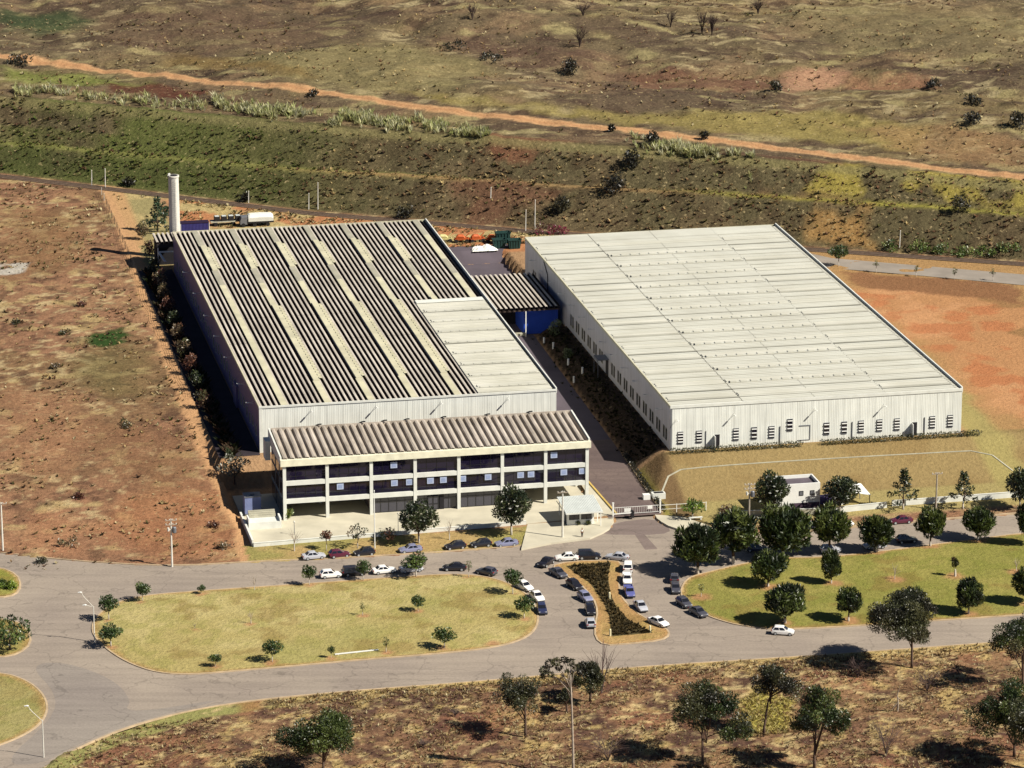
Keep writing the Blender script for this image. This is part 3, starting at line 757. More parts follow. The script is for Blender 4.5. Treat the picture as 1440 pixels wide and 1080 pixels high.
# ================================================================== left warehouse
LWX0, LWX1, LWL, LWH = -0.4, 57.0, 138.0, 9.0
base = U(0, 0, 5.0)
LW = thing('warehouse', 'long warehouse with dark striped channel roof and cream skylight bands', 'warehouse', base, PSI)
m_ = MB()
m_.quad((LWX0, 0, -0.3), (LWX1, 0, -0.3), (LWX1, 0, LWH), (LWX0, 0, LWH))
m_.quad((LWX1, 0, -0.3), (LWX1, LWL, -0.3), (LWX1, LWL, LWH), (LWX1, 0, LWH))
m_.quad((LWX1, LWL, -0.3), (LWX0, LWL, -0.3), (LWX0, LWL, LWH), (LWX1, LWL, LWH))
m_.build('wall', WHITE_WALL, LW)
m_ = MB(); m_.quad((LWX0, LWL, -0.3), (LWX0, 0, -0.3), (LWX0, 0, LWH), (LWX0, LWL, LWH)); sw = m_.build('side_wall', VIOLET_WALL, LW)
m_ = MB(); m_.box(LWX0-0.08, LWX0+0.5, -0.08, 0.0, -0.3, LWH-0.25); m_.build('corner_trim', CONC_W, LW)
# roof: ridges run away from the street
yp = [0.0]+[LWL*i/22 for i in range(1, 23)]
pu, pv = V_of(588, 421, 14.3); PATCH_U = 41.75; PATCH_V = V_of(675, 418, 14.3)[1]
m_ = MB(); prof = channel_profile(LWX1-LWX0-1.2, 1.043, 0.55, 0.43)
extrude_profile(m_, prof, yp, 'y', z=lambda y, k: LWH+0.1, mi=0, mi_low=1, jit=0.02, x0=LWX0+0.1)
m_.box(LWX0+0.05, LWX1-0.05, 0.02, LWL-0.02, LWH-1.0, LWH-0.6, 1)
roofA = m_.build('roof', [FIBRE, STAIN], LW)
m_ = MB(); m_.box(LWX0-0.12, LWX1+0.1, -0.14, 0.08, LWH-0.22, LWH+0.16); m_.build('fascia', CONC_W, LW)
m_ = MB(); m_.box(LWX0-0.14, LWX0+0.1, 0.08, LWL, LWH-0.25, LWH+0.2); m_.box(LWX0-0.14, LWX1+0.1, LWL-0.1, LWL+0.12, LWH-0.6, LWH+0.2); m_.build('verge_trim', CREAM, LW)
m_ = MB(); m_.box(LWX1-0.12, LWX1+0.12, 0.08, LWL-0.1, LWH-0.6, LWH+0.42); m_.box(LWX1-1.15, LWX1-0.12, 0.1, LWL-0.1, LWH-0.5, LWH-0.3, 1); m_.build('gutter', [CONC_W, DARK], LW)
# skylight bands with a comb of vents along one edge
def vent_strip(parent, axis, c, a0, a1, z0, zhi, zlo, wd, mats=None, per=2.09, duty=0.45):
    mb = MB(); s = a0; prof = []
    while s+per < a1:
        prof += [(s, zhi), (s+per*duty, zhi), (s+per*duty+0.05, zlo), (s+per-0.05, zlo)]; s += per
    prof.append((s, zhi))
    if len(prof) < 3: return None
    P = (lambda t, o, z: (c+o, t, z)) if axis == 'y' else (lambda t, o, z: (t, c+o, z))
    k = 0
    for t, z in prof:
        mb.v += [P(t, 0, z0), P(t, 0, z), P(t, wd, z), P(t, wd, z0)]
    for i in range(len(prof)-1):
        low = prof[i][1] == zlo and prof[i+1][1] == zlo
        for j in range(3):
            mb.f.append((4*i+j, 4*i+4+j, 4*i+5+j, 4*i+1+j)); mb.m.append(1 if low else 0)
    return mb.build('vent_strip', mats or [CREAM, STAIN], parent)
vb = [V_of(470, y, 14.3)[1] for y in (567, 533, 424, 392, 371, 336, 316)]
for k in range(7):
    xc = 4.35+8.35*k; y_end = 0.1 if xc < PATCH_U-1 else PATCH_V+0.2
    if 36 < xc < 40: pass
    for j in range(6):
        y0, y1 = vb[j], vb[j+1]
        if j == 0: y0 = 0.15
        if j == 5: y1 = LWL-0.3
        if k == 0 and j == 5: pass
        y0 = max(y0, y_end)
        if y1-y0 < 0.6: continue
        raised = j in (1, 4) and not (k == 0 and j == 1) and k != 6
        grey = j in (3, 5)
        xo = 0.18 if raised else 0.0
        b_ = MB(); w = 0.62; zt = LWH+(0.34 if raised else 0.24 if not grey else 0.2)
        b_.box(xc-w+xo, xc+w+xo, y0+0.02, y1-0.02, LWH+0.02, zt)
        for q in np.arange(y0+2, y1-1, 2.4):      # sheet laps
            b_.box(xc-w+xo-0.01, xc+w+xo+0.01, q, q+0.07, zt-0.05, zt+0.03)
        sk = b_.build('skylight', GREYCAP if grey else CREAM, LW)
        if raised:
            vent_strip(sk, 'y', xc+w+xo+0.004, y0+0.8, y1-0.5, LWH-0.1, zt+0.10, LWH+0.0, 0.62, [CREAM, DARK], 2.09, 0.5)
# cross-laid pale sheets on the right front of the roof
m_ = MB(); extrude_profile(m_, [(x, z) for x, z in channel_profile(PATCH_V-0.4, 1.043, 0.40, 0.56, 0.05)], [PATCH_U, PATCH_U+4, PATCH_U+10, LWX1-0.75], 'x', z=lambda y, k: LWH+0.34-0.02*k, x0=0.2)
m_.quad((PATCH_U, 0.2, LWH+0.05), (LWX1-0.8, 0.2, LWH+0.05), (LWX1-0.8, 0.2, LWH+0.32), (PATCH_U, 0.2, LWH+0.32))
m_.quad((PATCH_U, PATCH_V-0.2, LWH+0.05), (PATCH_U, 0.2, LWH+0.05), (PATCH_U, 0.2, LWH+0.32), (PATCH_U, PATCH_V-0.2, LWH+0.32))
m_.quad((PATCH_U, 0.2, LWH+0.13), (LWX1-0.8, 0.2, LWH+0.13), (LWX1-0.8, PATCH_V-0.2, LWH+0.13), (PATCH_U, PATCH_V-0.2, LWH+0.13))
m_.build('cross_roof', BROOF, LW)
for q in np.arange(3.5, PATCH_V-3, 8.0):
    b_ = MB()
    b_.box(PATCH_U+0.6, LWX1-1.4, q, q+1.5, LWH+0.3, LWH+0.48)
    sk = b_.build('skylight', BROOF, LW)
    d_ = MB(); d_.box(PATCH_U+0.1, LWX1-1.0, q-0.75, q-0.38, LWH+0.3, LWH+0.42); d_.build('roof_lap', streak_mat('roof_lap_dirt', C(216, 210, 194, 1.05), C(198, 192, 175, 1.05), 'x', .95, 1, .1, .3) if 'roof_lap_dirt' not in MATS else MATS['roof_lap_dirt'], LW)  # darker strip paints a shadow line in front of each skylight
    vent_strip(sk, 'x', q-0.36, PATCH_U+1.0, LWX1-2.2, LWH+0.1, LWH+0.54, LWH+0.42, 0.34, [BROOF, BROOF], 1.9, 0.3)
b_ = MB(); b_.box(PATCH_U+0.1, LWX1-0.9, PATCH_V-2.4, PATCH_V-0.2, LWH+0.34, LWH+0.48); b_.build('ridge_flashing', CONC_W, LW)

def wall_window(parent, axis, pos, c, z, w, h, slats=0, recess=0.06, frame=True, glassm=None):
    """window part with frame and louvres on a wall. axis 'x': on a front wall at y=pos; axis 'y': on a side wall at x=pos (facing -x)"""
    fr = MB(); gl = MB(); sl = MB()
    def bx(mb, a0, a1, d0, d1, z0, z1):
        if axis == 'x': mb.box(a0, a1, pos-d1, pos-d0, z0, z1)
        else: mb.box(pos-d1, pos-d0, a0, a1, z0, z1)
    t = 0.07
    bx(gl, c-w/2, c+w/2, 0.004, 0.03, z-h/2, z+h/2)
    g = gl.build('window', GLASS, parent)
    if frame:
        bx(fr, c-w/2-t, c-w/2, 0.004, 0.09, z-h/2-t, z+h/2+t); bx(fr, c+w/2, c+w/2+t, 0.004, 0.09, z-h/2-t, z+h/2+t)
        bx(fr, c-w/2, c+w/2, 0.004, 0.088, z+h/2, z+h/2+t); bx(fr, c-w/2, c+w/2, 0.004, 0.13, z-h/2-t, z-h/2)
        fr.build('frame', GREYM if axis == 'x' else CONC, g)
    if slats:
        for i in range(slats):
            zz = z-h/2+(i+0.6)*h/slats
            bx(sl, c-w/2, c+w/2, 0.032, 0.28, zz-0.05, zz+0.08)
        sl.build('louvre', WHITE, g)
    return g

def wall_lamp(parent, axis, pos, c, z):
    """floodlight on a bracket arm"""
    mb = MB(); out = 1.5
    P = (lambda d, s, zz: (c+s, pos-d, zz)) if axis == 'x' else (lambda d, s, zz: (pos-d, c+s, zz))
    mb.beam(P(0.0, 0, z-0.25), P(0.95, 0, z), 0.05); mb.beam(P(0.0, 0, z+0.15), P(0.95, 0, z), 0.04)
    a = Vector(P(0.9, 0, z)); b = Vector(P(out, 0, z+0.08)); mb.beam(a, b, 0.3, 0.14)
    return mb.build('wall_lamp', WHITE, parent)

for i, q in enumerate((8, 21, 40, 56, 72, 90, 108)): wall_lamp(LW, 'y', LWX0, q, LWH-1.4)
for i, q in enumerate(np.arange(5, 134, 4.2)): wall_window(LW, 'y', LWX0, float(q), 3.0+(0.7 if i % 3 == 1 else 0), 1.0, 2.0, 0, frame=True)
for c in (9.5, 22, 34.5, 47.5): wall_lamp(LW, 'x', 0.0, c, LWH-1.1)
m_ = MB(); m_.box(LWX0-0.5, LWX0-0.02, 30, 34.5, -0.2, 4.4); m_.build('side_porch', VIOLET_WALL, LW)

# ================================================================== right warehouse
RWW, RWL, RWH = 57.7, 133.0, 8.6
RW = thing('warehouse', 'long warehouse with pale cream roof beside the orange bare lot', 'warehouse', U(75.9, -14.7, 5.0), PSI)
m_ = MB()
m_.quad((0, 0, -0.4), (RWW, 0, -0.4), (RWW, 0, RWH), (0, 0, RWH)); m_.quad((RWW, 0, -0.4), (RWW, RWL, -0.4), (RWW, RWL, RWH), (RWW, 0, RWH))
m_.quad((RWW, RWL, -0.4), (0, RWL, -0.4), (0, RWL, RWH), (RWW, RWL, RWH)); m_.build('wall', WHITE_WALL, RW)
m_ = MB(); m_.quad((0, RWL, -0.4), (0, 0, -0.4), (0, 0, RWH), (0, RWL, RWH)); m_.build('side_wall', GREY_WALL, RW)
m_ = MB(); m_.box(-0.06, 0.3, -0.05, 0, -0.4, RWH-0.25); m_.build('corner_trim', GREYM, RW)
BR2 = streak_mat('weathered_pale_roof', C(230, 226, 212, 1.12), C(221, 216, 201, 1.10), 'x', 0.85, 0.8, 0.03, 0.10)
m_ = MB(); Ls = (RWW-1.2)/4
joints = [Ls*i for i in range(5)]
profB = channel_profile(RWL-0.3, 1.043, 0.40, 0.56, 0.05)
for i in range(4):
    extrude_profile(m_, profB, [joints[i]+0.1, joints[i+1]+0.02], 'x', z=lambda y, k, i=i: RWH+0.30+(0.07 if i in (1, 2) else 0), x0=0.15)
    xj = joints[i+1]+0.02
m_.box(0.05, RWW-0.3, 0.1, RWL-0.1, RWH-0.5, RWH+0.03)
m_.build('roof', BR2, RW)
for i in range(1, 4):
    b_ = MB(); x = joints[i]
    b_.box(x-0.03, x+0.14, 0.2, RWL-0.2, RWH+0.12, RWH+0.20); b_.build('roof_joint', STAIN, RW)
m_ = MB(); m_.box(-0.1, RWW+0.1, -0.12, 0.1, RWH-0.2, RWH+0.36); m_.build('fascia', CONC_W, RW)
m_ = MB(); m_.box(-0.12, 0.1, 0.1, RWL, RWH-0.2, RWH+0.34); m_.box(-0.12, RWW, RWL-0.1, RWL+0.1, RWH-0.3, RWH+0.34); m_.build('verge_trim', CREAM, RW)
m_ = MB(); m_.box(RWW-0.12, RWW+0.14, 0.1, RWL, RWH-0.5, RWH+0.62); m_.box(RWW-1.1, RWW-0.12, 0.1, RWL-0.1, RWH-0.4, RWH+0.05, 1); m_.build('gutter', [CONC_W, DARK], RW)
m_ = MB(); p_ = channel_profile(RWL-0.4, 1.043, 0.42, 0.6, 0.05)
for q in range(int((RWL-1)/1.043)):       # sheet ends sticking out over the gutter
    m_.box(RWW-1.12, RWW-0.62, 0.3+q*1.043, 0.3+q*1.043+0.62, RWH+0.16, RWH+0.33)
m_.build('sheet_ends', BROOF, RW)
nb = 14
for j in range(nb):
    yy = 4.0+j*9.05
    for (xa, xb, zz) in ((0.5, joints[1]-0.3, 0.36), (joints[1]+0.3, joints[3]-0.6, 0.45), (joints[3]+0.4, RWW-1.5, 0.36)):
        b_ = MB(); b_.box(xa, xb, yy, yy+1.7, RWH+0.1, RWH+zz+0.05)
        if zz < 0.4: b_.box(xa, xb, yy+1.72, yy+1.84, RWH+0.1, RWH+zz+0.1)
        sk = b_.build('skylight', BROOF, RW)
        b_ = MB(); b_.box(xa-0.2, xb+0.3, yy-1.0, yy-0.72, RWH+0.3, RWH+0.43); b_.box(xa-0.2, xb+0.3, yy+4.4, yy+4.65, RWH+0.3, RWH+0.43); b_.build('roof_lap', MATS['roof_lap_dirt'] if 'roof_lap_dirt' in MATS else streak_mat('roof_lap_dirt', C(216, 210, 194, 1.05), C(198, 192, 175, 1.05), 'x', .95, 1, .1, .3), RW)  # thin darker strips, shadow lines of the skylight caps put into colour
        if zz > 0.4 and 0 < j < nb-1:
            vent_strip(sk, 'x', yy-0.7, xa+0.5, xb-1.5, RWH+0.2, RWH+zz+0.22, RWH+zz+0.08, 0.9, [BROOF, BR2], 2.09, 0.6)
# front openings, read from the photograph
def fx(px): return (px-943)/411.0*RWW
for i, px in enumerate((957, 983, 1034.5, 1060, 1084.5, 1110, 1162, 1187, 1211, 1237, 1262, 1312.5, 1338)):
    wall_window(RW, 'x', 0.0, fx(px), 2.5+(1.2 if px == 1110 else 0), 1.0, 2.3, 4 if px not in (1060, 1110, 1162, 1187) else 3)
for px in (1008, 1287):
    b_ = MB(); b_.box(fx(px)-0.45, fx(px)+0.55, -0.03, -0.004, -0.1, 2.7); b_.build('doorway', DARK, RW)
    b_ = MB(); b_.box(fx(px)-0.60, fx(px)-0.50, -1.15, -0.01, -0.1, 2.6); b_.build('door', WHITE, RW)
    b_ = MB(); b_.box(fx(px)-2.2, fx(px)-2.12, -0.16, -0.01, -0.1, 3.6 if px == 1008 else 1.0); b_.build('downpipe', GREYM, RW)
for px in (1096, 1198, 1301):
    b_ = MB(); b_.box(fx(px), fx(px)+0.12, -0.16, -0.01, -0.2, 3.6); b_.build('downpipe', GREYM, RW)
b_ = MB(); b_.box(fx(1123), fx(1139), -0.07, -0.01, 3.3, 3.5); b_.box(fx(1139)-0.15, fx(1139), -0.069, -0.01, 0.5, 3.3); b_.box(fx(1121), fx(1139)-0.2, -0.06, -0.01, 0.45, 0.6); b_.build('loading_door_frame', GREYM, RW)
for px in (1031, 1145, 1243): wall_lamp(RW, 'x', 0.0, fx(px), 6.6)
wall_lamp(RW, 'x', 0.0, 1.2, 6.2)
# side wall towards the works road
k = 0; q = 3.0
while q < 124:
    if not (50 < q < 56) and not (88 < q < 119):
        for dq in (0, 1.9): wall_window(RW, 'y', 0.0, q+dq, 2.5, 1.0, 2.3, 0)
    q += 5.4; k += 1
for q in np.arange(6, 128, 9.6): wall_lamp(RW, 'y', 0.0, float(q), RWH-2.0)
b_ = MB(); b_.box(-2.4, -0.02, 50.8, 54.6, 3.6, 3.75); b_.box(-2.4, -2.3, 50.8, 54.6, 3.3, 3.6); b_.box(-2.35, -2.25, 50.9, 51.0, -0.1, 3.3); b_.box(-2.35, -2.25, 54.4, 54.5, -0.1, 3.3); b_.build('awning', GREYM, RW)
b_ = MB(); b_.box(-0.03, -0.004, 51.4, 53.8, -0.1, 3.3); b_.build('doorway', DARK, RW)
b_ = MB(); b_.tube([(-0.1, 113, RWH-0.2), (-0.12, 109, RWH-2.2), (-0.12, 108.6, 0)], 0.09, 6); b_.build('downpipe', DARK, RW)
b_ = MB(); b_.box(RWW+0.02, RWW+2.2, 46, 56, 6.6, 6.8); b_.build('awning', GALV, RW)

# ================================================================== office
OF = thing('office_building', 'three storey office with cream frame, dark glazing and channel roof', 'office', U(0, -27.2, 0.42), PSI)
OW, OD = 57.2, 15.6; BAY = OW/7
for k in range(8):
    b_ = MB(); x = min(max(k*BAY, 0.3), OW-0.3); b_.box(x-0.3, x+0.3, 0, 0.6, 0, 10.35); b_.build('column', CONC_W, OF)
for k in range(1, 8):
    b_ = MB(); x = min(max(k*BAY, 0.3), OW-0.3); b_.box(x-0.25, x+0.25, 8.6, 9.1, 0, 3.1); b_.build('column', CONC_W, OF)
for z0, z1 in ((3.1, 3.95), (6.55, 7.4)):
    b_ = MB()
    for k in range(7):
        xa = 0.6 if k == 0 else k*BAY+0.3; xb = OW-0.6 if k == 6 else (k+1)*BAY-0.3
        b_.box(xa, xb, 0.06, 0.55, z0, z1)
    b_.box(OW-0.5, OW, 0.6, OD, z0, z1)
    b_.build('floor_beam', CONC_W, OF)
b_ = MB(); b_.box(-0.45, OW+0.35, -0.35, 0.5, 10.35, 11.55); b_.build('fascia', mat('stained_concrete', C(240, 232, 204, 1.4), 0.85, 0.14, 0.8, detail=9), OF)
b_ = MB(); b_.box(0.1, OW-0.1, 0.65, OD, 3.15, 3.9); b_.box(0.1, OW-0.1, 0.65, OD, 6.6, 7.35); b_.box(0.1, OW-0.1, 0.65, OD, 10.3, 11.1); b_.build('floor_slab', CONC_W, OF)
b_ = MB(); b_.box(0.25, OW-0.55, 1.5, OD-0.05, 3.9, 6.6); b_.box(0.25, OW-0.55, 1.5, OD-0.05, 7.35, 10.3); b_.build('interior', DARK, OF)
b_ = MB(); b_.box(OW-0.5, OW-0.05, 0.6, OD, 3.95, 6.55); b_.box(OW-0.5, OW-0.05, 0.6, OD, 7.4, 10.35); b_.build('end_wall', CONC_W, OF)
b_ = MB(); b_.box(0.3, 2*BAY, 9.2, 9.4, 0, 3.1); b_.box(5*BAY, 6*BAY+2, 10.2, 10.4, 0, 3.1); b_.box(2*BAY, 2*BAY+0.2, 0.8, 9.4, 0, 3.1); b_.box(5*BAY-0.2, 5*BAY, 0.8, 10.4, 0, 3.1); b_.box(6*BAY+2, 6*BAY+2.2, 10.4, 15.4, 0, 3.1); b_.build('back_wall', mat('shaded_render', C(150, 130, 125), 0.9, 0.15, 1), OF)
sash = {(0, 2): [0.52], (1, 1): [0.28], (1, 2): [0.53, 0.90], (0, 6): [0.18], (1, 3): [0.06, 0.40, 0.68] if False else [0.34, 0.66], (1, 4): [0.06, 0.69], (1, 5): [0.42, 0.68], (1, 6): [0.44, 0.92]}
sash[(1, 2)] = [0.53, 0.9]
for r, (z0, z1) in ((1, (3.97, 6.53)), (0, (7.42, 10.33))):
    for k in range(7):
        xa = 0.6 if k == 0 else k*BAY+0.3; xb = OW-0.6 if k == 6 else (k+1)*BAY-0.3
        b_ = MB(); tilt = 0.06
        for s_ in range(4):      # panes lean very slightly differently, as real glazing does
            t0 = xa+(xb-xa)*s_/4; t1 = xa+(xb-xa)*(s_+1)/4; o_ = random.uniform(-0.012, 0.012)
            b_.quad((t0+0.01, 0.42+o_, z0), (t1-0.01, 0.42-o_, z0), (t1-0.01, 0.42-o_, z1), (t0+0.01, 0.42+o_, z1))
        g = b_.build('window', GLASS, OF)
        b_ = MB()
        for s_ in range(5): b_.box(xa+(xb-xa)*s_/4-0.025, xa+(xb-xa)*s_/4+0.025, 0.36, 0.46, z0, z1)
        b_.box(xa, xb, 0.362, 0.458, z0+0.75, z0+0.80)
        b_.build('mullion', BLACKM, g)
        for f in sash.get((r, k), []):
            x = xa+(xb-xa)*f; zz = z0+1.75
            b_ = MB(); b_.box(x-0.62, x+0.62, 0.22, 0.34, zz-0.55, zz+0.6)
            pn = b_.build('window_sash', PAPER, g)
            b_ = MB(); b_.box(x-0.36, x+0.36, 0.2, 0.219, zz-0.3, zz+0.35); b_.build('pane', mat('pale_pane', C(178, 192, 232), 0.3, 0.08, 2), pn)
# ground floor shop-front and entrance
for k in (2, 3, 4):
    xa, xb = k*BAY+0.3, (k+1)*BAY-0.3
    b_ = MB(); b_.box(xa, xb, 0.85, 0.9, 0.12, 3.08); g = b_.build('window', glass_mat('lobby_glass', (0.05, 0.05, 0.065, 1), 0.06) if 'lobby_glass' not in MATS else MATS['lobby_glass'], OF)
    b_ = MB()
    for s_ in range(6): b_.box(xa+(xb-xa)*s_/5-0.03, xa+(xb-xa)*s_/5+0.03, 0.78, 0.84, 0.0, 3.08)
    b_.box(xa, xb, 0.79, 0.835, 0.0, 0.12); b_.box(xa, xb, 0.79, 0.835, 2.1, 2.16); b_.build('mullion', BLACKM, g)
xd = 3*BAY+BAY*0.42
b_ = MB(); b_.box(xd-1.0, xd+1.0, 0.60, 0.74, 0, 2.6); dr = b_.build('entrance_door', MATS['lobby_glass'], OF)
b_ = MB()
for x in (xd-1.0, xd, xd+1.0): b_.box(x-0.06, x+0.06, 0.5, 0.59, 0, 2.6)
for z in (0.05, 1.1, 2.55): b_.box(xd-0.94, xd-0.06, 0.51, 0.585, z, z+0.1); b_.box(xd+0.06, xd+0.94, 0.51, 0.585, z, z+0.1)
b_.build('door_frame', BLACKM, dr)
b_ = MB(); b_.box(xd+1.2, xd+2.0, 0.55, 0.8, 0, 2.8); b_.build('porch_panel', DARK, OF)
# glazed left end
b_ = MB(); b_.box(0.1, 0.16, 0.65, OD-0.1, 0, 10.28); g = b_.build('end_glazing', GLASS, OF)
b_ = MB()
for z in (3.3, 6.9, 10.2): b_.box(0.0, 0.098, 0.65, OD-0.1, z, z+0.09)
for y in (5.2, 10.2): b_.box(0.01, 0.097, y, y+0.09, 0.0, 10.28)
b_.build('mullion', GREYM, g)
# channel roof rising to the back
m_ = MB(); pr_ = channel_profile(OW-0.4, 1.36, 0.46, 0.46, 0.08)
extrude_profile(m_, pr_, [0.25, 4, 8, 12, OD], 'y', z=lambda y, k: 11.72+0.065*y, mi=0, x0=0.2, jit=0.01)
m_.quad((0.2, 0.25, 11.2), (OW-0.2, 0.25, 11.2), (OW-0.2, OD, 12.1), (0.2, OD, 12.1))
m_.build('roof', FIBRE2, OF)
for x0 in (-0.42, OW+0.02):
    b_ = MB(); k = len(b_.v); b_.v += [(x0, 0.5, 10.4), (x0+0.3, 0.5, 10.4), (x0+0.3, OD+0.1, 10.4), (x0, OD+0.1, 10.4), (x0, 0.5, 11.95), (x0+0.3, 0.5, 11.95), (x0+0.3, OD+0.1, 12.95), (x0, OD+0.1, 12.95)]
    for f in ((0, 3, 2, 1), (4, 5, 6, 7), (0, 1, 5, 4), (1, 2, 6, 5), (2, 3, 7, 6), (3, 0, 4, 7)): b_.f.append(tuple(k+i for i in f)); b_.m.append(0)
    b_.build('parapet', CONC_W, OF)
b_ = MB(); b_.box(0.1, OW-0.1, OD-0.05, OD+0.2, 10.4, 12.9); b_.build('rear_parapet', FIBRE2, OF)
for px in (449, 509, 539, 570, 621, 682, 741):
    x = (px-383)/416.0*OW; b_ = MB(); b_.tube([(x-0.5, OD+0.1, 12.9), (x, OD-0.1, 13.15), (x+0.5, OD-0.4, 13.25)], 0.13, 7); b_.build('roof_spout', BLACKM, OF)
b_ = MB(); b_.box(-1.4, -0.45, 12.8, 15.5, 7.6, 11.3); b_.build('service_duct', CONC_W, OF)

# ================================================================== link shed between the warehouses
SH = thing('loading_shed', 'blue loading shed under a striped channel roof between the two warehouses', 'shed', U(60.5, 75.6, 3.05), PSI)
m_ = MB(); extrude_profile(m_, channel_profile(14.0, 1.05, 0.5, 0.46), [0, 7, 14, 21, 28.4], 'y', z=lambda y, k: 6.5, mi=0, mi_low=1, jit=0.01)
m_.box(0.1, 13.9, 0.3, 28.2, 5.6, 5.9, 1); m_.build('roof', [FIBRE, STAIN], SH)
m_ = MB(); m_.box(6.6, 14.0, 2.4, 2.55, -.3, 5.6); m_.box(13.85, 14.0, 2.55, 28, -.3, 5.6); m_.box(6.6, 6.75, 2.55, 12, -.3, 5.6); m_.build('wall', BLUE, SH)
m_ = MB(); m_.box(-0.2, 6.6, 11, 11.2, -.3, 5.6); m_.build('back_wall', DARK, SH)
m_ = MB()
for x in (0.3, 6.5): m_.box(x, x+0.2, 0.2, 0.38, 0, 5.6)
m_.build('post', WHITE, SH)
m_ = MB(); m_.box(-1.5, 6.9, 1.2, 2.35, -.1, 0.45); m_.build('loading_step', CONC, SH)

# ================================================================== chimney, lean-to
CH = thing('chimney', 'tall round pale concrete chimney behind the striped roof', 'chimney', U(1.35, 150, 5.0), PSI)
m_ = MB(); hs = np.linspace(0, 19.0, 10); m_.tube([(0, 0, h) for h in hs], [1.28-0.012*i for i in range(10)], 24)
st_ = m_.build('stack', CONCP, CH, smooth=False)
m_ = MB(); m_.tube([(0, 0, 18.95), (0, 0, 19.3)], [1.3, 1.3], 24); m_.tube([(0, 0, 19.25), (0, 0, 19.33)], [1.0, 1.0], 20, 1); m_.build('rim', [CONCP, DARK], CH)
m_ = MB(); m_.beam((-0.9, -0.6, 19.3), (-0.9, -0.6, 20.0), 0.16); m_.box(-1.25, -0.75, -0.8, -0.4, 19.5, 19.9); m_.build('beacon', WHITE, CH)
m_ = MB()
for sx in (-0.25, 0.25): m_.beam((sx, -1.42, 0.5), (sx, -1.33, 18.9), 0.06)
for z in np.arange(0.8, 18.8, 0.5): m_.beam((-0.25, -1.4, z), (0.25, -1.4, z), 0.04)
m_.build('ladder', GREYM, CH)
LT = thing('lean_to_shed', 'small lean-to with striped roof and white frame beside the chimney', 'shed', U(-4.0, 139.5, 5.0), PSI)
m_ = MB(); extrude_profile(m_, channel_profile(5.2, 1.04, 0.4, 0.48), [0, 4, 8.5], 'y', z=lambda y, k: 6.6, mi=0, mi_low=1)
m_.box(0.05, 5.15, 0.1, 8.4, 6.0, 6.15, 1); m_.build('roof', [FIBRE, STAIN], LT)
m_ = MB(); m_.box(0.0, 5.2, 0.05, 0.3, 5.3, 6.0); m_.build('eaves_beam', BLACKM, LT)
m_ = MB()
for x in (0.2, 4.9): m_.box(x, x+0.25, 0.3, 0.55, 0, 6.0)
m_.box(0.2, 5.15, -0.3, -0.05, 4.2, 4.5); m_.beam((0.4, -0.1, 4.3), (1.6, -2.5, 2.6), 0.5, 0.15); m_.build('frame', WHITE, LT)
m_ = MB(); m_.box(0.3, 5.1, 5, 8.3, 0, 5.9); m_.build('back_wall', DARK, LT)
# ================================================================== plants
def tint_mesh(name, V, Q, T, m, tri=False):
    me = D.meshes.new(name); V = np.asarray(V, np.float32); Q = np.asarray(Q, np.int32); k = Q.shape[1]
    me.vertices.add(len(V)); me.vertices.foreach_set('co', V.ravel())
    me.loops.add(Q.size); me.loops.foreach_set('vertex_index', Q.ravel())
    me.polygons.add(len(Q)); me.polygons.foreach_set('loop_start', np.arange(0, Q.size, k, dtype=np.int32)); me.polygons.foreach_set('loop_total', np.full(len(Q), k, dtype=np.int32))
    me.update(calc_edges=True)
    a = me.attributes.new('tint', 'FLOAT_COLOR', 'POINT'); a.data.foreach_set('color', np.asarray(T, np.float32).ravel())
    me.materials.append(m); return me

def unit(n, r):
    d = r.normal(size=(n, 3)); return d/np.linalg.norm(d, axis=1)[:, None]

def leaf_cloud(clumps, per, leaf, cols, seed, up=0.35, aspect=0.45, fill=0.55):
    """leaf blades set through a handful of clumps; returns V, Q, T"""
    r = np.random.default_rng(seed); Vs = []; Ts = []
    cols = np.array([c[:3] for c in cols])
    for (cx, cy, cz, cr) in clumps:
        n = int(per*(cr**1.4)) if per > 0 else -per
        if n < 3: n = 3
        d = unit(n, r); rad = cr*(fill+(1-fill)*r.random(n)**0.5)
        c = np.array([cx, cy, cz])+d*rad[:, None]*np.array([1, 1, 0.85])
        axis_ = d*0.8+r.normal(size=(n, 3))*0.55; axis_[:, 2] += up; axis_ /= np.linalg.norm(axis_, axis=1)[:, None]
        side = np.cross(axis_, r.normal(size=(n, 3))); side /= np.linalg.norm(side, axis=1)[:, None]+1e-9
        L = leaf*(0.6+0.8*r.random(n))[:, None]; W = L*aspect
        p = np.stack([c-axis_*L*0.5, c+side*W*0.5, c+axis_*L*0.6, c-side*W*0.5], 1)
        base = cols[r.integers(len(cols))]*(0.75+0.5*r.random())
        t = base[None]*(0.7+0.6*r.random(n))[:, None]
        t = np.concatenate([t, np.ones((n, 1))], 1)
        Vs.append(p.reshape(-1, 3)); Ts.append(np.repeat(t, 4, 0))
    V = np.concatenate(Vs); T = np.concatenate(Ts); Q = np.arange(len(V)).reshape(-1, 4)
    return V, Q, T

PARK = [C(70, 84, 40), C(52, 66, 32), C(88, 100, 46), C(44, 54, 32), C(104, 112, 54)]
STREETG = [C(57, 68, 41), C(42, 54, 32), C(80, 88, 50)]
EUC = [C(80, 82, 52), C(62, 64, 41), C(98, 95, 59), C(55, 52, 37)]
EUCG = [C(77, 92, 44), C(58, 73, 35), C(101, 112, 54)]
YOUNG = [C(79, 101, 48), C(61, 83, 39), C(101, 118, 57)]
SPRING = [C(150, 170, 60), C(118, 142, 50), C(96, 120, 44)]
DUSTY = [C(132, 110, 84), C(104, 88, 62), C(150, 128, 96), C(92, 92, 56)]
RUSTY = [C(122, 76, 62), C(100, 62, 52), C(140, 96, 72)]

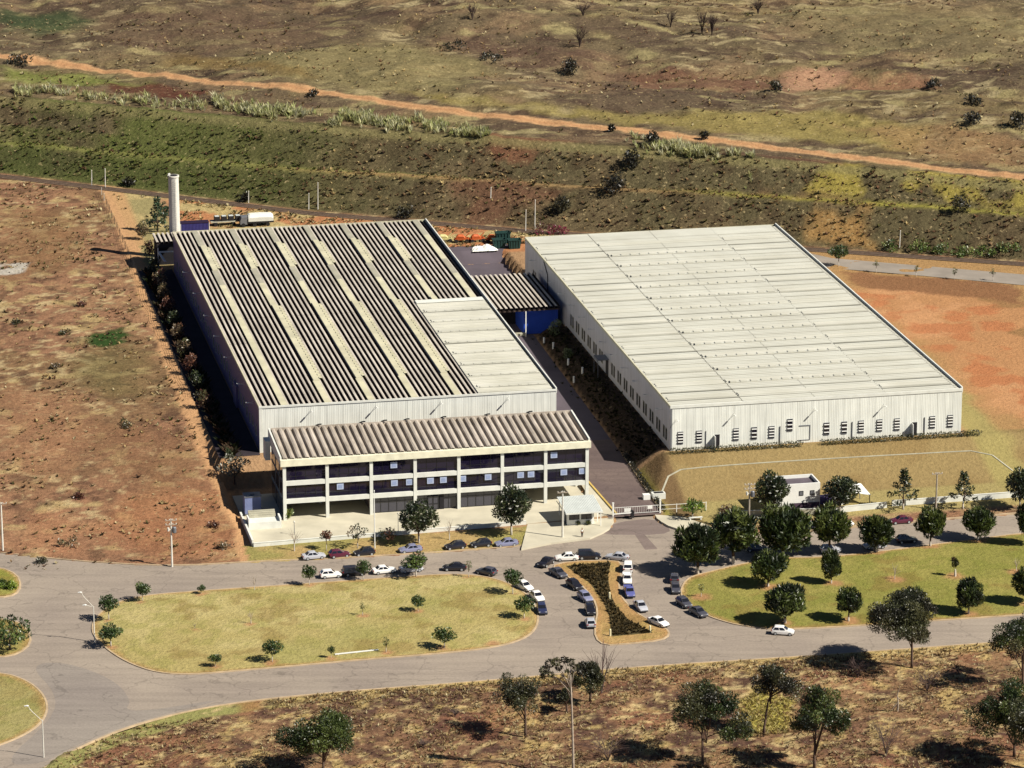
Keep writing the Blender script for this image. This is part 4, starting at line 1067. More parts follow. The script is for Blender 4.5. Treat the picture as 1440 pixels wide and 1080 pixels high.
def tree_meshes(name, seed, W, H, zb, ncl, cr, per, leaf, cols, tr=0.18, lean=(0, 0), lime=1.0, up=0.35, shell=0.75, aspect=0.45, limbs=6, bark=None, clumps=None, stems=1, jag=0.0, fill=0.55):
    r = np.random.default_rng(seed)
    if clumps is None:
        clumps = []; zc = (H+zb)/2; rx = max(W/2-cr*0.9, 0.05); rz = max((H-zb)/2-cr*0.75, 0.05)
        pts = []
        for i in range(ncl):
            best = None
            for _ in range(12):
                d = unit(1, r)[0]; rr = shell+(1-shell)*r.random() if r.random() < 0.8 else r.random()*shell
                p = d*rr
                m = min([np.linalg.norm(p-q) for q in pts] or [9])
                if best is None or m > best[0]: best = (m, p)
            p = best[1]; pts.append(p); p = p*(1+jag*r.uniform(-0.35, 0.12))
            k = cr*(0.7+0.6*r.random())
            clumps.append((lean[0]+p[0]*rx, lean[1]+p[1]*rx, zc+p[2]*rz, k))
    V, Q, T = leaf_cloud(clumps, per, leaf, cols, seed+5, up, aspect, fill)
    crown = tint_mesh(name+'_crown', V, Q, T, LEAF)
    mb = MB(); zt = zb+(H-zb)*0.55
    for s_ in range(stems):
        a = r.random()*6.28; off = 0.0 if stems == 1 else 0.28*H*0.25
        ex, ey = lean[0]*0.8+math.cos(a)*off*1.6, lean[1]*0.8+math.sin(a)*off*1.6
        zl = min(lime, zt*0.6) if lime else zt*0.3
        path = [(0, 0, -0.3), (ex*0.04, ey*0.04, zl*0.5), (ex*0.15, ey*0.15, zl), (ex*0.5+r.normal()*0.1, ey*0.5+r.normal()*0.1, (zl+zt)/2), (ex, ey, zt)]
        mb.tube(path, [tr*1.35, tr*1.05, tr*0.95, tr*0.7, tr*0.4], 7, mi=(lambda i: 1 if i < 2 and lime else 0))
    order = sorted(clumps, key=lambda c: -c[3])[:limbs]
    for c in order:
        z0 = zb*0.8+(zt-zb*0.8)*r.random()*0.7 if zb > 0.6 else zt*(0.3+0.4*r.random()); f = min(1, z0/zt)
        p0 = Vector((lean[0]*0.8*f, lean[1]*0.8*f, z0)); p1 = Vector(c[:3]); mid = (p0+p1)/2+Vector((r.normal()*0.15, r.normal()*0.15, 0.1*H*0.3))
        mb.tube([p0, mid, p1], [tr*0.5, tr*0.33, tr*0.12], 5)
    trunk = mb.mesh(name+'_trunk', [bark or TRUNK, LIME], smooth=True)
    return trunk, crown

def plant_tree(name, label, cat, group, loc, protos, i=0, sx=1.0, sz=1.0, rz=0.0, names=('trunk', 'crown')):
    t = thing(name, label, cat, loc, rz, group, (sx, sx, sz))
    tr, cr = protos[i % len(protos)]
    inst(names[0], tr, t); inst(names[1], cr, t); return t

PT = [tree_meshes('park_tree', 100+i, (7.4, 7.0, 7.8, 7.2, 7.6, 6.9)[i], (7.4, 7.9, 7.0, 7.6, 7.2, 8.1)[i], (1.0, 1.3, 0.9, 1.1, 1.4, 1.1)[i], (30, 24, 34, 27, 22, 28)[i], (1.15, 1.05, 1.2, 1.1, 1.3, 1.0)[i], 120, 0.85, PARK, 0.2, up=0.75, aspect=0.26, shell=0.72, jag=0.6) for i in range(6)]
ST = [tree_meshes('street_tree', 200+i, 7.3, 7.4, 1.6, 30, 1.0, 100, 0.5, STREETG, 0.17, lime=1.3, up=0.2) for i in range(3)]
SP = [tree_meshes('spiky_tree', 230+i, 5.6, 8.6, 1.6, 0, 0, 75, 0.5, STREETG, 0.16, lime=1.3, up=0.3,
      clumps=[(math.cos(k*2.4)*rr, math.sin(k*2.4)*rr, 2.2+k*0.28, 0.62) for k, rr in enumerate([2.3, 1.9, 2.4, 1.6, 2.2, 1.3, 2.0, 1.1, 1.7, 0.9, 1.4, 0.7, 1.1, 0.5, 0.8, 0.4, 0.5, 0.25, 0.2, 0.1, 0.05, 0])]) for i in range(2)]
YT = [tree_meshes('young_tree', 300+i, 3.9, 4.2, 1.4, 12, 0.75, 150, 0.36, YOUNG, 0.08, lime=1.1, up=0.25) for i in range(4)]
SAP = [tree_meshes('sapling', 340+i, 1.5, 2.9, 1.2, 6, 0.28, 120, 0.24, [C(120, 128, 74), C(98, 112, 56)], 0.055, lime=0.9) for i in range(3)]
def bare_meshes(name, seed, H, W, n, r0=0.04, lime=0.0, m=None, twigs=3):
    r = np.random.default_rng(seed); mb = MB()
    for k in range(n):
        a = 6.283*k/n+r.normal()*0.4; q = W/2*(0.4+0.6*r.random()); h = H*(0.65+0.35*r.random())
        x, y = math.cos(a)*q, math.sin(a)*q
        s0 = 0.0 if not lime else lime
        P = [(0, 0, s0-0.1), (x*0.25, y*0.25, s0+(h-s0)*0.4), (x*0.7, y*0.7, s0+(h-s0)*0.75), (x, y, h)]
        mb.tube(P, [r0, r0*0.8, r0*0.55, r0*0.25], 4)
        for t in range(twigs):
            p = Vector(P[2])*(0.6+0.3*r.random()); d = Vector((x+r.normal()*W*0.25, y+r.normal()*W*0.25, h*(0.75+0.3*r.random())))
            mb.tube([p, (p+d)/2+Vector((0, 0, 0.05*h)), d], [r0*0.45, r0*0.35, r0*0.2], 3)
    if lime: mb.tube([(0, 0, -0.1), (0, 0, lime)], [r0*2.2, r0*1.8], 6, 1)
    return mb.mesh(name, [m or TRUNKP, LIME])
BARE = [bare_meshes('bare_sapling', 400+i, 3.2, 1.5, 6, 0.035, 1.0) for i in range(3)]

def px_h(base, top):       # height in metres of something standing at a picture point
    g = G(*base); sl = math.hypot(g.y, HC-g.z); return (base[1]-top)/(F/sl*math.cos(TH))
def px_w(base, w):
    g = G(*base); return w/(F/math.hypot(g.y, HC-g.z))

def tufts(name, label, pts, size, cols, seed, blades=6, wide=0.5, m=DRYLEAF, hmul=1.0, flat=0.5):
    r = np.random.default_rng(seed); n = len(pts); pts = np.asarray(pts)
    a = r.random((n, blades))*6.283; tilt = flat+(1-flat)*r.random((n, blades))
    L = size[:, None]*(0.6+0.6*r.random((n, blades)))
    dx = np.cos(a)*tilt; dy = np.sin(a)*tilt; dz = np.sqrt(np.maximum(0.05, 1-0.6*tilt**2))*hmul
    tip = pts[:, None]+np.stack([dx*L, dy*L, dz*L], -1)
    wv = np.stack([-np.sin(a), np.cos(a), np.zeros_like(a)], -1)*(L*wide*0.5)[..., None]
    mid = pts[:, None]+np.stack([dx*L*0.35, dy*L*0.35, dz*L*0.5], -1)
    b0 = pts[:, None]-wv*0.5+np.zeros_like(tip)
    V = np.stack([b0, mid+wv, tip, mid-wv], 2).reshape(-1, 3)
    cols = np.array([c[:3] for c in cols]); t = cols[r.integers(len(cols), size=n)]*(0.7+0.6*r.random(n))[:, None]
    T = np.repeat(np.concatenate([t, np.ones((n, 1))], 1), blades*4, 0)
    o = D.objects.new(name, tint_mesh(name, V, np.arange(len(V)).reshape(-1, 4), T, m)); COL.objects.link(o)
    return tag(o, label, name.replace('_', ' '), kind='stuff')
# park trees on the right lawn: base, picture width, picture top
park = [
 ((981, 807), 58, 742, 'large dark round tree at the left tip of the right lawn, shading two cars'),
 ((1031, 792), 66, 725, 'large dark round tree second along the street edge of the right lawn'),
 ((1101, 783), 64, 714, 'tallest dark tree on the right lawn edge, in front of the small white building'),
 ((1166, 777), 53, 716, 'dark round tree on the lawn edge just right of the small white building'),
 ((1080, 826), 49, 773, 'dark round tree alone in the left part of the right lawn'),
 ((1169, 822), 31, 776, 'narrow dark tree with white base in the middle of the right lawn'),
 ((1104, 877), 57, 822, 'dark round tree beside the lone white car on the lower street'),
 ((1193, 874), 42, 828, 'dark round tree with white trunk on the lower lawn edge right of the white car'),
 ((1232, 776), 45, 723, 'dark round tree in front of the open shelter with white sheets'),
 ((1308, 768), 43, 714, 'dark round tree at the foot of the wooden pole on the right'),
 ((1375, 760), 46, 713, 'dark round tree on the lawn edge second from the right picture border'),
 ((1447, 767), 40, 708, 'dark round tree on the upper lawn edge cut by the right picture border'),
 ((1362, 864), 39, 815, 'dark round tree with white trunk near the lower street right of the big bush tree'),
 ((1444, 851), 46, 800, 'dark round tree on the lower lawn cut by the right picture border'),
 ((1281, 874), 36, 824, 'dark round tree half hidden behind the big spreading bush tree'),
]
for i, (b, w, t, lab) in enumerate(park):
    g = G(*b); g.z = 0.1
    plant_tree('park_tree', lab, 'tree', 'round dark trees on the right lawn', g, PT, i, px_w(b, w)/6.4*(1.14 if i < 4 else 1.0), px_h(b, t)/7.0*(1.06 if i < 4 else 1.0), i*1.3)
street = [
 ((1083, 727), 52, 664, 'large dark tree against the left side of the small white building', ST),
 ((1181, 722), 52, 671, 'broad dark street tree between the small white building and the open shelter', ST),
 ((1270, 717), 46, 657, 'tall spiky conical tree beside the open shelter with white sheets', SP),
 ((1354, 716), 44, 662, 'open spiky tree on the pavement right of the wooden pole', SP),
 ((1434, 716), 44, 658, 'loose street tree with white trunk at the right picture border', ST),
 ((589, 764), 56, 706, 'large round dark tree before the middle of the office, rooted at the front wall', ST),
 ((719, 753), 55, 684, 'tall dark tree before the right half of the office near the guardhouse', ST),
]
for i, (b, w, t, lab, pr) in enumerate(street):
    W0, H0 = (5.6, 8.6) if pr is SP else (6.6, 7.2)
    plant_tree('street_tree', lab, 'tree', 'trees along the pavement', G(*b), pr, i, px_w(b, w)/W0, px_h(b, t)/H0, i*2.1)
young = [
 ((200.5, 846), 25, 821, 'small dense ball headed tree at the upper left end of the left lawn'),
 ((153, 873), 29, 838, 'young tree right of the street lamp at the left end of the lawn'),
 ((156, 910), 36, 880, 'young tree at the foot of the double street lamp on the lawn tip'),
 ((283, 836), 13, 824, 'tiny leafy tree on the upper edge of the left lawn near its left end'),
 ((303, 939), 18, 921, 'small leafy tree on the lower left edge of the left lawn'),
 ((383, 932), 27, 901, 'young bushy tree on the lower edge of the left lawn, left of the white beam'),
 ((435, 823), 21, 795, 'young tree with white trunk beside the white hatchback on the lawn edge'),
 ((511, 816), 22, 789, 'young round tree beside the black van on the upper lawn edge'),
 ((585, 811), 38, 780, 'spreading young tree overhanging the parked silver car on the lawn edge'),
 ((721, 836), 28, 800, 'young round tree on the right end of the left lawn, upper of the two'),
 ((737, 870), 29, 839, 'young flat topped tree on the right end of the left lawn, lower of the two'),
 ((588, 861), 21, 838, 'small flat topped tree in the middle of the left lawn'),
 ((625, 912), 31, 884, 'leaning young tree near the lower edge of the left lawn'),
 ((466, 926), 9, 908, 'little leafy tree at the left end of the white beam on the lawn'),
]
for i, (b, w, t, lab) in enumerate(young):
    g = G(*b); g.z = 0.12
    plant_tree('young_tree', lab, 'tree', 'young trees on the left lawn', g, YT, i, px_w(b, w)/3.4, px_h(b, t)/4.0, i*1.9)
saps = [
 ((543, 918), 'thin sapling at the right end of the white beam on the lawn', SAP, 1.0),
 ((510, 867), 'thin sparse sapling near the middle of the left lawn', SAP, 0.9),
 ((659, 812), 'thin sapling with white trunk between the two dark cars on the upper lawn edge', SAP, 1.1),
 ((986, 840), 'small green sapling at the left tip of the right lawn', SAP, 0.9),
]
for i, (b, lab, pr, s) in enumerate(saps):
    g = G(*b); g.z = 0.12; plant_tree('sapling', lab, 'sapling', 'thin saplings on the lawns', g, pr, i, s, s, i)
bares = [
 ((358, 831), 'bare sapling on the upper edge of the left lawn', 0.9), ((353, 879), 'bare staked sapling in the left half of the left lawn', 0.9),
 ((274, 886), 'short bare sapling nearest the left end of the left lawn', 0.45), ((1258, 816), 'bare sapling with white base in the middle of the right lawn', 1.0),
 ((1429, 805), 'bare sapling with white base near the right picture border', 1.0), ((414, 774), 'bare white trunked sapling before the left end of the front wall', 1.5),
 ((632, 760), 'bare reddish sapling before the front wall in the middle of the office', 1.3),
]
for i, (b, lab, s) in enumerate(bares):
    g = G(*b); g.z = max(g.z, 0.1)
    t = thing('bare_sapling', lab, 'sapling', g, i, 'bare saplings', s); inst('stem', BARE[i % 3], t)
def single(name, label, cat, me, loc, rz=0.0, s=1.0, group=None):
    o = D.objects.new(name, me); COL.objects.link(o); o.location = loc; o.rotation_euler = (0, 0, rz); o.scale = (s,)*3 if not hasattr(s, '__len__') else s
    return tag(o, label, cat, group)
# palm-like sapling
g = G(1343, 812); t = thing('young_palm', 'young palm with brown fronds and white base on the right lawn', 'palm', (g.x, g.y, 0.12))
mb = MB(); mb.tube([(0, 0, -0.1), (0, 0, 0.7), (0, 0, 1.5)], [0.22, 0.2, 0.12], 8, mi=lambda i: 1); t_ = mb.build('trunk', [TRUNK, LIME], t)
V, Q, T = leaf_cloud([(-.15, 0, 2.3, .5), (-.2, .1, 3.0, .5), (.15, 0, 2.6, .5), (-.4, 0, 3.4, .35)], 150, 0.7, [C(110, 84, 60), C(84, 84, 48)], 3, up=1.2, aspect=0.2); inst('fronds', tint_mesh('palm_fronds', V, Q, T, LEAF), t)
# mixed planting in front of the office and by the gate
tm = [tree_meshes('bright_shrub', 501, 5.0, 3.6, 1.2, 16, 0.65, 90, 0.42, SPRING, 0.1, lime=0.9, stems=3, bark=TRUNKP)]
plant_tree('shrub_tree', 'bright green flat topped shrub tree on the pavement right of the gate', 'shrub', None, G(974, 729), tm)
tm = [tree_meshes('rusty_shrub', 502, 3.6, 3.0, 0.5, 10, 0.6, 60, 0.35, RUSTY+DUSTY, 0.07, lime=0)]
plant_tree('shrub_tree', 'reddish sparse shrub left of the utility pole before the grass slope', 'shrub', None, G(1024, 729), tm)
tm = [tree_meshes('purple_shrub', 503, 2.4, 3.8, 2.0, 7, 0.55, 110, 0.4, RUSTY, 0.07, lime=1.1)]
plant_tree('young_tree', 'young reddish brown leaved tree before the front wall behind the maroon car', 'tree', None, G(459, 774), tm)
tm = [tree_meshes('thin_shrub', 504, 4.2, 4.8, 1.4, 9, 0.6, 60, 0.4, STREETG+DUSTY, 0.08, lime=1.0)]
plant_tree('street_tree', 'thin sparse tree behind the front wall left of the flagpole', 'tree', None, G(503, 771), tm)
tm = [tree_meshes('dark_shrub', 505, 4.0, 3.2, 0.6, 10, 0.6, 80, 0.4, STREETG+RUSTY, 0.08, lime=0)]
plant_tree('shrub_tree', 'dark low bush behind the front wall left of the round tree', 'shrub', None, G(546, 764), tm)
def bush_mesh(name, seed, W, H, cols, n=12, leaf=0.3, per=80, cr=0.45, up=0.3):
    r = np.random.default_rng(seed); cl = []
    for i in range(n):
        a = r.random()*6.28; q = math.sqrt(r.random())*max(W/2-cr*0.6, .05); z = cr*0.5+r.random()*max(H-cr*1.3, 0.02)*(1-0.6*q/(W/2))
        cl.append((math.cos(a)*q, math.sin(a)*q, z, cr*(0.7+0.6*r.random())))
    return tint_mesh(name, *leaf_cloud(cl, per, leaf, cols, seed+1, up), LEAF)
BALL = bush_mesh('round_bush', 51, 1.1, 1.0, [C(110, 112, 60), C(80, 84, 46)], 10, 0.16, 300, 0.3)
single('round_bush', 'clipped round bush before the guardhouse, left of the two', 'bush', BALL, tuple(at(813, 738, .33)), 0, 1.0, 'clipped bushes at the guardhouse')
single('round_bush', 'clipped round bush before the guardhouse, right of the two', 'bush', BALL, tuple(at(828, 738, .33)), 2, 1.05, 'clipped bushes at the guardhouse')
single('potted_palm', 'pale green spiky plant at the left corner column of the office', 'plant', bush_mesh('potted_palm', 52, 1.7, 2.2, [C(170, 176, 96), C(110, 124, 60)], 8, 0.7, 90, 0.5, 0.6), tuple(at(408, 730, .42)))
# narrow bush trees in the shaded strip of the works road
for i, (b, w, h, lab) in enumerate((((779, 472), 16, 5.0, 'tall pale leaved bush beside the blue wall of the loading shed'), ((799, 504), 10, 2.6, 'small bush in the shaded strip of the works road'))):
    p = G(*b)
    single('works_bush', lab, 'bush', bush_mesh('works_bush', 60+i, px_w(b, w)*1.1, h, [C(150, 160, 110), C(92, 104, 66), C(66, 80, 48)], 14, 0.4, 70, 0.6), tuple(p), 0, 1)
# hedges
def hedge(label, pts, w, h, cols, seed, leaf=0.3, n=55):
    r = np.random.default_rng(seed); cl = []
    for i in range(len(pts)-1):
        a = Vector(pts[i]); b = Vector(pts[i+1]); m = max(2, int((b-a).length/0.55))
        for k in range(m):
            p = a.lerp(b, k/m); cl.append((p.x+r.normal()*0.06, p.y+r.normal()*0.06, p.z+h*0.5, w*0.72*(0.9+0.2*r.random())))
    V, Q, T = leaf_cloud(cl, -n, leaf, cols, seed, 0.3)
    return single('hedge', label, 'hedge', tint_mesh('hedge', V, Q, T, LEAF), (0, 0, 0), 0, 1, 'clipped hedges')
HG = [C(66, 70, 32), C(50, 56, 28), C(84, 86, 40)]
hedge('long clipped hedge before the right half of the pale roofed warehouse front', [U(105.2, -16.9, 5), U(137.0, -16.9, 5)], 1.0, 1.1, HG, 1)
hedge('clipped hedge before the left half of the pale roofed warehouse front', [U(76.0, -16.7, 5), U(101.4, -16.9, 5)], 1.0, 1.1, HG, 2)
hedge('dark clipped hedge running up the right side of the works road', [U(69.3, v, float(alley_z(v))) for v in (-36, -28, -20, -12, -5)], 0.8, 0.8, [C(50, 48, 34), C(36, 38, 26)], 3)
# shrubs along the left fence
cols_cycle = [DUSTY, RUSTY, STREETG, DUSTY+RUSTY]
for i, (px, py, w, h) in enumerate(((189, 322, 14, 4.0), (199, 350, 15, 4.5), (207, 372, 15, 4.2), (214, 392, 17, 4.5), (220, 410, 15, 4), (226, 426, 16, 3.6), (234, 448, 16, 4), (240, 466, 16, 3.8), (249, 490, 18, 4.2), (258, 512, 16, 4), (266, 536, 17, 4.2), (274, 560, 16, 3.6))):
    nm = ['first', 'second', 'third', 'fourth', 'fifth', 'sixth', 'seventh', 'eighth', 'ninth', 'tenth', 'eleventh', 'twelfth'][i]
    tm = [tree_meshes('fence_shrub', 600+i, px_w((px, py), w)*1.45, h*1.15, 0.3, 14, 0.85, 60, 0.42, cols_cycle[i % 4], 0.07, lime=0, limbs=4)]
    p = at(px+11, py+15, 5.0)
    plant_tree('fence_shrub', 'dusty shrub on the fence beside the left warehouse, %s counted from the chimney' % nm, 'shrub', 'shrubs along the left fence', (p[0], p[1], 4.95), tm)
tm = [tree_meshes('silver_tree', 650, 6.4, 6.0, 0.8, 18, 0.8, 50, 0.5, [C(150, 146, 130), C(96, 98, 74), C(70, 70, 52)], 0.14, lime=0)]
plant_tree('silvery_tree', 'silvery leaved tree at the front left corner of the left warehouse', 'tree', None, U(-6.2, -6.5, 1.5), tm)
tm = [tree_meshes('conifer', 660, 5.2, 8.5, 0.4, 0, 0, 60, 0.6, [C(62, 88, 62), C(48, 70, 48), C(82, 106, 74)], 0.16, lime=0, up=0.1, clumps=[(math.cos(k*2.4)*rr, math.sin(k*2.4)*rr, 1.0+k*0.37, 0.75) for k, rr in enumerate([2.2, 2.0, 2.3, 1.9, 2.0, 1.6, 1.8, 1.4, 1.5, 1.1, 1.2, 0.8, 0.9, 0.5, 0.5, 0.3, 0.2, 0.1, 0, 0])])]
plant_tree('conifer', 'blue green conifer standing left of the chimney', 'tree', None, tuple(at(222, 326, 5.0)), tm)
tm = [tree_meshes('conifer_small', 661, 3.4, 5.5, 0.4, 12, 0.7, 60, 0.5, [C(62, 88, 62), C(48, 70, 48)], 0.1, lime=0)]
plant_tree('conifer', 'smaller dark tree behind the conifer left of the chimney', 'tree', None, tuple(at(232, 312, 5.0)), tm)
V, Q, T = leaf_cloud([(x, y, z, 0.9) for x, y, z in ((-3, 0, 1), (-2, .6, 1.6), (-1, 0, 1.8), (0, .5, 1.4), (1, 0, 1.3), (2, .4, 1.1), (2.8, 0, .9), (-2.4, -.6, .8), (0, -.6, .9), (1.6, -.5, .8))], 70, 0.4, [C(150, 50, 80), C(110, 40, 60), C(170, 70, 100), C(90, 70, 50)], 77)
single('bougainvillea', 'magenta flowering bougainvillea behind the pale roofed warehouse', 'shrub', tint_mesh('bougainvillea', V, Q, T, LEAF), tuple(at(775, 330, 5.0)), 0, 1.15)
for i, (px, lab) in enumerate(((1179, 'green tree'), (1232, 'tiny sapling'), (1288, 'small sapling'), (1342, 'leafless sapling'), (1396, 'short sapling'))):
    b = (px, [375, 383, 389, 393, 395][i]); p = at(b[0], b[1], 5.0)
    if i == 0: plant_tree('young_tree', 'small bright green tree with white trunk beside the far service road', 'tree', None, tuple(p), YT, 1, 1.25, 1.25)
    else:
        w_ = ['', 'second', 'third', 'fourth', 'fifth'][i]
        plant_tree('sapling', 'white trunked %s beside the far service road, %s from the left' % (lab.split()[-1], w_), 'sapling', 'saplings along the far service road', tuple(p), SAP, i, 1.1, 1.0)
for i, px in enumerate((1255, 1292, 1325, 1352, 1383, 1418)):
    p = G(px, 345+i*3.0); nm = ['leftmost', 'second from the left', 'third from the left', 'third from the right', 'second from the right', 'rightmost'][i]
    single('green_shrub', 'bright green shrub at the embankment foot on the right, %s' % nm, 'shrub', bush_mesh('green_shrub', 700+i, 5.5, 3.4, [C(110, 130, 60), C(80, 100, 48), C(140, 150, 80)], 14, 0.5, 42, 0.8), p, i, 1.0, 'green shrubs at the embankment foot')
# ---- wild trees in the foreground
def wild(name, lab, base, w, top, bot, seed, cols, ncl, lean=(0, 0), stems=1, bark=None, per=55, leaf=0.42, crf=0.2, limbs=9, tr=0.2, group='wild trees in the foreground scrub'):
    H = px_h(base, top)*1.03; zb = px_h(base, bot)*0.9; W = px_w(base, w)*1.22
    r = np.random.default_rng(seed*3+1); z0 = max(zb, 0.5); cl = []
    nl = 3 if ncl < 10 else 4 if ncl < 17 else 5 if ncl < 23 else 8          # a few limbs, each carrying its own mass of leaves
    for k in range(nl):
        a_ = 6.283*k/nl+r.normal()*0.5; q_ = W*(0.20+0.10*r.random()) if k else W*0.05; lz = z0+(H-z0)*(0.35+0.45*r.random()) if k else z0+(H-z0)*0.72
        lr = W*(0.17+0.07*r.random()); m_ = 5 if ncl < 17 else 6
        if k == 0: m_ += 4
        for j in range(m_):
            d = unit(1, r)[0]; c_ = lr*(0.42+0.3*r.random())
            z_ = lz+d[2]*lr*0.55; z_ = min(max(z_, z0+c_*0.3), H-c_*0.8)
            cl.append((lean[0]+math.cos(a_)*q_+d[0]*lr*0.8, lean[1]+math.sin(a_)*q_+d[1]*lr*0.8, z_, c_))
    tm = [tree_meshes(name, seed, W, H, z0, 0, 0, per*5.0, leaf*0.8, cols, tr, lean, 0, 0.25, 0.8, 0.42, 9, bark, cl, stems, 0.0, 0.3)]
    return plant_tree(name, lab, 'tree', group, G(*base), tm)
wild('wild_tree', 'green bushy tree cut by the lower border left of the middle', (455, 1092), 104, 1004, 1078, 801, EUCG, 18, crf=0.26)
wild('wild_tree', 'open crowned grey green tree casting a broad shadow below the street', (739, 1036), 72, 950, 1012, 802, EUC, 20, crf=0.22, per=50, leaf=0.34)
tm = [tree_meshes('eucalyptus', 803, 6, 19, 15, 0, 0, 200, 0.42, EUC, 0.2, (-0.6, 0), 0, 0.1, 0.6, 0.4, 12, TRUNKP, [(-4.4, 0, 17.2, .75), (-3.6, .3, 18.2, .8), (-2.7, -.3, 18.7, .75), (-2.2, .2, 17.6, .6), (-1.4, 0, 18.9, .6), (-.5, .3, 18.4, .7), (.3, 0, 17.8, .5), (-3.4, 0, 16.6, .5), (-4.7, .2, 16.2, .45), (.9, 0, 17.0, .4), (-1.0, -.4, 17.2, .35)])]
plant_tree('eucalyptus', 'tall slender pale trunked tree rising from the lower border over the street', 'tree', 'wild trees in the foreground scrub', G(806, 1092), tm)
wild('wild_tree', 'dark many stemmed tree at the street edge below the triangular island', (830, 986), 62, 932, 970, 804, EUC, 13, stems=3, crf=0.2)
wild('wild_tree', 'small dark scrub tree left of the many stemmed tree', (797, 1002), 30, 965, 997, 805, EUC, 8, crf=0.26)
wild('wild_tree', 'dark leaning tree with low crown left of the yellow grass', (988, 1074), 100, 962, 1056, 806, EUC+PARK, 18, lean=(1.6, 0), stems=2, crf=0.24)
wild('eucalyptus', 'leaning tree with high sparse crown above the yellow grass', (1074, 1033), 78, 942, 984, 807, EUC, 12, lean=(1.8, 0), crf=0.2, per=45)
wild('wild_tree', 'dense dark rounded tree at the lower border right of the yellow grass', (1145, 1080), 92, 956, 1062, 808, EUCG+PARK, 22, crf=0.27, per=60)
wild('wild_tree', 'biggest spreading two trunked tree, overlapping the lower street', (1282, 939), 106, 838, 915, 809, EUC+DUSTY[3:], 24, stems=2, crf=0.24, per=60)
wild('wild_tree', 'dark tree at the right border below the lower street', (1438, 964), 84, 864, 950, 810, EUC+PARK, 16, crf=0.26)
wild('wild_tree', 'pale green tree at the right border near the lower corner', (1426, 1064), 104, 946, 1046, 811, EUCG, 18, crf=0.26)
wild('wild_tree', 'dark scrub tree in the lower right corner', (1462, 1084), 90, 975, 1075, 813, EUC, 12, crf=0.28)
for i, (b, w, top, lab) in enumerate((((1206, 953), 34, 925, 'bare purple grey bush in the shade of the biggest spreading tree'), ((1246, 1062), 62, 1008, 'large bare grey bush near the lower border on the right'), ((1304, 972), 50, 935, 'bare brown bush right of the biggest spreading tree'), ((846, 975), 44, 902, 'leafless branching tree over the street below the triangular island'),
      ((855, 1070), 50, 1035, 'bare brown bush at the lower border below the many stemmed tree'), ((640, 1008), 14, 996, 'small dry bush alone in the lower scrub left of the open crowned tree'), ((595, 1050), 20, 1040, 'low dark bush at the lower border beside the green bushy tree'))):
    single('bare_bush', lab, 'bush', bare_meshes('bare_bush', 900+i, px_h(b, top), px_w(b, w), 16 if i != 3 else 7, 0.045 if i != 3 else 0.08, 0, mat('grey_twigs', C(120, 98, 92), 0.9, 0.3, 2), 5), G(*b), 0, 1, 'leafless bushes in the foreground')
g = G(1262, 1000); mb = MB(); mb.tube([(0, 0, -.2), (.1, 0, 1.4), (-.1, .1, 2.6), (.25, 0, 4.2)], [.16, .12, .09, .04], 6); mb.tube([(0, 0, 1.5), (-.9, 0, .2)], [.1, .05], 5); mb.tube([(0, 0, 2.3), (.9, .2, 1.5)], [.08, .03], 5)
single('dead_tree', 'pale dead stump with two broken limbs in the foreground scrub', 'dead tree', mb.mesh('dead_tree', TRUNKP), g)
# dark undergrowth below the left fence and planting along the shaded works road
rr = np.random.default_rng(88); pts = []
for v in np.arange(-2, 138, 0.35): pts.append(tuple(U(-6.0+rr.normal()*0.6, v, 4.95)))
tufts('fence_undergrowth', 'dark leafy undergrowth along the left warehouse fence', np.array(pts), 0.8+1.3*rr.random(len(pts)), [C(60, 58, 38), C(84, 66, 48), C(52, 60, 34), C(110, 84, 66)], 89, blades=12, wide=0.45)
pts = []
for v in np.arange(-12, 74, 0.12):
    q_ = U(72.2+rr.normal()*1.5, v); pts.append((q_.x, q_.y, float(height(q_.x, q_.y))-.03))
tufts('road_planting', 'low dark planting in the shaded strip of the works road', np.array(pts), 0.25+0.4*rr.random(len(pts)), [C(60, 60, 36), C(48, 46, 32), C(80, 76, 46)], 90, blades=8, wide=0.5)
# ---- bushes on the vacant land at left
fieldb = [((98, 768), 34, 'pale dry bush over dark scrub beside the street at the left lot', DUSTY, 2.8), ((60, 792), 22, 'low dark bush on the street edge of the left lot', EUC, 1.4), ((92, 470), 22, 'low olive bush in the far part of the left lot', EUC, 1.4), ((78, 518), 16, 'dry bush left of the green patch in the left lot', DUSTY, 1.4), ((115, 430), 16, 'leafless dark bush near the path in the left lot', RUSTY, 1.6), ((112, 700), 18, 'scrubby dark bush in the middle of the left lot', RUSTY, 1.2), ((24, 455), 16, 'low green bush at the left picture border in the lot', EUC, 1.0), ((178, 600), 26, 'straw coloured bush pile beside the path in the left lot', DUSTY, 1.2), ((318, 770), 26, 'grey scrub heap at the street corner beside the terrace', DUSTY, 1.4), ((300, 742), 20, 'dark burnt bush left of the white terrace', RUSTY, 1.2)]
for i, (b, w, lab, cols, h) in enumerate(fieldb):
    single('scrub_bush', lab, 'bush', bush_mesh('scrub_bush', 1000+i, px_w(b, w), h, cols, 12, 0.4, 45, 0.6), G(*b), i, 1, 'bushes on the left lot')
tm = [tree_meshes('corner_tree', 1020, 8.4, 6.0, 0.8, 26, 0.9, 60, 0.5, YOUNG, 0.18, lime=0)]
plant_tree('island_tree', 'spreading green tree on the small island at the left picture border', 'tree', None, tuple(at(14, 914, .13)), tm)
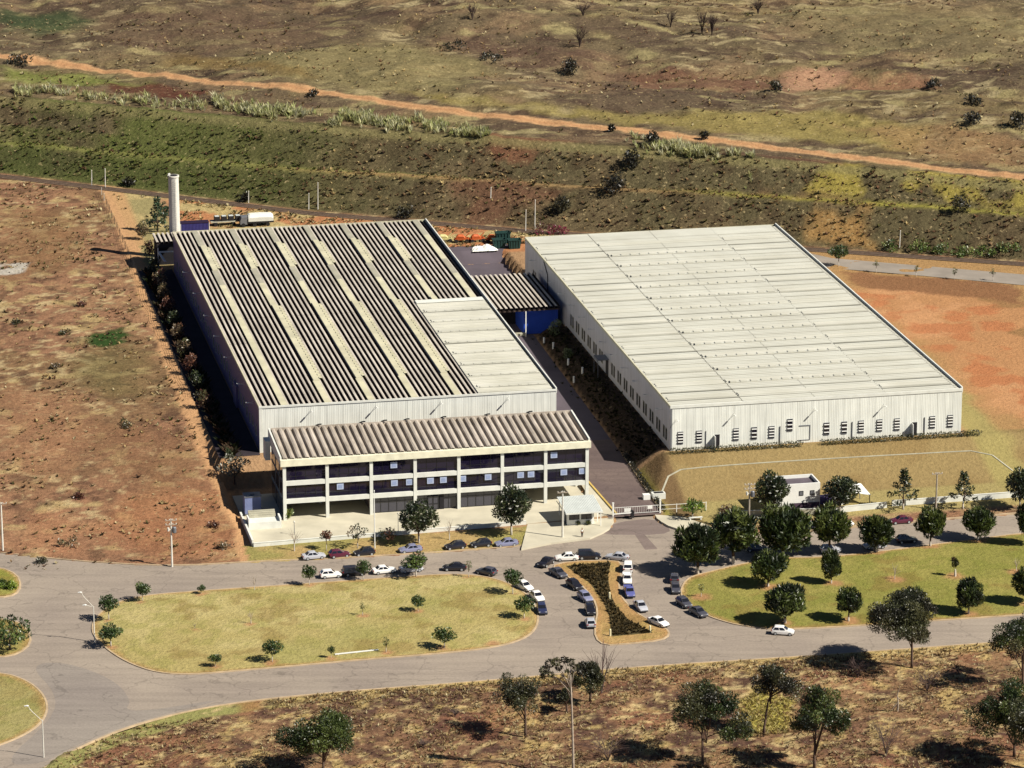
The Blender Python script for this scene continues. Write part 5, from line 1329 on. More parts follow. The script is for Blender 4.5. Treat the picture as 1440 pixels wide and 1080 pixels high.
for i, (p, w, h, lab) in enumerate((((4, 826), 26, 1.8, 'yellow green shrub on the upper small island, left of the two'), ((18, 828), 18, 1.6, 'yellow green shrub on the upper small island, right of the two'))):
    single('island_shrub', lab, 'shrub', bush_mesh('island_shrub', 1030+i, px_w(p, w), h, SPRING+YOUNG, 14, 0.35, 90, 0.55), tuple(at(p[0], p[1], .13)), 0, 1, 'shrubs on the upper small island')
# ---- bushes and trees behind
farb = [((864, 268), 40, 6.5, 'large black green bush on the embankment right of the middle', 0), ((888, 250), 26, 5.0, 'grey green tree crown beside the large dark embankment bush', 0), ((918, 205), 18, 4.5, 'dark round tree at the near edge of the dirt road', 0), ((860, 185), 10, 2.5, 'tiny tree at the dirt road left of the dark round tree', 0), ((803, 103), 28, 5.0, 'dark bush at the left end of the far ditch', 0), ((570, 283), 26, 4.5, 'dark bush on the lower embankment left of the middle', 0), ((790, 308), 26, 4.0, 'dark bush on the lower embankment behind the bougainvillea', 0), ((28, 92), 38, 4.5, 'dark scrub beside the dirt road at the left border', 0), ((1365, 175), 30, 4.0, 'dark bush in the far plain at right', 0), ((1432, 180), 24, 5.0, 'dark bush cut by the right border on the far plain', 0), ((1092, 128), 24, 3.5, 'dark bush left of the pink bare mound', 0), ((1312, 125), 26, 3.5, 'dark scrub right of the pink bare mound', 0), ((1368, 147), 26, 3.5, 'dark scrub below the right end of the far ditch', 0), ((640, 68), 40, 3.0, 'long dark thicket on the far plain left of the middle', 0), ((690, 85), 40, 3.0, 'dark thicket on the far plain between the long thicket and the ditch', 0), ((990, 195), 14, 2.5, 'small dark bush at the far side of the dirt road', 0), ((345, 272), 14, 3.0, 'dark bush on the embankment foot right of the chimney', 0), ((180, 262), 20, 2.8, 'dark bush at the embankment foot by the fence end', 0), ((440, 135), 18, 2.4, 'dark bush just below the dirt road left of the middle', 0), ((1350, 330), 26, 4.5, 'dark bush above the green shrubs on the right embankment', 0)]
FARC = [C(57, 55, 39), C(43, 39, 32), C(73, 70, 48)]
for i, (b, w, h, lab, _) in enumerate(farb):
    single('far_bush', lab, 'bush', bush_mesh('far_bush', 1100+i, px_w(b, w), h, FARC, 16, 0.6, 26, h*0.26), G(*b), i, 1, 'dark bushes behind the factory')
for i, (b, top, w, lab) in enumerate((((815, 66), 36, 22, 'bare tree on the far plain above the ditch'), ((664, 28), 4, 18, 'bare tree near the top border left of the middle'), ((820, 22), 2, 26, 'bare tree at the top border above the ditch tree'), ((943, 38), 12, 20, 'bare tree on the far plain, left of a close pair'), ((987, 48), 12, 20, 'left one of the close pair of bare trees at the top'), ((1001, 50), 18, 18, 'right one of the close pair of bare trees at the top'), ((1066, 20), 0, 16, 'bare tree at the top border right of the pair'))):
    single('bare_tree', lab, 'tree', bare_meshes('bare_tree', 1200+i, px_h(b, top), px_w(b, w), 12, 0.09, 0, mat('dark_twigs', C(84, 66, 60), 0.9, 0.3, 2), 5), G(*b), i, 1, 'bare trees on the far plain')

# ---- ground cover (nobody could count it)
def scatter(n, x0, x1, y0, y1, seed, dens=None):
    r = np.random.default_rng(seed); x = r.uniform(x0, x1, n); y = r.uniform(y0, y1, n)
    if dens is not None:
        k = r.random(n) < dens(x, y); x = x[k]; y = y[k]
    return x, y
STRAW = [C(224, 196, 138), C(202, 170, 120), C(168, 134, 98), C(240, 220, 172)]
BROWN = [C(124, 90, 68), C(150, 110, 82), C(98, 74, 58), C(168, 136, 98)]
OLIVE = [C(112, 106, 62), C(92, 84, 54), C(134, 120, 76), C(80, 70, 50)]
GREEN = [C(112, 124, 58), C(90, 104, 46), C(136, 142, 72)]
def uvn(x, y): dx = x-OX; dy = y-OY; return dx*CS+dy*SN, -dx*SN+dy*CS
def P3(x, y): return np.stack([x, y, height(x, y)-0.03], -1)
verge_bl = lambda x, y: np.where((x < -40) & (uvn(x, y)[1] > -121.0), 0, 1)
S_LINE = gpoly(S_EDGE, 0)[::-1]
sx_ = np.array([p[0] for p in S_LINE]); sy_ = np.array([p[1] for p in S_LINE])
below = lambda x, y: (y < np.interp(x, sx_, sy_)-0.8)
x, y = scatter(52000, -85, 105, 505, 588, 1, lambda x, y: below(x, y)*verge_bl(x, y)*(0.25+0.75*(fbm(x, y, 7, 301, 3) > 0.47)))
tufts('dry_grass', 'dry straw and brown grass tufts covering the foreground scrub', P3(x, y), 0.2+0.42*np.random.default_rng(2).random(len(x))**2, STRAW+STRAW+STRAW+BROWN, 3, wide=0.3, flat=0.3)
x, y = scatter(9000, -40, 105, 555, 588, 11, lambda x, y: below(x, y)*(y > np.interp(x, sx_, sy_)-5.5))
tufts('straw_grass', 'pale straw grass fringe along the lower street edge', P3(x, y), 0.25+0.45*np.random.default_rng(12).random(len(x)), STRAW, 13, wide=0.3, flat=0.25)
gp = gpoly([(1075, 965), (1110, 985), (1108, 1030), (1040, 1030), (1035, 990)], 0)
x, y = scatter(3000, 34, 52, 530, 565, 21, lambda x, y: sd_poly(x, y, gp) < 0)
tufts('yellow_grass', 'bright yellow tall grass patch under the leaning tree', P3(x, y), 0.35+0.4*np.random.default_rng(22).random(len(x)), [C(214, 192, 112), C(186, 164, 88), C(230, 212, 140)], 23, wide=0.2)
x, y = scatter(15000, -150, -40, 615, 905, 31, lambda x, y: (uvn(x, y)[0] < -10.5)*(uvn(x, y)[1] > -45)*(rail_s(x, y) < -3)*(0.12+0.88*(fbm(x, y, 10, 311, 3) > 0.52)))
tufts('weeds', 'straw and olive weeds scattered over the left lot', P3(x, y), 0.25+0.6*np.random.default_rng(32).random(len(x))**2, STRAW+STRAW+OLIVE+BROWN, 33)
def sband(a, b): return lambda x, y: (rail_s(x, y) > a)*(rail_s(x, y) < b)
x, y = scatter(52000, -150, 150, 790, 975, 41, lambda x, y: sband(4.5, 28)(x, y)*(0.35+0.65*(fbm(x, y, 6, 321, 3) > 0.45)))
lft = (x < -50+25*(fbm(x, y, 15, 5, 2)-0.5)); r_ = np.random.default_rng(42)
tufts('embankment_scrub', 'brown olive scrub covering the terraced embankment', P3(x, y)[~lft], (0.3+0.7*r_.random(len(x))**2)[~lft], OLIVE+BROWN+STRAW[:3], 43, blades=5)
tufts('embankment_grass', 'green grassy scrub on the left part of the embankment', P3(x, y)[lft], (0.35+0.6*r_.random(len(x))**1.5)[lft], GREEN+OLIVE+BROWN[:1], 44, blades=5)
x, y = scatter(15000, -160, 160, 840, 1080, 51, lambda x, y: (rail_s(x, y) > 31)*(0.15+0.85*(fbm(x*0.6, y, 12, 331, 3) > 0.5)))
DRw = gpoly([(-60, 70), (0, 78), (240, 107), (480, 133), (740, 168), (860, 180), (1080, 207), (1240, 226), (1440, 249), (1560, 262)])
k = d_line(x, y, DRw) > 4.5; x = x[k]; y = y[k]
tufts('plain_grass', 'tussocks of dry brown grass over the far plain', P3(x, y), 0.25+0.75*np.random.default_rng(52).random(len(x))**3, BROWN+OLIVE+STRAW+STRAW, 53, blades=5)
# tall pale grass on the upper bench
tg = []
rr = np.random.default_rng(61)
for (xa, xb, n, ya, yb) in ((20, 150, 260, 128, 134), (150, 290, 160, 138, 150), (300, 390, 520, 142, 162), (390, 480, 300, 152, 172), (480, 580, 620, 160, 178), (580, 690, 420, 172, 192), (880, 960, 260, 196, 210), (950, 1010, 380, 208, 222), (1020, 1060, 60, 215, 228)):
    for _ in range(n):
        t = rr.random(); g = G(xa+(xb-xa)*t, ya+(yb-ya)*t+rr.normal()*4+2); 
        if vnoise(g.x*0.22, g.y*0.22, 9) > 0.36: tg.append((g.x, g.y, g.z-0.05))
tufts('tall_grass', 'tall pale green plume grass in a row on the upper bench', np.array(tg), 0.7+1.3*rr.random(len(tg))**1.5, [C(236, 230, 172), C(206, 208, 136), C(246, 238, 196), C(190, 180, 124)], 62, blades=9, wide=0.16, hmul=1.1, flat=0.1)
x, y = scatter(9000, -100, 20, 815, 885, 71, lambda x, y: (rail_s(x, y) < -2)*(rail_s(x, y) > -22)*(uvn(x, y)[0] > -6)*(uvn(x, y)[1] > 146)*(fbm(x, y, 7, 341, 3) > 0.5))
tufts('yard_weeds', 'yellow dry weeds on the strip between yard and railway', P3(x, y), 0.3+0.5*np.random.default_rng(72).random(len(x)), STRAW+OLIVE[:2], 73)
x, y = scatter(12000, 5, 35, 575, 630, 81, lambda x, y: sd_poly(x, y, BED) < -0.15)
tufts('ground_cover_bed', 'dark planted bed in the middle of the triangular island', np.stack([x, y, np.full(len(x), 0.12)], -1), 0.3+0.3*np.random.default_rng(82).random(len(x)), [C(92, 78, 48), C(74, 64, 42), C(112, 92, 56)], 83, wide=0.7)
# ================================================================== cars
def car_paint(name, col):
    m = D.materials.new(name); m.use_nodes = True; b = m.node_tree.nodes['Principled BSDF']
    b.inputs['Base Color'].default_value = col; b.inputs['Roughness'].default_value = 0.32; b.inputs['Specular IOR Level'].default_value = 0.5
    b.inputs['Coat Weight'].default_value = 0.6; b.inputs['Coat Roughness'].default_value = 0.06
    nt = m.node_tree; tc = nt.nodes.new('ShaderNodeTexCoord'); nz = nt.nodes.new('ShaderNodeTexNoise'); nz.inputs['Scale'].default_value = 1.7
    nt.links.new(tc.outputs['Object'], nz.inputs['Vector']); mr = nt.nodes.new('ShaderNodeMapRange'); mr.inputs['To Min'].default_value = 0.26; mr.inputs['To Max'].default_value = 0.42
    nt.links.new(nz.outputs['Fac'], mr.inputs['Value']); nt.links.new(mr.outputs[0], b.inputs['Roughness'])
    return m
PAINT = {'white': car_paint('white_car_paint', (0.80, 0.79, 0.76, 1)), 'silver': car_paint('silver_car_paint', (0.42, 0.43, 0.47, 1)), 'black': car_paint('black_car_paint', (0.012, 0.011, 0.016, 1)),
         'maroon': car_paint('maroon_car_paint', (0.09, 0.012, 0.03, 1)), 'dark_blue': car_paint('dark_blue_car_paint', (0.025, 0.03, 0.075, 1)), 'grey': car_paint('dark_grey_car_paint', (0.06, 0.06, 0.075, 1)),
         'blue': car_paint('blue_car_paint', (0.10, 0.11, 0.30, 1)), 'steel': car_paint('steel_blue_car_paint', (0.20, 0.21, 0.32, 1))}
BUMPER = mat('bumper_plastic', (0.03, 0.03, 0.033, 1), 0.6, 0.2, 2)

def loft(mb, sections):
    k0 = len(mb.v); n = None
    for s in sections: mb.v += s; n = len(s)
    for i in range(len(sections)-1):
        for j in range(n):
            j2 = (j+1) % n; mb.f.append((k0+i*n+j, k0+(i+1)*n+j, k0+(i+1)*n+j2, k0+i*n+j2)); mb.m.append(0)
    mb.f.append(tuple(k0+j for j in range(n))); mb.m.append(0)
    mb.f.append(tuple(k0+(len(sections)-1)*n+j for j in range(n))[::-1]); mb.m.append(0)

def ring(x, hw, zl, zt):
    zm = zl+(zt-zl)*0.62
    return [(x, -hw*0.86, zl), (x, -hw*0.98, zl+0.10), (x, -hw, zm), (x, -hw*0.93, zt-0.02), (x, -hw*0.6, zt+0.02), (x, hw*0.6, zt+0.02), (x, hw*0.93, zt-0.02), (x, hw, zm), (x, hw*0.98, zl+0.10), (x, hw*0.86, zl)]

SPEC = {   # lower body (x, half width, low, top), cabin base x0 x1 z, roof x0 x1 z, half widths, wheels
 'sedan': dict(body=[(-2.12, .62, .42, .74), (-2.05, .76, .30, .90), (-1.75, .81, .22, .96), (-1.0, .83, .20, .95), (0.2, .84, .19, .93), (1.0, .83, .20, .91), (1.65, .80, .23, .82), (2.0, .74, .28, .70), (2.12, .62, .40, .60)], cab=(-1.55, 1.0, .93), roof=(-.85, .18, 1.41), wb=.78, wt=.60, ax=(-1.28, 1.32), r=.31),
 'hatchback': dict(body=[(-1.9, .66, .42, .86), (-1.84, .77, .30, .95), (-1.3, .81, .21, .97), (0, .82, .19, .95), (0.9, .81, .20, .92), (1.45, .78, .23, .82), (1.78, .72, .28, .70), (1.9, .60, .40, .60)], cab=(-1.80, .88, .95), roof=(-1.35, .08, 1.45), wb=.77, wt=.61, ax=(-1.2, 1.22), r=.30),
 'van': dict(body=[(-2.15, .72, .40, .95), (-2.1, .82, .30, 1.02), (-1.3, .86, .24, 1.06), (0, .87, .23, 1.05), (1.0, .86, .24, 1.02), (1.65, .83, .26, .95), (2.02, .76, .30, .80), (2.15, .64, .42, .66)], cab=(-2.02, 1.15, 1.05), roof=(-1.85, .35, 1.72), wb=.82, wt=.68, ax=(-1.3, 1.3), r=.34),
 'pickup': dict(body=[(-2.3, .74, .45, .88), (-2.25, .80, .34, .96), (-0.7, .82, .26, .98), (0.3, .83, .24, .96), (1.2, .82, .25, .92), (1.85, .79, .28, .82), (2.2, .72, .32, .70), (2.3, .60, .44, .60)], cab=(-.55, 1.15, .96), roof=(-.35, .45, 1.48), wb=.77, wt=.62, ax=(-1.35, 1.4), r=.33)}
def car_meshes(kind):
    s = SPEC[kind]; M = {}
    mb = MB(); loft(mb, [ring(*q) for q in s['body']])
    x0, x1, zb = s['cab']; a0, a1, zt = s['roof']; wb, wt = s['wb'], s['wt']
    n = 7; sec = []
    for i in range(n):     # cabin shell: base loop to a slightly crowned roof
        t = i/(n-1); k = min(1, t*1.25); z = zb-0.05+(zt-zb+0.05)*k-(0 if t < .8 else 0)
        pass
    def loop(k, inset=0):
        xa = x0+(a0-x0)*k+inset; xb = x1+(a1-x1)*k-inset; w = wb+(wt-wb)*k-inset*0.6; z = zb-0.06+(zt-zb+0.06)*k
        return [(xa, -w, z), ((xa+xb)/2, -w*1.02, z), (xb, -w*0.92, z), (xb+0.03, 0, z), (xb, w*0.92, z), ((xa+xb)/2, w*1.02, z), (xa, w, z), (xa-0.03, 0, z)]
    loft(mb, [loop(0), loop(0.5), loop(0.93), loop(1.0, 0.07), [(x, y, zt+0.035) for x, y, z in loop(1.0, 0.3)]])
    if kind == 'pickup':
        mb.box(-2.2, -0.6, -0.79, -0.70, 0.95, 1.12); mb.box(-2.2, -0.6, 0.70, 0.79, 0.95, 1.12); mb.box(-2.24, -2.16, -0.70, 0.70, 0.95, 1.10)
    M['body'] = mb.mesh('car_body', PAINT['white'], smooth=False)
    def P(k, ex, sgn_y, out):     # point on cabin surface
        xa = x0+(a0-x0)*k; xb = x1+(a1-x1)*k; w = wb+(wt-wb)*k; z = zb-0.06+(zt-zb+0.06)*k
        return xa, xb, w, z
    def pane_end(front):
        mb = MB(); o = 0.02
        for k0_, k1_ in ((0.14, 0.88),):
            xa, xb, w, z = P(k0_, 0, 0, 0); xc, xd, w2, z2 = P(k1_, 0, 0, 0)
            if front: mb.quad((xb+0.012+o, -w*.84, z+o*.5), (xb+0.012+o, w*.84, z+o*.5), (xd+0.012+o, w2*.84, z2+o), (xd+0.012+o, -w2*.84, z2+o))
            else: mb.quad((xa-0.012-o, w*.88, z+o*.5), (xa-0.012-o, -w*.88, z+o*.5), (xc-0.012-o, -w2*.86, z2+o), (xc-0.012-o, w2*.86, z2+o))
            if front: mb.v[-4] = (xb+o, -w*.86, z); mb.v[-3] = (xb+o, w*.86, z)
        # bow the pane outwards along its middle
        return mb
    def bowed(front):
        mb = MB(); k0_, k1_ = 0.14, 0.88; o = 0.018
        xa, xb, w, z = P(k0_, 0, 0, 0); xc, xd, w2, z2 = P(k1_, 0, 0, 0); sg = 1 if front else -1; X0 = xb if front else xa; X1 = xd if front else xc; f = 0.86
        v = [(X0+sg*o, -w*f, z), (X0+sg*(o+.03), 0, z), (X0+sg*o, w*f, z), (X1+sg*o, w2*f, z2), (X1+sg*(o+.03), 0, z2), (X1+sg*o, -w2*f, z2)]
        mb.v += v; mb.f += [(0, 1, 4, 5), (1, 2, 3, 4)] if front else [(5, 4, 1, 0), (4, 3, 2, 1)]; mb.m += [0, 0]
        return mb
    M['windscreen'] = bowed(True).mesh('windscreen', CARGLASS); M['rear_window'] = bowed(False).mesh('rear_window', CARGLASS)
    for sg in (-1, 1):
        mb = MB(); parts = ((0.07, 0.46), (0.52, 0.90)) if kind != 'pickup' else ((0.1, 0.9),)
        for t0, t1 in parts:
            q = []
            for k, t in ((0.16, t0), (0.16, t1), (0.86, t1), (0.86, t0)):
                xa, xb, w, z = P(k, 0, 0, 0); q.append((xa+(xb-xa)*t, sg*(w*1.02+0.018), z))
            mb.quad(*(q if sg < 0 else q[::-1]))
        M['side_window_%s' % ('r' if sg < 0 else 'l')] = mb.mesh('side_window', CARGLASS)
    r = s['r']; mb = MB(); mb.tube([(0, -0.10, 0), (0, -0.085, 0), (0, 0.085, 0), (0, 0.10, 0)], [r*.9, r, r, r*.9], 16); M['wheel'] = mb.mesh('wheel', RUBBER)
    mb = MB(); mb.tube([(0, 0.06, 0), (0, 0.108, 0), (0, 0.125, 0)], [r*.66, r*.66, r*.4], 12); M['rim'] = mb.mesh('rim', RIM)
    fx_, fw, fz, ft = s['body'][-2]; rx_, rw, rz_, rt = s['body'][1]
    mb = MB(); mb.box(-0.10, 0.06, -0.17, 0.17, -0.08, 0.08); M['headlight'] = mb.mesh('headlight', LAMPW); M['taillight'] = mb.mesh('taillight', LAMPR)
    mb = MB(); mb.box(fx_-0.05, s['body'][-1][0]+0.05, -.66, .66, s['body'][-1][2]-0.10, s['body'][-1][2]+0.06); M['front_bumper'] = mb.mesh('front_bumper', BUMPER)
    mb = MB(); mb.box(s['body'][0][0]-0.05, rx_+0.05, -.66, .66, s['body'][0][2]-0.06, s['body'][0][2]+0.10); M['rear_bumper'] = mb.mesh('rear_bumper', BUMPER)
    M['pos'] = dict(head=(fx_-0.0, fw*0.72, ft-0.07), tail=(rx_+0.0, rw*0.80, rt-0.10), ax=s['ax'], r=r, tw=0.74 if kind != 'van' else 0.78)
    return M
CARM = {k: car_meshes(k) for k in SPEC}
def place_car(px, py, dx, dy, kind, col, label, group='parked cars'):
    c = at(px, py, 0.62); f = at(px+dx*0.2, py+dy*0.2, 0.62)-c; a = math.atan2(f[1], f[0]); M = CARM[kind]
    t = thing('parked_car', label, 'car' if kind != 'pickup' else 'pickup', (c[0], c[1], 0.004), a, group)
    b = inst('body', M['body'], t); b.material_slots[0].link = 'OBJECT'; b.material_slots[0].material = PAINT[col]
    inst('windscreen', M['windscreen'], t); inst('rear_window', M['rear_window'], t); inst('side_window', M['side_window_r'], t); inst('side_window', M['side_window_l'], t)
    inst('front_bumper', M['front_bumper'], t); inst('rear_bumper', M['rear_bumper'], t)
    p = M['pos']
    for x in p['ax']:
        for sg in (-1, 1):
            w = inst('wheel', M['wheel'], t); w.location = (x, sg*p['tw'], p['r']); w.rotation_euler = (0, random.uniform(0, 3), 0) if sg > 0 else (0, 0, math.pi)
            inst('rim', M['rim'], w)
    for sg in (-1, 1):
        h = inst('headlight', M['headlight'], t); h.location = (p['head'][0], sg*p['head'][1], p['head'][2])
        h = inst('taillight', M['taillight'], t); h.location = (p['tail'][0], sg*p['tail'][1], p['tail'][2])
    return t
CARS = [
 (441, 781, 1, -.1, 'sedan', 'silver', 'silver sedan at the left end of the row along the front wall'),
 (477, 778.5, 1, -.1, 'hatchback', 'maroon', 'maroon car behind the silver sedan along the front wall'),
 (512, 776, -1, .1, 'hatchback', 'black', 'black hatchback before the thin sparse tree, right of the maroon car'),
 (577, 771.5, -1, .1, 'sedan', 'steel', 'silver blue sedan in the tree shade along the front wall'),
 (640, 767, -1, .1, 'hatchback', 'black', 'black hatchback at the front wall right of the round tree, leftmost of three'),
 (676, 764, -1, .1, 'hatchback', 'black', 'black hatchback at the front wall, middle of three'),
 (712, 763, -1, .1, 'sedan', 'steel', 'dark silver blue sedan at the front wall, rightmost of three'),
 (465, 807, 1, -.08, 'hatchback', 'white', 'white hatchback with bright roof parked on the left lawn edge'),
 (498, 804, 1, -.08, 'van', 'black', 'tall black van half behind the young round tree on the lawn edge'),
 (540, 801, 1, -.1, 'sedan', 'white', 'white sedan on the lawn edge between black van and spreading tree'),
 (578, 799, 1, -.1, 'sedan', 'silver', 'silver car under the spreading young tree on the lawn edge'),
 (639, 797, -1, 0, 'sedan', 'black', 'black sedan on the upper lawn edge left of the white trunked sapling'),
 (684, 803, -1, -.22, 'hatchback', 'grey', 'dark grey hatchback at the upper right bend of the left lawn'),
 (738, 824, 1, .5, 'hatchback', 'white', 'white and dark car half under the tree at the right lawn bend'),
 (755, 838, 1, .9, 'sedan', 'white', 'white sedan at the right lawn bend, between two other cars'),
 (762, 856, .3, 1, 'hatchback', 'dark_blue', 'dark blue car at the right tip of the left lawn'),
 (768, 790, -1, .62, 'sedan', 'black', 'black sedan across the upper left corner of the triangular island'),
 (797, 783, -1, 0.03, 'sedan', 'white', 'white sedan along the top of the triangular island'),
 (828, 781, 1, -.02, 'van', 'black', 'black tall car along the top of the triangular island'),
 (868, 782.5, -1, -.1, 'sedan', 'silver', 'silver sedan at the upper right corner of the triangular island'),
 (785, 805, 1, .55, 'sedan', 'grey', 'dark sedan uppermost on the left side of the triangular island'),
 (808, 822, 1, .6, 'hatchback', 'black', 'black hatchback second on the left side of the triangular island'),
 (823, 839, 1, .75, 'hatchback', 'steel', 'silver blue hatchback third on the left side of the triangular island'),
 (830, 857, .35, 1, 'hatchback', 'black', 'black car fourth on the left side of the triangular island'),
 (830, 875, -.3, -1, 'hatchback', 'silver', 'pale silver car lowest on the left side of the triangular island'),
 (883, 797, 0.05, -1, 'van', 'white', 'white van uppermost on the right side of the triangular island'),
 (882, 813.5, 0.05, 1, 'pickup', 'white', 'white pickup second on the right side of the triangular island'),
 (885, 831.5, .4, 1, 'pickup', 'blue', 'blue pickup third on the right side of the triangular island'),
 (901, 852, .9, 1, 'sedan', 'silver', 'silver sedan fourth on the right side of the triangular island'),
 (926, 874, 1, .42, 'sedan', 'white', 'white sedan at the lower right corner of the triangular island'),
 (948.5, 812, 0, -1, 'hatchback', 'grey', 'dark car in the shade of the large tree at the right lawn tip'),
 (950, 827, 0.2, 1, 'hatchback', 'grey', 'dark car just below the tree shade at the right lawn tip'),
 (962, 847, 1, .7, 'hatchback', 'grey', 'dark grey car on the right lawn bend, second from the bottom'),
 (982, 860, 1, .55, 'sedan', 'grey', 'dark grey sedan on the right lawn bend, bottom one'),
 (1101, 887, 1, .06, 'hatchback', 'white', 'lone white hatchback on the lower street'),
 (1135, 739, -1, .08, 'sedan', 'dark_blue', 'dark car in the shade before the small white building'),
 (1186, 735.5, 1, -.08, 'hatchback', 'white', 'white car half hidden behind a round tree on the upper right street'),
 (1267, 731, -1, .08, 'sedan', 'maroon', 'dark maroon sedan parked at the wall on the upper right street'),
 (1275, 758, 1, -.08, 'hatchback', 'black', 'black car in tree shade on the upper right lawn edge'),
 (1168, 772, 1, -.05, 'hatchback', 'silver', 'silver car in shade behind the narrow dark lawn tree'),
 (1230, 766, -1, .08, 'sedan', 'silver', 'silver car hidden behind the tree before the open shelter'),
 (1064, 770, 1, -.02, 'sedan', 'dark_blue', 'dark blue car deep under the trees left of the tallest lawn tree'),
]
for c in CARS: place_car(*c)

# ================================================================== poles and lamps
def utility_pole(label, base, top, m, arms=1, transformer=False, rz=0.0, z=None):
    g = G(*base) if z is None else Vector(tuple(at(base[0], base[1], z))); H = px_h(base, top)
    t = thing('utility_pole', label, 'pole', g, rz)
    b = MB(); b.tube([(0, 0, -0.3), (0, 0, H*0.5), (0, 0, H)], [0.19, 0.16, 0.12], 10); b.build('post', m, t)
    for i in range(arms):
        b = MB(); zz = H-0.25-0.8*i; b.box(-1.0, 1.0, -0.19, -0.10, zz-0.07, zz+0.07); ca = b.build('crossarm', TRUNKP, t)
        for x in (-0.9, -0.3, 0.3, 0.9):
            b = MB(); b.tube([(x, -0.15, zz+0.07), (x, -0.15, zz+0.16), (x, -0.15, zz+0.3)], [0.05, 0.09, 0.04], 8); b.build('insulator', CONCP, ca)
    if transformer:
        b = MB(); b.tube([(0.55, -0.1, H-2.6), (0.55, -0.1, H-2.5), (0.55, -0.1, H-1.6), (0.55, -0.1, H-1.5)], [0.3, 0.38, 0.38, 0.3], 14); b.box(0.1, 0.3, -0.14, -0.04, H-2.3, H-2.1); b.build('transformer', GREYM, t)
        b = MB(); b.tube([(-0.5, -0.1, H-2.2), (-0.5, -0.1, H-1.6)], 0.2, 10); b.box(-0.4, -0.1, -0.14, -0.04, H-2.0, H-1.85); b.build('switch_box', CONCP, t)
    return t
utility_pole('concrete pole with crossarm at the kerb of the left lot', (242, 797), 729, CONCP, 2, True, 0.2)
utility_pole('pale pole at the left picture border above the street', (4, 774), 706, CONCP, 1, False, 0.3)
utility_pole('tall pole on the pavement just left of the guardhouse', (791, 757), 690, CONCP, 1, False, 0.2)
utility_pole('pole with transformer among the trees left of the small white building', (1053, 744), 679, WOODP, 2, True, 0.2)
utility_pole('bare wooden pole by the wall right of the spiky tree', (1316, 718), 664, WOODP, 1, False, 0.2)
t = thing('flagpole', 'slim white pole before the office front, left of the round tree', 'pole', G(527, 771))
b = MB(); b.tube([(0, 0, -.2), (0, 0, px_h((527, 771), 690)*0.6), (0, 0, px_h((527, 771), 690))], [.11, .09, .06], 8); b.build('post', WHITE, t)
b = MB(); b.tube([(0, 0, px_h((527, 771), 690)), (0, 0, px_h((527, 771), 690)+.2)], [.12, .04], 8); b.build('finial', WHITE, t)
def street_lamp(label, base, top, heads, rz):
    H = px_h(base, top); g = Vector(tuple(at(base[0], base[1], 0.12))); t = thing('street_lamp', label, 'street lamp', g, rz, 'curved arm street lamps')
    b = MB(); b.tube([(0, 0, -.2), (0, 0, H*.72)], [.11, .08], 10); b.build('post', CONCP, t)
    for L, hz, sg in heads:
        b = MB(); pts = [(0, 0, H*.70)]+[(sg*L*(1-(1-k)**1.6), 0, H*.70+(hz-H*.70)*(k**0.8)) for k in (.25, .5, .75, 1.0)]; b.tube(pts, .05, 7); arm = b.build('arm', CONCP, t)
        e = pts[-1]; b = MB(); b.tube([(e[0]-sg*.1, 0, e[2]), (e[0]+sg*.15, 0, e[2]), (e[0]+sg*.6, 0, e[2]-.05)], [.07, .15, .08], 8); b.build('lamp_head', WHITE, arm)
    return t
street_lamp('street lamp with two curved arms at the left tip of the left lawn', (133, 902), 832, [(1.9, px_h((133, 902), 832), -1), (1.2, px_h((133, 902), 850), -1)], 0)
street_lamp('street lamp with one curved arm at the lower left verge', (61.5, 1064), 991, [(2.1, px_h((61.5, 1064), 991), -1)], 0)
for i, (b_, top, lab) in enumerate((((414, 752), 735, 'thin garden lamp post on the plaza before the left office bay'), ((560, 747), 723, 'thin garden lamp post on the plaza left of the round tree'))):
    g = Vector(tuple(at(b_[0], b_[1], .42))); H = px_h(b_, top); t = thing('garden_lamp', lab, 'lamp', g, 0, 'garden lamps on the plaza')
    b = MB(); b.tube([(0, 0, 0), (0, 0, H)], [.06, .05], 8); b.build('post', GREYM, t)
    b = MB(); b.tube([(0, 0, H), (0, 0, H+.12), (0, 0, H+.25), (0, 0, H+.36)], [.08, .17, .17, .06], 10); b.build('lamp_globe', CONCP, t)
for i, (b_, top, lab) in enumerate((((129, 262), 240, 'thin pale post at the embankment foot, left one of a pair'), ((148, 264), 238, 'thin pale post at the embankment foot, right one of a pair'), ((349, 268), 252, 'short white post on the embankment right of the chimney'), ((434, 290), 268, 'thin pole beside the railway right of the chimney'), ((447, 295), 258, 'taller thin pole beside the railway right of the chimney'), ((739, 325), 296, 'thin mast behind the yard, left one of a pair'), ((752, 322), 282, 'thin mast behind the yard, right one of a pair'), ((1265, 345), 322, 'pale leaning post on the right embankment'), ((690, 297), 283, 'short white post on the embankment above the yard'))):
    g = G(*b_); H = px_h(b_, top); mb = MB(); mb.tube([(0, 0, -.2), (0.05, 0, H*.5), (.1, 0, H)], [.13, .11, .08], 7); mb.tube([(.1, 0, H-.05), (.1, 0, H+.15)], [.13, .06], 7)
    single('thin_post', lab, 'post', mb.mesh('thin_post', CONCP), g, 0, 1, 'thin posts along the railway')
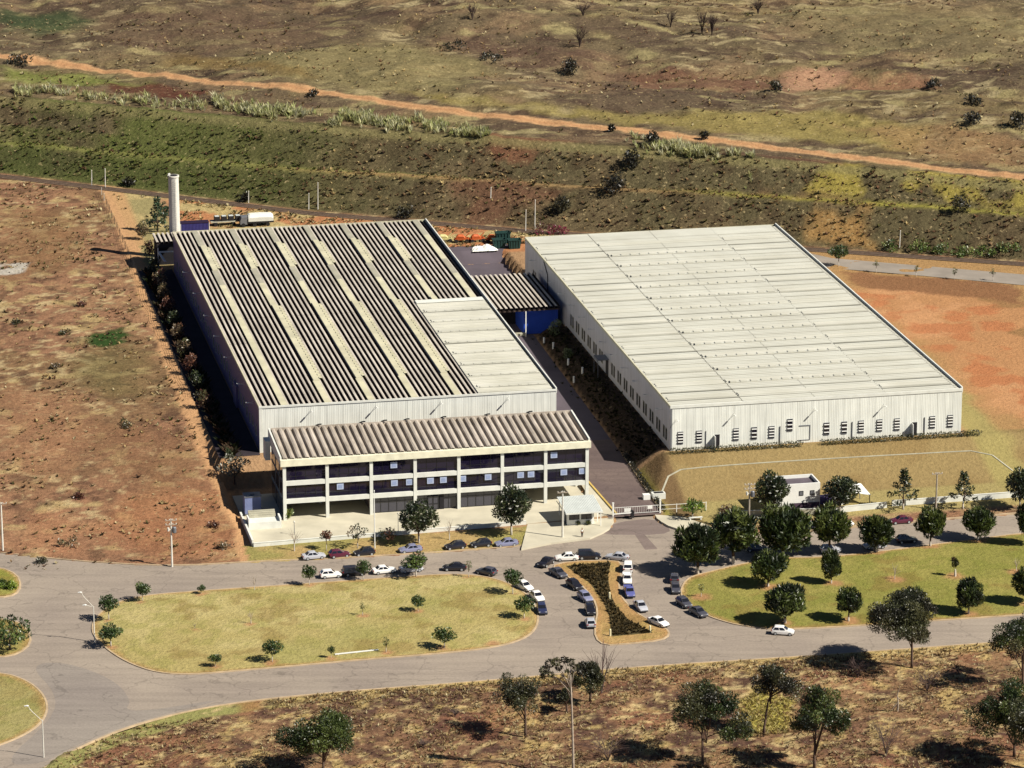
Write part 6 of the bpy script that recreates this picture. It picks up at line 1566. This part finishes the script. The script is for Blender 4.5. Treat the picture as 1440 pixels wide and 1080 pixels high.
# bollards
mb = MB(); mb.tube([(0, 0, -.1), (0, 0, .95), (0, 0, 1.05)], [.17, .16, .09], 9); BOL = mb.mesh('bollard', mat('cream_post_paint', C(246, 232, 188, 1.2), .7, .1, 2))
for b_, lab in (((857, 842), 'cream marker post at the waist of the triangular island'), ((858, 894), 'cream marker post at the lower left corner of the triangular bed'), ((914, 889), 'cream marker post at the lower right corner of the triangular bed')):
    single('marker_post', lab, 'post', BOL, tuple(at(b_[0], b_[1], .13)), 0, 1.15, 'cream marker posts on the triangular island')
mb = MB(); mb.tube([(0, 0, -.1), (0, 0, 1.1), (0, 0, 1.25), (0, 0, 1.35)], [.22, .2, .24, .1], 9); WB = mb.mesh('white_bollard', WHITE)
for (x, y), lab in (((765, 483), 'white bollard on the works road edge below the blue shed'), ((778, 490), 'white bollard in the shade, nearest the tall pale bush'), ((799, 513), 'white bollard in the shade below the small bush'), ((819, 525), 'white bollard in the shade opposite the warehouse awning'), ((807, 538), 'lowest white bollard in the shaded works road')):
    single('white_bollard', lab, 'bollard', WB, tuple(G(x, y)), 0, 1, 'white bollards in the works road')

# ================================================================== walls, gate, guardhouse
def wall_run(name, label, pts, h, th, m, cat='wall', cap=True):
    t = thing(name, label, cat, pts[0]); mb = MB(); cp = MB(); o = Vector(pts[0])
    for i in range(len(pts)-1):
        a = Vector(pts[i])-o; b = Vector(pts[i+1])-o
        mb.beam((a.x, a.y, a.z+h/2-.15), (b.x, b.y, b.z+h/2-.15), th, h+.3)
        cp.beam((a.x, a.y, a.z+h+.045), (b.x, b.y, b.z+h+.045), th+.1, .09)
    mb.build('wall', m, t)
    if cap: cp.build('coping', CONC_W, t)
    return t
wall_run('front_wall', 'low pale wall along the pavement before the office plaza', [U(-7.4, -40.45, .2), U(43.0, -38.15, .2)], .75, .22, CONC_W)
wall_run('terrace_wall', 'white side wall of the terrace at the left end of the office', [U(-7.5, -40.2, .42), U(-7.5, -24, .42)], 1.0, .25, CONC_W)
wall_run('street_wall', 'long low cream wall right of the open shelter along the street', [U(111.5, -41.6, .2), U(128, -41.3, .2), U(150, -41, .2)], 1.15, .2, CONC_W)
wall_run('street_wall', 'low cream wall before the open shelter behind parked cars', [U(98.6, -43.4, .2), U(110.3, -42.2, .2)], 1.15, .2, CONC_W)
wall_run('street_wall', 'low shaded wall before the small white building', [U(82.0, -41.5, .2), U(97.6, -43.2, .2)], 1.1, .2, CONC)
# terrace, steps and tank at the left end of the office
t = thing('terrace', 'raised white concrete terrace with steps at the left end of the office', 'terrace', U(-7.2, -34, .42), PSI)
b = MB(); b.box(0.2, 6.2, 2.6, 5.4, 0, 1.3); b.build('platform', CONC_W, t)
b = MB()
for i in range(4): b.box(0.7, 5.6, 5.42+i*0.5, 5.42+(i+1)*0.5-0.004, 0, 1.5+0.22*i)
b.build('steps', CONC, t)
b = MB(); b.box(0.2, 0.45, 2.6, 5.4, 1.3, 2.0); b.build('parapet', WHITE, t); b = MB(); b.box(5.9, 6.2, 2.6, 5.4, 1.3, 1.9); b.build('parapet', WHITE, t)
t = thing('water_tank', 'square grey blue tank in the shade beside the office end', 'tank', U(-6.6, -23.5, .42), PSI)
b = MB(); b.box(0, 3.0, 0, 2.6, 0.4, 3.6); b.build('body', mat('blue_grey_tank', C(150, 160, 205), .6, .12, .8), t)
b = MB(); b.box(-.1, 3.1, -.1, 2.7, 3.6, 3.75); b.tube([(1.5, 1.3, 3.75), (1.5, 1.3, 3.95)], .4, 12); b.build('lid', GREYM, t)
b = MB()
for x in (.1, 2.7): b.box(x, x+.2, .1, .3, 0, .4); b.box(x, x+.2, 2.2, 2.4, 0, .4)
b.build('stand', CONC, t)
# guardhouse
t = thing('guardhouse', 'small white guardhouse with grey sheet roof beside the gate', 'guardhouse', U(50.2, -40.3, .33), PSI)
b = MB(); b.box(0, 5.0, 0, 2.8, 0, 0.95); b.box(0, .35, 0, 2.8, .95, 2.7); b.box(4.6, 5.0, 0, 2.8, .95, 2.7); b.box(2.3, 2.6, 0, .2, .95, 2.7); b.box(.35, 4.6, 2.6, 2.8, .95, 2.7); b.build('wall', WHITE, t)
for x0, x1 in ((.37, 2.28), (2.62, 4.58)):
    b = MB(); b.box(x0, x1, .08, .12, .97, 2.68); g = b.build('window', GLASS, t)
    b = MB(); b.box((x0+x1)/2-.04, (x0+x1)/2+.04, .02, .078, .97, 2.68); b.box(x0, x0+.06, .021, .079, .97, 2.68); b.box(x1-.06, x1, .022, .079, .97, 2.68); b.build('frame', BLACKM, g)
b = MB(); xs_ = [i*6.9/46 for i in range(47)]
k0 = 0
for i, x in enumerate(xs_):
    o_ = .05 if i % 2 else 0; b.v += [(-.6+x, -1.7, 2.80+o_), (-.6+x, 6.2, 3.5+o_)]
for i in range(46): b.f.append((2*i, 2*i+2, 2*i+3, 2*i+1)); b.m.append(0)
b.build('roof', GALV, t)
b = MB(); b.box(-.6, 6.3, -1.76, -1.70, 2.6, 2.86); b.box(-.66, -.6, -1.7, 6.2, 2.6, 2.78) ; b.build('fascia', CONC_W, t)
b = MB()
for x, y in ((5.9, -1.4), (5.9, 1.2), (5.9, 5.6), (-.3, 5.6)): b.box(x, x+.14, y, y+.14, 0, 3.0)
b.build('post', WHITE, t)
b = MB(); b.box(-.012, -.004, .8, 1.8, 0, 2.2); b.build('door', DARK, t)
# gate and barrier
t = thing('sliding_gate', 'open white barred gate across the works road', 'gate', U(59.7, -36.8, .4), PSI)
b = MB()
for z in (.25, 1.5): b.beam((.1, 0, z), (8.6, 0, z), .07)
for x in np.arange(.3, 8.6, .42): b.beam((x, .01, .25), (x, .01, 1.5), .035)
b.build('bars', WHITE, t)
b = MB(); b.box(2.0, 3.2, -.12, -.06, .6, 1.3); b.build('notice_board', WHITE, t)
b = MB(); b.box(6.4, 7.3, -.12, -.06, .9, 1.5); b.build('notice_board', WHITE, t)
for x in (-.1, 8.8): b = MB(); b.box(x-.13, x+.13, -.13, .13, -.3, 2.4); b.box(x-.18, x+.18, -.18, .18, 2.4, 2.5); b.build('post', WHITE, t)
t = thing('barrier', 'white lowered barrier arm with dark housing before the gate', 'barrier', U(62.9, -38.2, .3), PSI)
b = MB(); b.box(-.3, .3, -.3, .3, 0, 1.1); b.tube([(0, -.32, 1.15), (0, .32, 1.15)], .28, 12); b.build('housing', BLACKM, t)
b = MB(); b.beam((-.3, -.36, 1.1), (-3.6, -.36, 1.0), .12, .16); b.build('arm', WHITE, t)
b = MB(); b.beam((-3.7, -.36, 0), (-3.7, -.36, 1.05), .1); b.build('rest', WHITE, t)
wall_run('side_rail', 'white rail fence from the gate to the bright green shrub', [U(68.4, -37.6, .3), U(78, -38, .3)], .0, .05, WHITE, 'fence') if False else None
t = thing('rail_fence', 'white rail fence running right from the gate post', 'fence', U(68.7, -36.9, .35), PSI)
b = MB(); b.beam((0, 0, 1.5), (8.6, 0, 1.5), .07); b.beam((0, 0, .7), (8.6, 0, .7), .05); b.build('rail', WHITE, t)
for x in (2.9, 5.7, 8.5): b = MB(); b.box(x-.06, x+.06, -.06, .06, -.2, 1.6); b.build('post', WHITE, t)
t = thing('stone_bench', 'pale concrete bench under the bright green shrub tree', 'bench', Vector(tuple(at(978, 731, .36))), PSI)
b = MB(); b.box(-1.3, 1.3, -.25, .25, .42, .54); b.build('seat', CONC_W, t)
for x in (-1, 1): b = MB(); b.box(x-.12, x+.12, -.2, .2, 0, .42); b.build('leg', CONC_W, t)
# drain on the grass slope
dl = [G(930, 694), G(943, 662), G(1000, 656), G(1100, 649), G(1200, 643), G(1300, 637.5), G(1386, 633), G(1424, 662)]
mb = MB(); P_ = smooth_open([tuple(p) for p in dl], 1)
for i in range(len(P_)-1):
    m = 12
    for k in range(m):
        a = Vector(P_[i]).lerp(Vector(P_[i+1]), k/m); b = Vector(P_[i]).lerp(Vector(P_[i+1]), (k+1)/m)
        for q in (a, b): q.z = float(height(q.x, q.y))+.03
        mb.beam(a, b, .3, .12)
single('drain_channel', 'pale concrete drain running along the grass slope', 'drain', mb.mesh('drain_channel', CONC), (0, 0, 0))
t = thing('drain_box', 'white concrete drain outlet box at the foot of the slope', 'drain', G(926, 699), PSI)
b = MB(); b.box(-1.3, 1.2, -.7, .7, -.3, .9); b.build('box', CONC_W, t); b = MB(); b.box(-.9, .9, -.45, .45, .905, .94); b.build('grating', DARK, t)
b = MB(); b.box(-3.0, -1.7, -.6, .5, -.2, .75); b.build('block', WHITE, t)
# small white building
t = thing('switch_house', 'small white flat roofed building with two square windows behind the trees', 'building', U(89.0, -40.6, .2), PSI)
SWW, SWD, SWH = 8.9, 5.4, 5.3
b = MB(); b.box(0, SWW, 0, .25, 0, SWH); b.box(0, .25, .25, SWD, 0, SWH); b.box(SWW-.25, SWW, .25, SWD, 0, SWH); b.box(.25, SWW-.25, SWD-.25, SWD, 0, SWH); b.build('wall', WHITE, t)
b = MB(); b.box(.25, SWW-.25, .25, SWD-.25, SWH-.75, SWH-.6); b.build('roof', mat('dark_flat_roof', C(120, 108, 116), .9, .2, .5), t)
for x in (5.3, 7.4):
    b = MB(); b.box(x-.32, x+.32, -.03, -.004, 3.1, 3.8); g = b.build('window', GREYM, t)
    b = MB(); b.box(x-.42, x-.32, -.06, -.003, 3.0, 3.9); b.box(x+.32, x+.42, -.06, -.003, 3.0, 3.9); b.box(x-.32, x+.32, -.06, -.003, 3.8, 3.9); b.box(x-.32, x+.32, -.06, -.003, 3.0, 3.1); b.build('frame', BLACKM, g)
b = MB(); b.box(3.0, SWW-.1, -.02, -.004, 0, 1.6); b.build('plinth', mat('dark_plinth', C(96, 74, 92), .8, .2, 1), t)  # dark violet sheet across the lower front wall
# open shelter with white sheets
t = thing('open_shelter', 'open shelter with tilted white roof sheet behind the street wall', 'shelter', U(101.6, -38.5, .2), PSI)
b = MB(); b.quad((2.2, -.4, 2.6), (6.4, -1.2, 1.9), (5.6, 2.6, 3.0), (1.4, 3.2, 3.7)); b.quad((2.2, -.4, 2.54), (1.4, 3.2, 3.64), (5.6, 2.6, 2.94), (6.4, -1.2, 1.84)); b.build('roof_sheet', WHITE, t)
for x, y, z in ((2.3, -.3, 2.5), (6.2, -1.0, 1.9), (5.4, 2.5, 2.9), (1.6, 3.0, 3.5)): b = MB(); b.box(x-.06, x+.06, y-.06, y+.06, 0, z); b.build('post', GREYM, t)
for (x, y, lab) in ((0.2, .9, 'white stacked crate left of the shelter sheet, rear one'), (1.0, -.2, 'white stacked crate left of the shelter sheet, front one')):
    o = thing('crate', lab, 'crate', U(101.6+x, -38.5+y, .2), PSI+.1); b = MB(); b.box(-.5, .5, -.45, .45, 0, 1.5); b.build('box', WHITE, o); b = MB(); b.box(-.55, .55, -.5, .5, 1.5, 1.6); b.build('lid', CONC_W, o)
o = thing('parked_trailer', 'dark violet covered trailer left of the open shelter', 'trailer', U(99.4, -38.4, .25), PSI)
b = MB(); loft(b, [[(x, -.8*w, .5), (x, -.85*w, 1.2), (x, -.5*w, h), (x, .5*w, h), (x, .85*w, 1.2), (x, .8*w, .5)] for x, w, h in ((-1.6, .8, 1.5), (-1.2, 1, 1.9), (1.0, 1, 2.0), (1.5, .85, 1.6))]); b.build('cover', mat('violet_tarp', C(92, 76, 130), .7, .2, 1), o)
for sg in (-.8, .8): b = MB(); b.tube([(0, sg-.1, .32), (0, sg+.1, .32)], .32, 12); b.build('wheel', RUBBER, o)
# white beam lying in the left lawn
a = at(471, 922, .13); c = at(532, 915.5, .13); mb = MB(); mb.beam((a[0], a[1], .38), (c[0], c[1], .38), .22, .16)
for k in (.08, .5, .92): q = a+(c-a)*k; mb.box(q[0]-.1, q[0]+.1, q[1]-.1, q[1]+.1, .1, .32)
single('beam_bench', 'long low white beam on blocks near the lower edge of the left lawn', 'bench', mb.mesh('beam_bench', WHITE), (0, 0, 0))

# ================================================================== yard behind
o = thing('shipping_container', 'dark blue corrugated container right of the chimney', 'container', U(5.2, 171.5, 5.0), PSI)
b = MB(); n = 40; L = 6.6
for i in range(n+1): x = i*L/n; y = -.06 if i % 2 else 0.0; b.v += [(x, y, .15), (x, y, 2.6)]
for i in range(n): b.f.append((2*i, 2*i+2, 2*i+3, 2*i+1)); b.m.append(0)
b.box(0, L, .03, 2.4, .15, 2.55); b.build('body', mat('container_blue', C(62, 60, 130), .6, .15, 1), o)
b = MB(); b.box(-.05, L+.05, -.12, 2.45, 2.56, 2.66); b.build('roof', mat('container_roof', C(50, 30, 60), .7, .2, 1), o)
b = MB(); b.box(L-.02, L+.1, -.12, .06, .0, 2.56); b.box(-.1, .02, -.12, .06, 0, 2.56); b.build('corner_post', WHITE, o)
o = thing('flatbed_trailer', 'long flat trailer loaded with dark crates behind the striped roof', 'trailer', U(13.6, 177.5, 5.0), PSI)
b = MB(); b.box(-.6, 6.2, 0, 2.2, .9, 1.15); b.build('bed', CONC, o)
for x in (.6, 4.8): b = MB(); b.tube([(x, -.1, .45), (x, 2.3, .45)], .45, 12); b.build('wheel', RUBBER, o)
for i, lab in enumerate(('leftmost dark crate on the flat trailer', 'second dark crate on the flat trailer', 'third dark crate on the flat trailer', 'rightmost dark crate on the flat trailer')):
    q = thing('crate', lab+' behind the striped roof', 'crate', U(13.9+i*1.65, 177.7, 6.15), PSI, 'dark crates on the flat trailer'); b = MB(); b.box(0, 1.3, 0, 1.6, 0, 1.1); b.build('box', BLACKM, q); b = MB(); b.box(.15, 1.15, .2, 1.4, 1.1, 1.16); b.build('lid', GALV, q)
o = thing('tarpaulin_truck', 'truck with pale rounded cover behind the striped roof', 'truck', U(21.6, 175.5, 5.0), PSI)
b = MB(); loft(b, [[(x, -.2, 1.3), (x, -.25, 2.2*h), (x, .4, 2.9*h), (x, 1.9, 2.9*h), (x, 2.5, 2.2*h), (x, 2.4, 1.3)] for x, h in ((0, .92), (.4, 1), (2.8, 1.03), (5.4, 1), (5.9, .9))]); b.build('cover', CONC_W, o)
b = MB(); b.box(-.1, 6.0, -.15, 2.35, .9, 1.28); b.build('chassis', BLACKM, o)
b = MB(); loft(b, [[(x, 0, .6), (x, 0, h), (x, .3, h+.15), (x, 2.0, h+.15), (x, 2.3, h), (x, 2.3, .6)] for x, h in ((-1.9, 1.5), (-1.6, 2.3), (-.2, 2.4))]); b.build('cab', GREYM, o)
for x in (-1.2, 1.5, 4.6):
    for y in (.05, 2.1): b = MB(); b.tube([(x, y-.15, .48), (x, y+.15, .48)], .48, 12); b.build('wheel', RUBBER, o)
def yard_machine(label, u, v, col, L, rz):
    o = thing('farm_machine', label, 'machine', U(u, v, 5.0), rz, 'orange machines in the back yard')
    b = MB(); b.beam((0, 0, .8), (L, 0, .9), .35, .3); b.beam((0, 1.3, .8), (L, 1.3, .9), .3, .3)
    for k in range(4): b.beam((k*L/3, 0, .95), (k*L/3, 1.3, .95), .2, .2)
    b.build('frame', col, o)
    b = MB(); loft(b, [[(x, .1, .95), (x, .0, 1.5*h), (x, .4, 1.9*h), (x, .9, 1.9*h), (x, 1.3, 1.5*h), (x, 1.2, .95)] for x, h in ((L*.1, .8), (L*.25, 1), (L*.6, .95), (L*.75, .7))]); b.build('hopper', col, o)
    b = MB(); b.beam((L*.7, .65, 1.1), (L*1.05, .65, 2.1), .18); b.build('arm', col, o)
    for x in (.3, L-.4):
        for y in (-.15, 1.45): b = MB(); b.tube([(x, y-.12, .45), (x, y+.12, .45)], .45, 12); b.build('wheel', RUBBER, o)
yard_machine('pale yellow machine at the left end of the machine row in the yard', 62.2, 151.5, YELLOWP, 3.4, PSI)
yard_machine('orange machine second in the row behind the yard', 66.2, 150.6, ORANGE, 3.2, PSI-.1)
yard_machine('orange machine third in the row behind the yard', 69.8, 149.8, ORANGE, 3.3, PSI+.15)
yard_machine('orange machine at the right end of the row behind the yard', 73.4, 149.0, ORANGE, 3.0, PSI)
r = np.random.default_rng(5); o = thing('tarpaulin_heap', 'crumpled white tarpaulin heap on the yard', 'heap', U(71.6, 143.0, 5.05), PSI)
mb = MB(); n = 15
for j in range(n):
    for i in range(n):
        x = (i/(n-1)-.5)*6; y = (j/(n-1)-.5)*2.6; e = max(0, 1-(x/3.0)**2-(y/1.3)**2); mb.v.append((x+r.normal()*.06, y+r.normal()*.06, (e**.6)*(1.0+.25*math.sin(x*2.1))+r.normal()*.10*min(1, e*4)))
for j in range(n-1):
    for i in range(n-1): mb.f.append((j*n+i, j*n+i+1, (j+1)*n+i+1, (j+1)*n+i)); mb.m.append(0)
mb.build('sheet', WHITE, o)
def skip(label, u, v, col, W=3.0, H=2.1):
    o = thing('waste_skip', label, 'skip', U(u, v, 5.05), PSI, 'dark green skips in the yard')
    b = MB(); k = W/2; q = .82
    b.v += [(-k*q, -.8, 0), (k*q, -.8, 0), (k*q, .8, 0), (-k*q, .8, 0), (-k, -1.0, H), (k, -1.0, H), (k, 1.0, H), (-k, 1.0, H)]
    b.f += [(0, 3, 2, 1), (0, 1, 5, 4), (1, 2, 6, 5), (2, 3, 7, 6), (3, 0, 4, 7)]; b.m += [0]*5; b.box(-k*.95, k*.95, -.9, .9, H*.55, H*.62); b.build('body', col, o)
    b = MB(); b.box(-k-.06, k+.06, -1.1, -1.0, H-.12, H+.02); b.box(-k-.06, k+.06, 1.0, 1.1, H-.12, H+.02); b.box(-k-.08, -k, -1, 1, H-.12, H+.02); b.box(k, k+.08, -1, 1, H-.12, H+.02); b.build('rim', col, o)
    for x in np.linspace(-k*.6, k*.6, 4): b = MB(); b.beam((x, -.84, .1), (x*1.08, -1.06, H-.14), .12); b.build('rib', col, o)
skip('dark green skip in the yard right of the white heap', 75.2, 144.2, GREENP); skip('dark green skip at the corner of the pale roofed warehouse', 78.6, 143.2, GREENP)
skip('taller green skip behind the two skips of the yard', 76.8, 147.6, GREENP, 3.4, 2.8)
# wire fence along the left path
o = thing('wire_fence', 'wire fence on dark posts along the path left of the chimney', 'fence', U(-8.9, 215, 5.0), PSI)
b = MB()
for z in (.5, 1.0, 1.5): b.beam((0, 0, z), (0, -176, z), .035)
b.build('wire', BLACKM, o)
for k in range(30): b = MB(); b.box(-.05, .05, -k*6-.05, -k*6+.05, -.3, 1.8); b.build('post', CONCP if k < 2 else BLACKM, o)
# person on the pavement by the guardhouse
def skin_person(label, loc, rz):
    t = thing('person', label, 'person', loc, rz)
    def skin(name, joints, edges, m, sub=2):
        me = D.meshes.new(name); me.from_pydata([j[0] for j in joints], edges, []); o = D.objects.new(name, me); COL.objects.link(o)
        md = o.modifiers.new('skin', 'SKIN'); md.use_smooth_shade = True
        for i, j in enumerate(joints):
            d = me.skin_vertices[0].data[i]; d.radius = (j[1], j[2] if len(j) > 2 else j[1]); d.use_root = (i == 0)
        o.modifiers.new('sub', 'SUBSURF').levels = sub
        dg = bpy.context.evaluated_depsgraph_get(); ev = D.meshes.new_from_object(o.evaluated_get(dg)); D.objects.remove(o)
        ev.materials.clear(); ev.materials.append(m); n = D.objects.new(name, ev); COL.objects.link(n); n.parent = t; return n
    SK = mat('skin', C(170, 115, 85), .6, .1, 4)
    J = [((0, 0, .93), .13, .10), ((0, 0, 1.15), .12, .09), ((0, .01, 1.38), .15, .10), ((0, .01, 1.49), .055), ((0, -.01, 1.56), .07), ((0, -.02, 1.64), .085, .1), ((0, -.02, 1.71), .07, .08)]
    E_ = [(0, 1), (1, 2), (2, 3), (3, 4), (4, 5), (5, 6)]
    for sg in (-1, 1):
        k = len(J); J += [((sg*.09, 0, .86), .088), ((sg*.10, -.02, .48), .06), ((sg*.10, .02, .09), .042), ((sg*.11, -.14, .04), .036)]; E_ += [(0, k), (k, k+1), (k+1, k+2), (k+2, k+3)]
        k = len(J); J += [((sg*.20, .01, 1.40), .055), ((sg*.25, .03, 1.12), .042), ((sg*.24, -.05, .88), .030), ((sg*.24, -.07, .81), .034, .02)]; E_ += [(2, k), (k, k+1), (k+1, k+2), (k+2, k+3)]
        h = len(J)-1
        for i, (dy, L) in enumerate(((-.028, .065), (-.010, .078), (.010, .072), (.026, .055))):
            k = len(J); J += [((sg*.238, -.07+dy, .775), .009), ((sg*.228, -.078+dy, .775-L*.6), .008), ((sg*.215, -.082+dy, .775-L), .007)]; E_ += [(h, k), (k, k+1), (k+1, k+2)]
        k = len(J); J += [((sg*.225, -.115, .80), .010), ((sg*.215, -.135, .765), .008)]; E_ += [(h, k), (k, k+1)]
    J += [((0, -.115, 1.645), .014), ((0.082, -.01, 1.645), .014), ((-.082, -.01, 1.645), .014)]; k = len(J); E_ += [(5, k-3), (5, k-2), (5, k-1)]
    skin('body', J, E_, SK)
    skin('shirt', [((0, 0, .96), .155, .125), ((0, 0, 1.15), .145, .115), ((0, .01, 1.38), .172, .125), ((.2, .01, 1.40), .075), ((.245, .03, 1.2), .065), ((-.2, .01, 1.40), .075), ((-.245, .03, 1.2), .065)], [(0, 1), (1, 2), (2, 3), (3, 4), (2, 5), (5, 6)], WHITE)
    skin('trousers', [((0, 0, .95), .15, .12), ((.09, 0, .84), .105), ((.10, -.02, .48), .08), ((.10, .02, .1), .07), ((-.09, 0, .84), .105), ((-.10, -.02, .48), .08), ((-.10, .02, .1), .07)], [(0, 1), (1, 2), (2, 3), (0, 4), (4, 5), (5, 6)], BLACKM)
    skin('hair', [((0, .01, 1.70), .085, .095), ((0, .045, 1.66), .075, .07)], [(0, 1)], BLACKM)
skin_person('person in white shirt and dark trousers on the pavement before the guardhouse', tuple(at(818.5, 755, .33)), .4)
# ------------------------------------------------------------------ light, sky, camera
SUN_DIR = Vector((0.917*math.cos(R(43)), -0.40*math.cos(R(43)), math.sin(R(43)))).normalized()
sun = D.lights.new('sun', 'SUN'); sun.energy = 5.0; sun.angle = R(0.5); sun.color = (1.0, 0.93, 0.81)
so = D.objects.new('sun', sun); COL.objects.link(so)
so.rotation_euler = (-SUN_DIR).to_track_quat('-Z', 'Y').to_euler()
w = D.worlds.new('World'); scn.world = w; w.use_nodes = True
nt = w.node_tree; bg = nt.nodes['Background']
sky = nt.nodes.new('ShaderNodeTexSky'); sky.sky_type = 'NISHITA'; sky.sun_disc = False
sky.sun_elevation = math.asin(SUN_DIR.z); sky.sun_rotation = math.atan2(SUN_DIR.x, SUN_DIR.y)
sky.air_density = 0.45; sky.dust_density = 0.1; sky.ozone_density = 1.0
nt.links.new(sky.outputs['Color'], bg.inputs['Color']); bg.inputs['Strength'].default_value = 0.05
cam = D.cameras.new('camera'); co = D.objects.new('camera', cam); COL.objects.link(co)
co.location = (0, 0, HC); co.rotation_euler = (math.pi/2-TH, 0, 0)
cam.sensor_width = 36; cam.lens = F/1440*36; cam.clip_start = 1; cam.clip_end = 12000
scn.camera = co
scn.view_settings.view_transform = 'Standard'; scn.view_settings.look = 'None'
scn.view_settings.exposure = 0.7; scn.view_settings.gamma = 1
scn.render.resolution_x = 1024; scn.render.resolution_y = 768
scn.render.engine = 'CYCLES'; scn.cycles.max_bounces = 5; scn.cycles.transparent_max_bounces = 4
dup_ = {k: v for k, v in LABELS.items() if len(v) > 1}
if dup_: print('SHARED LABELS', dup_)
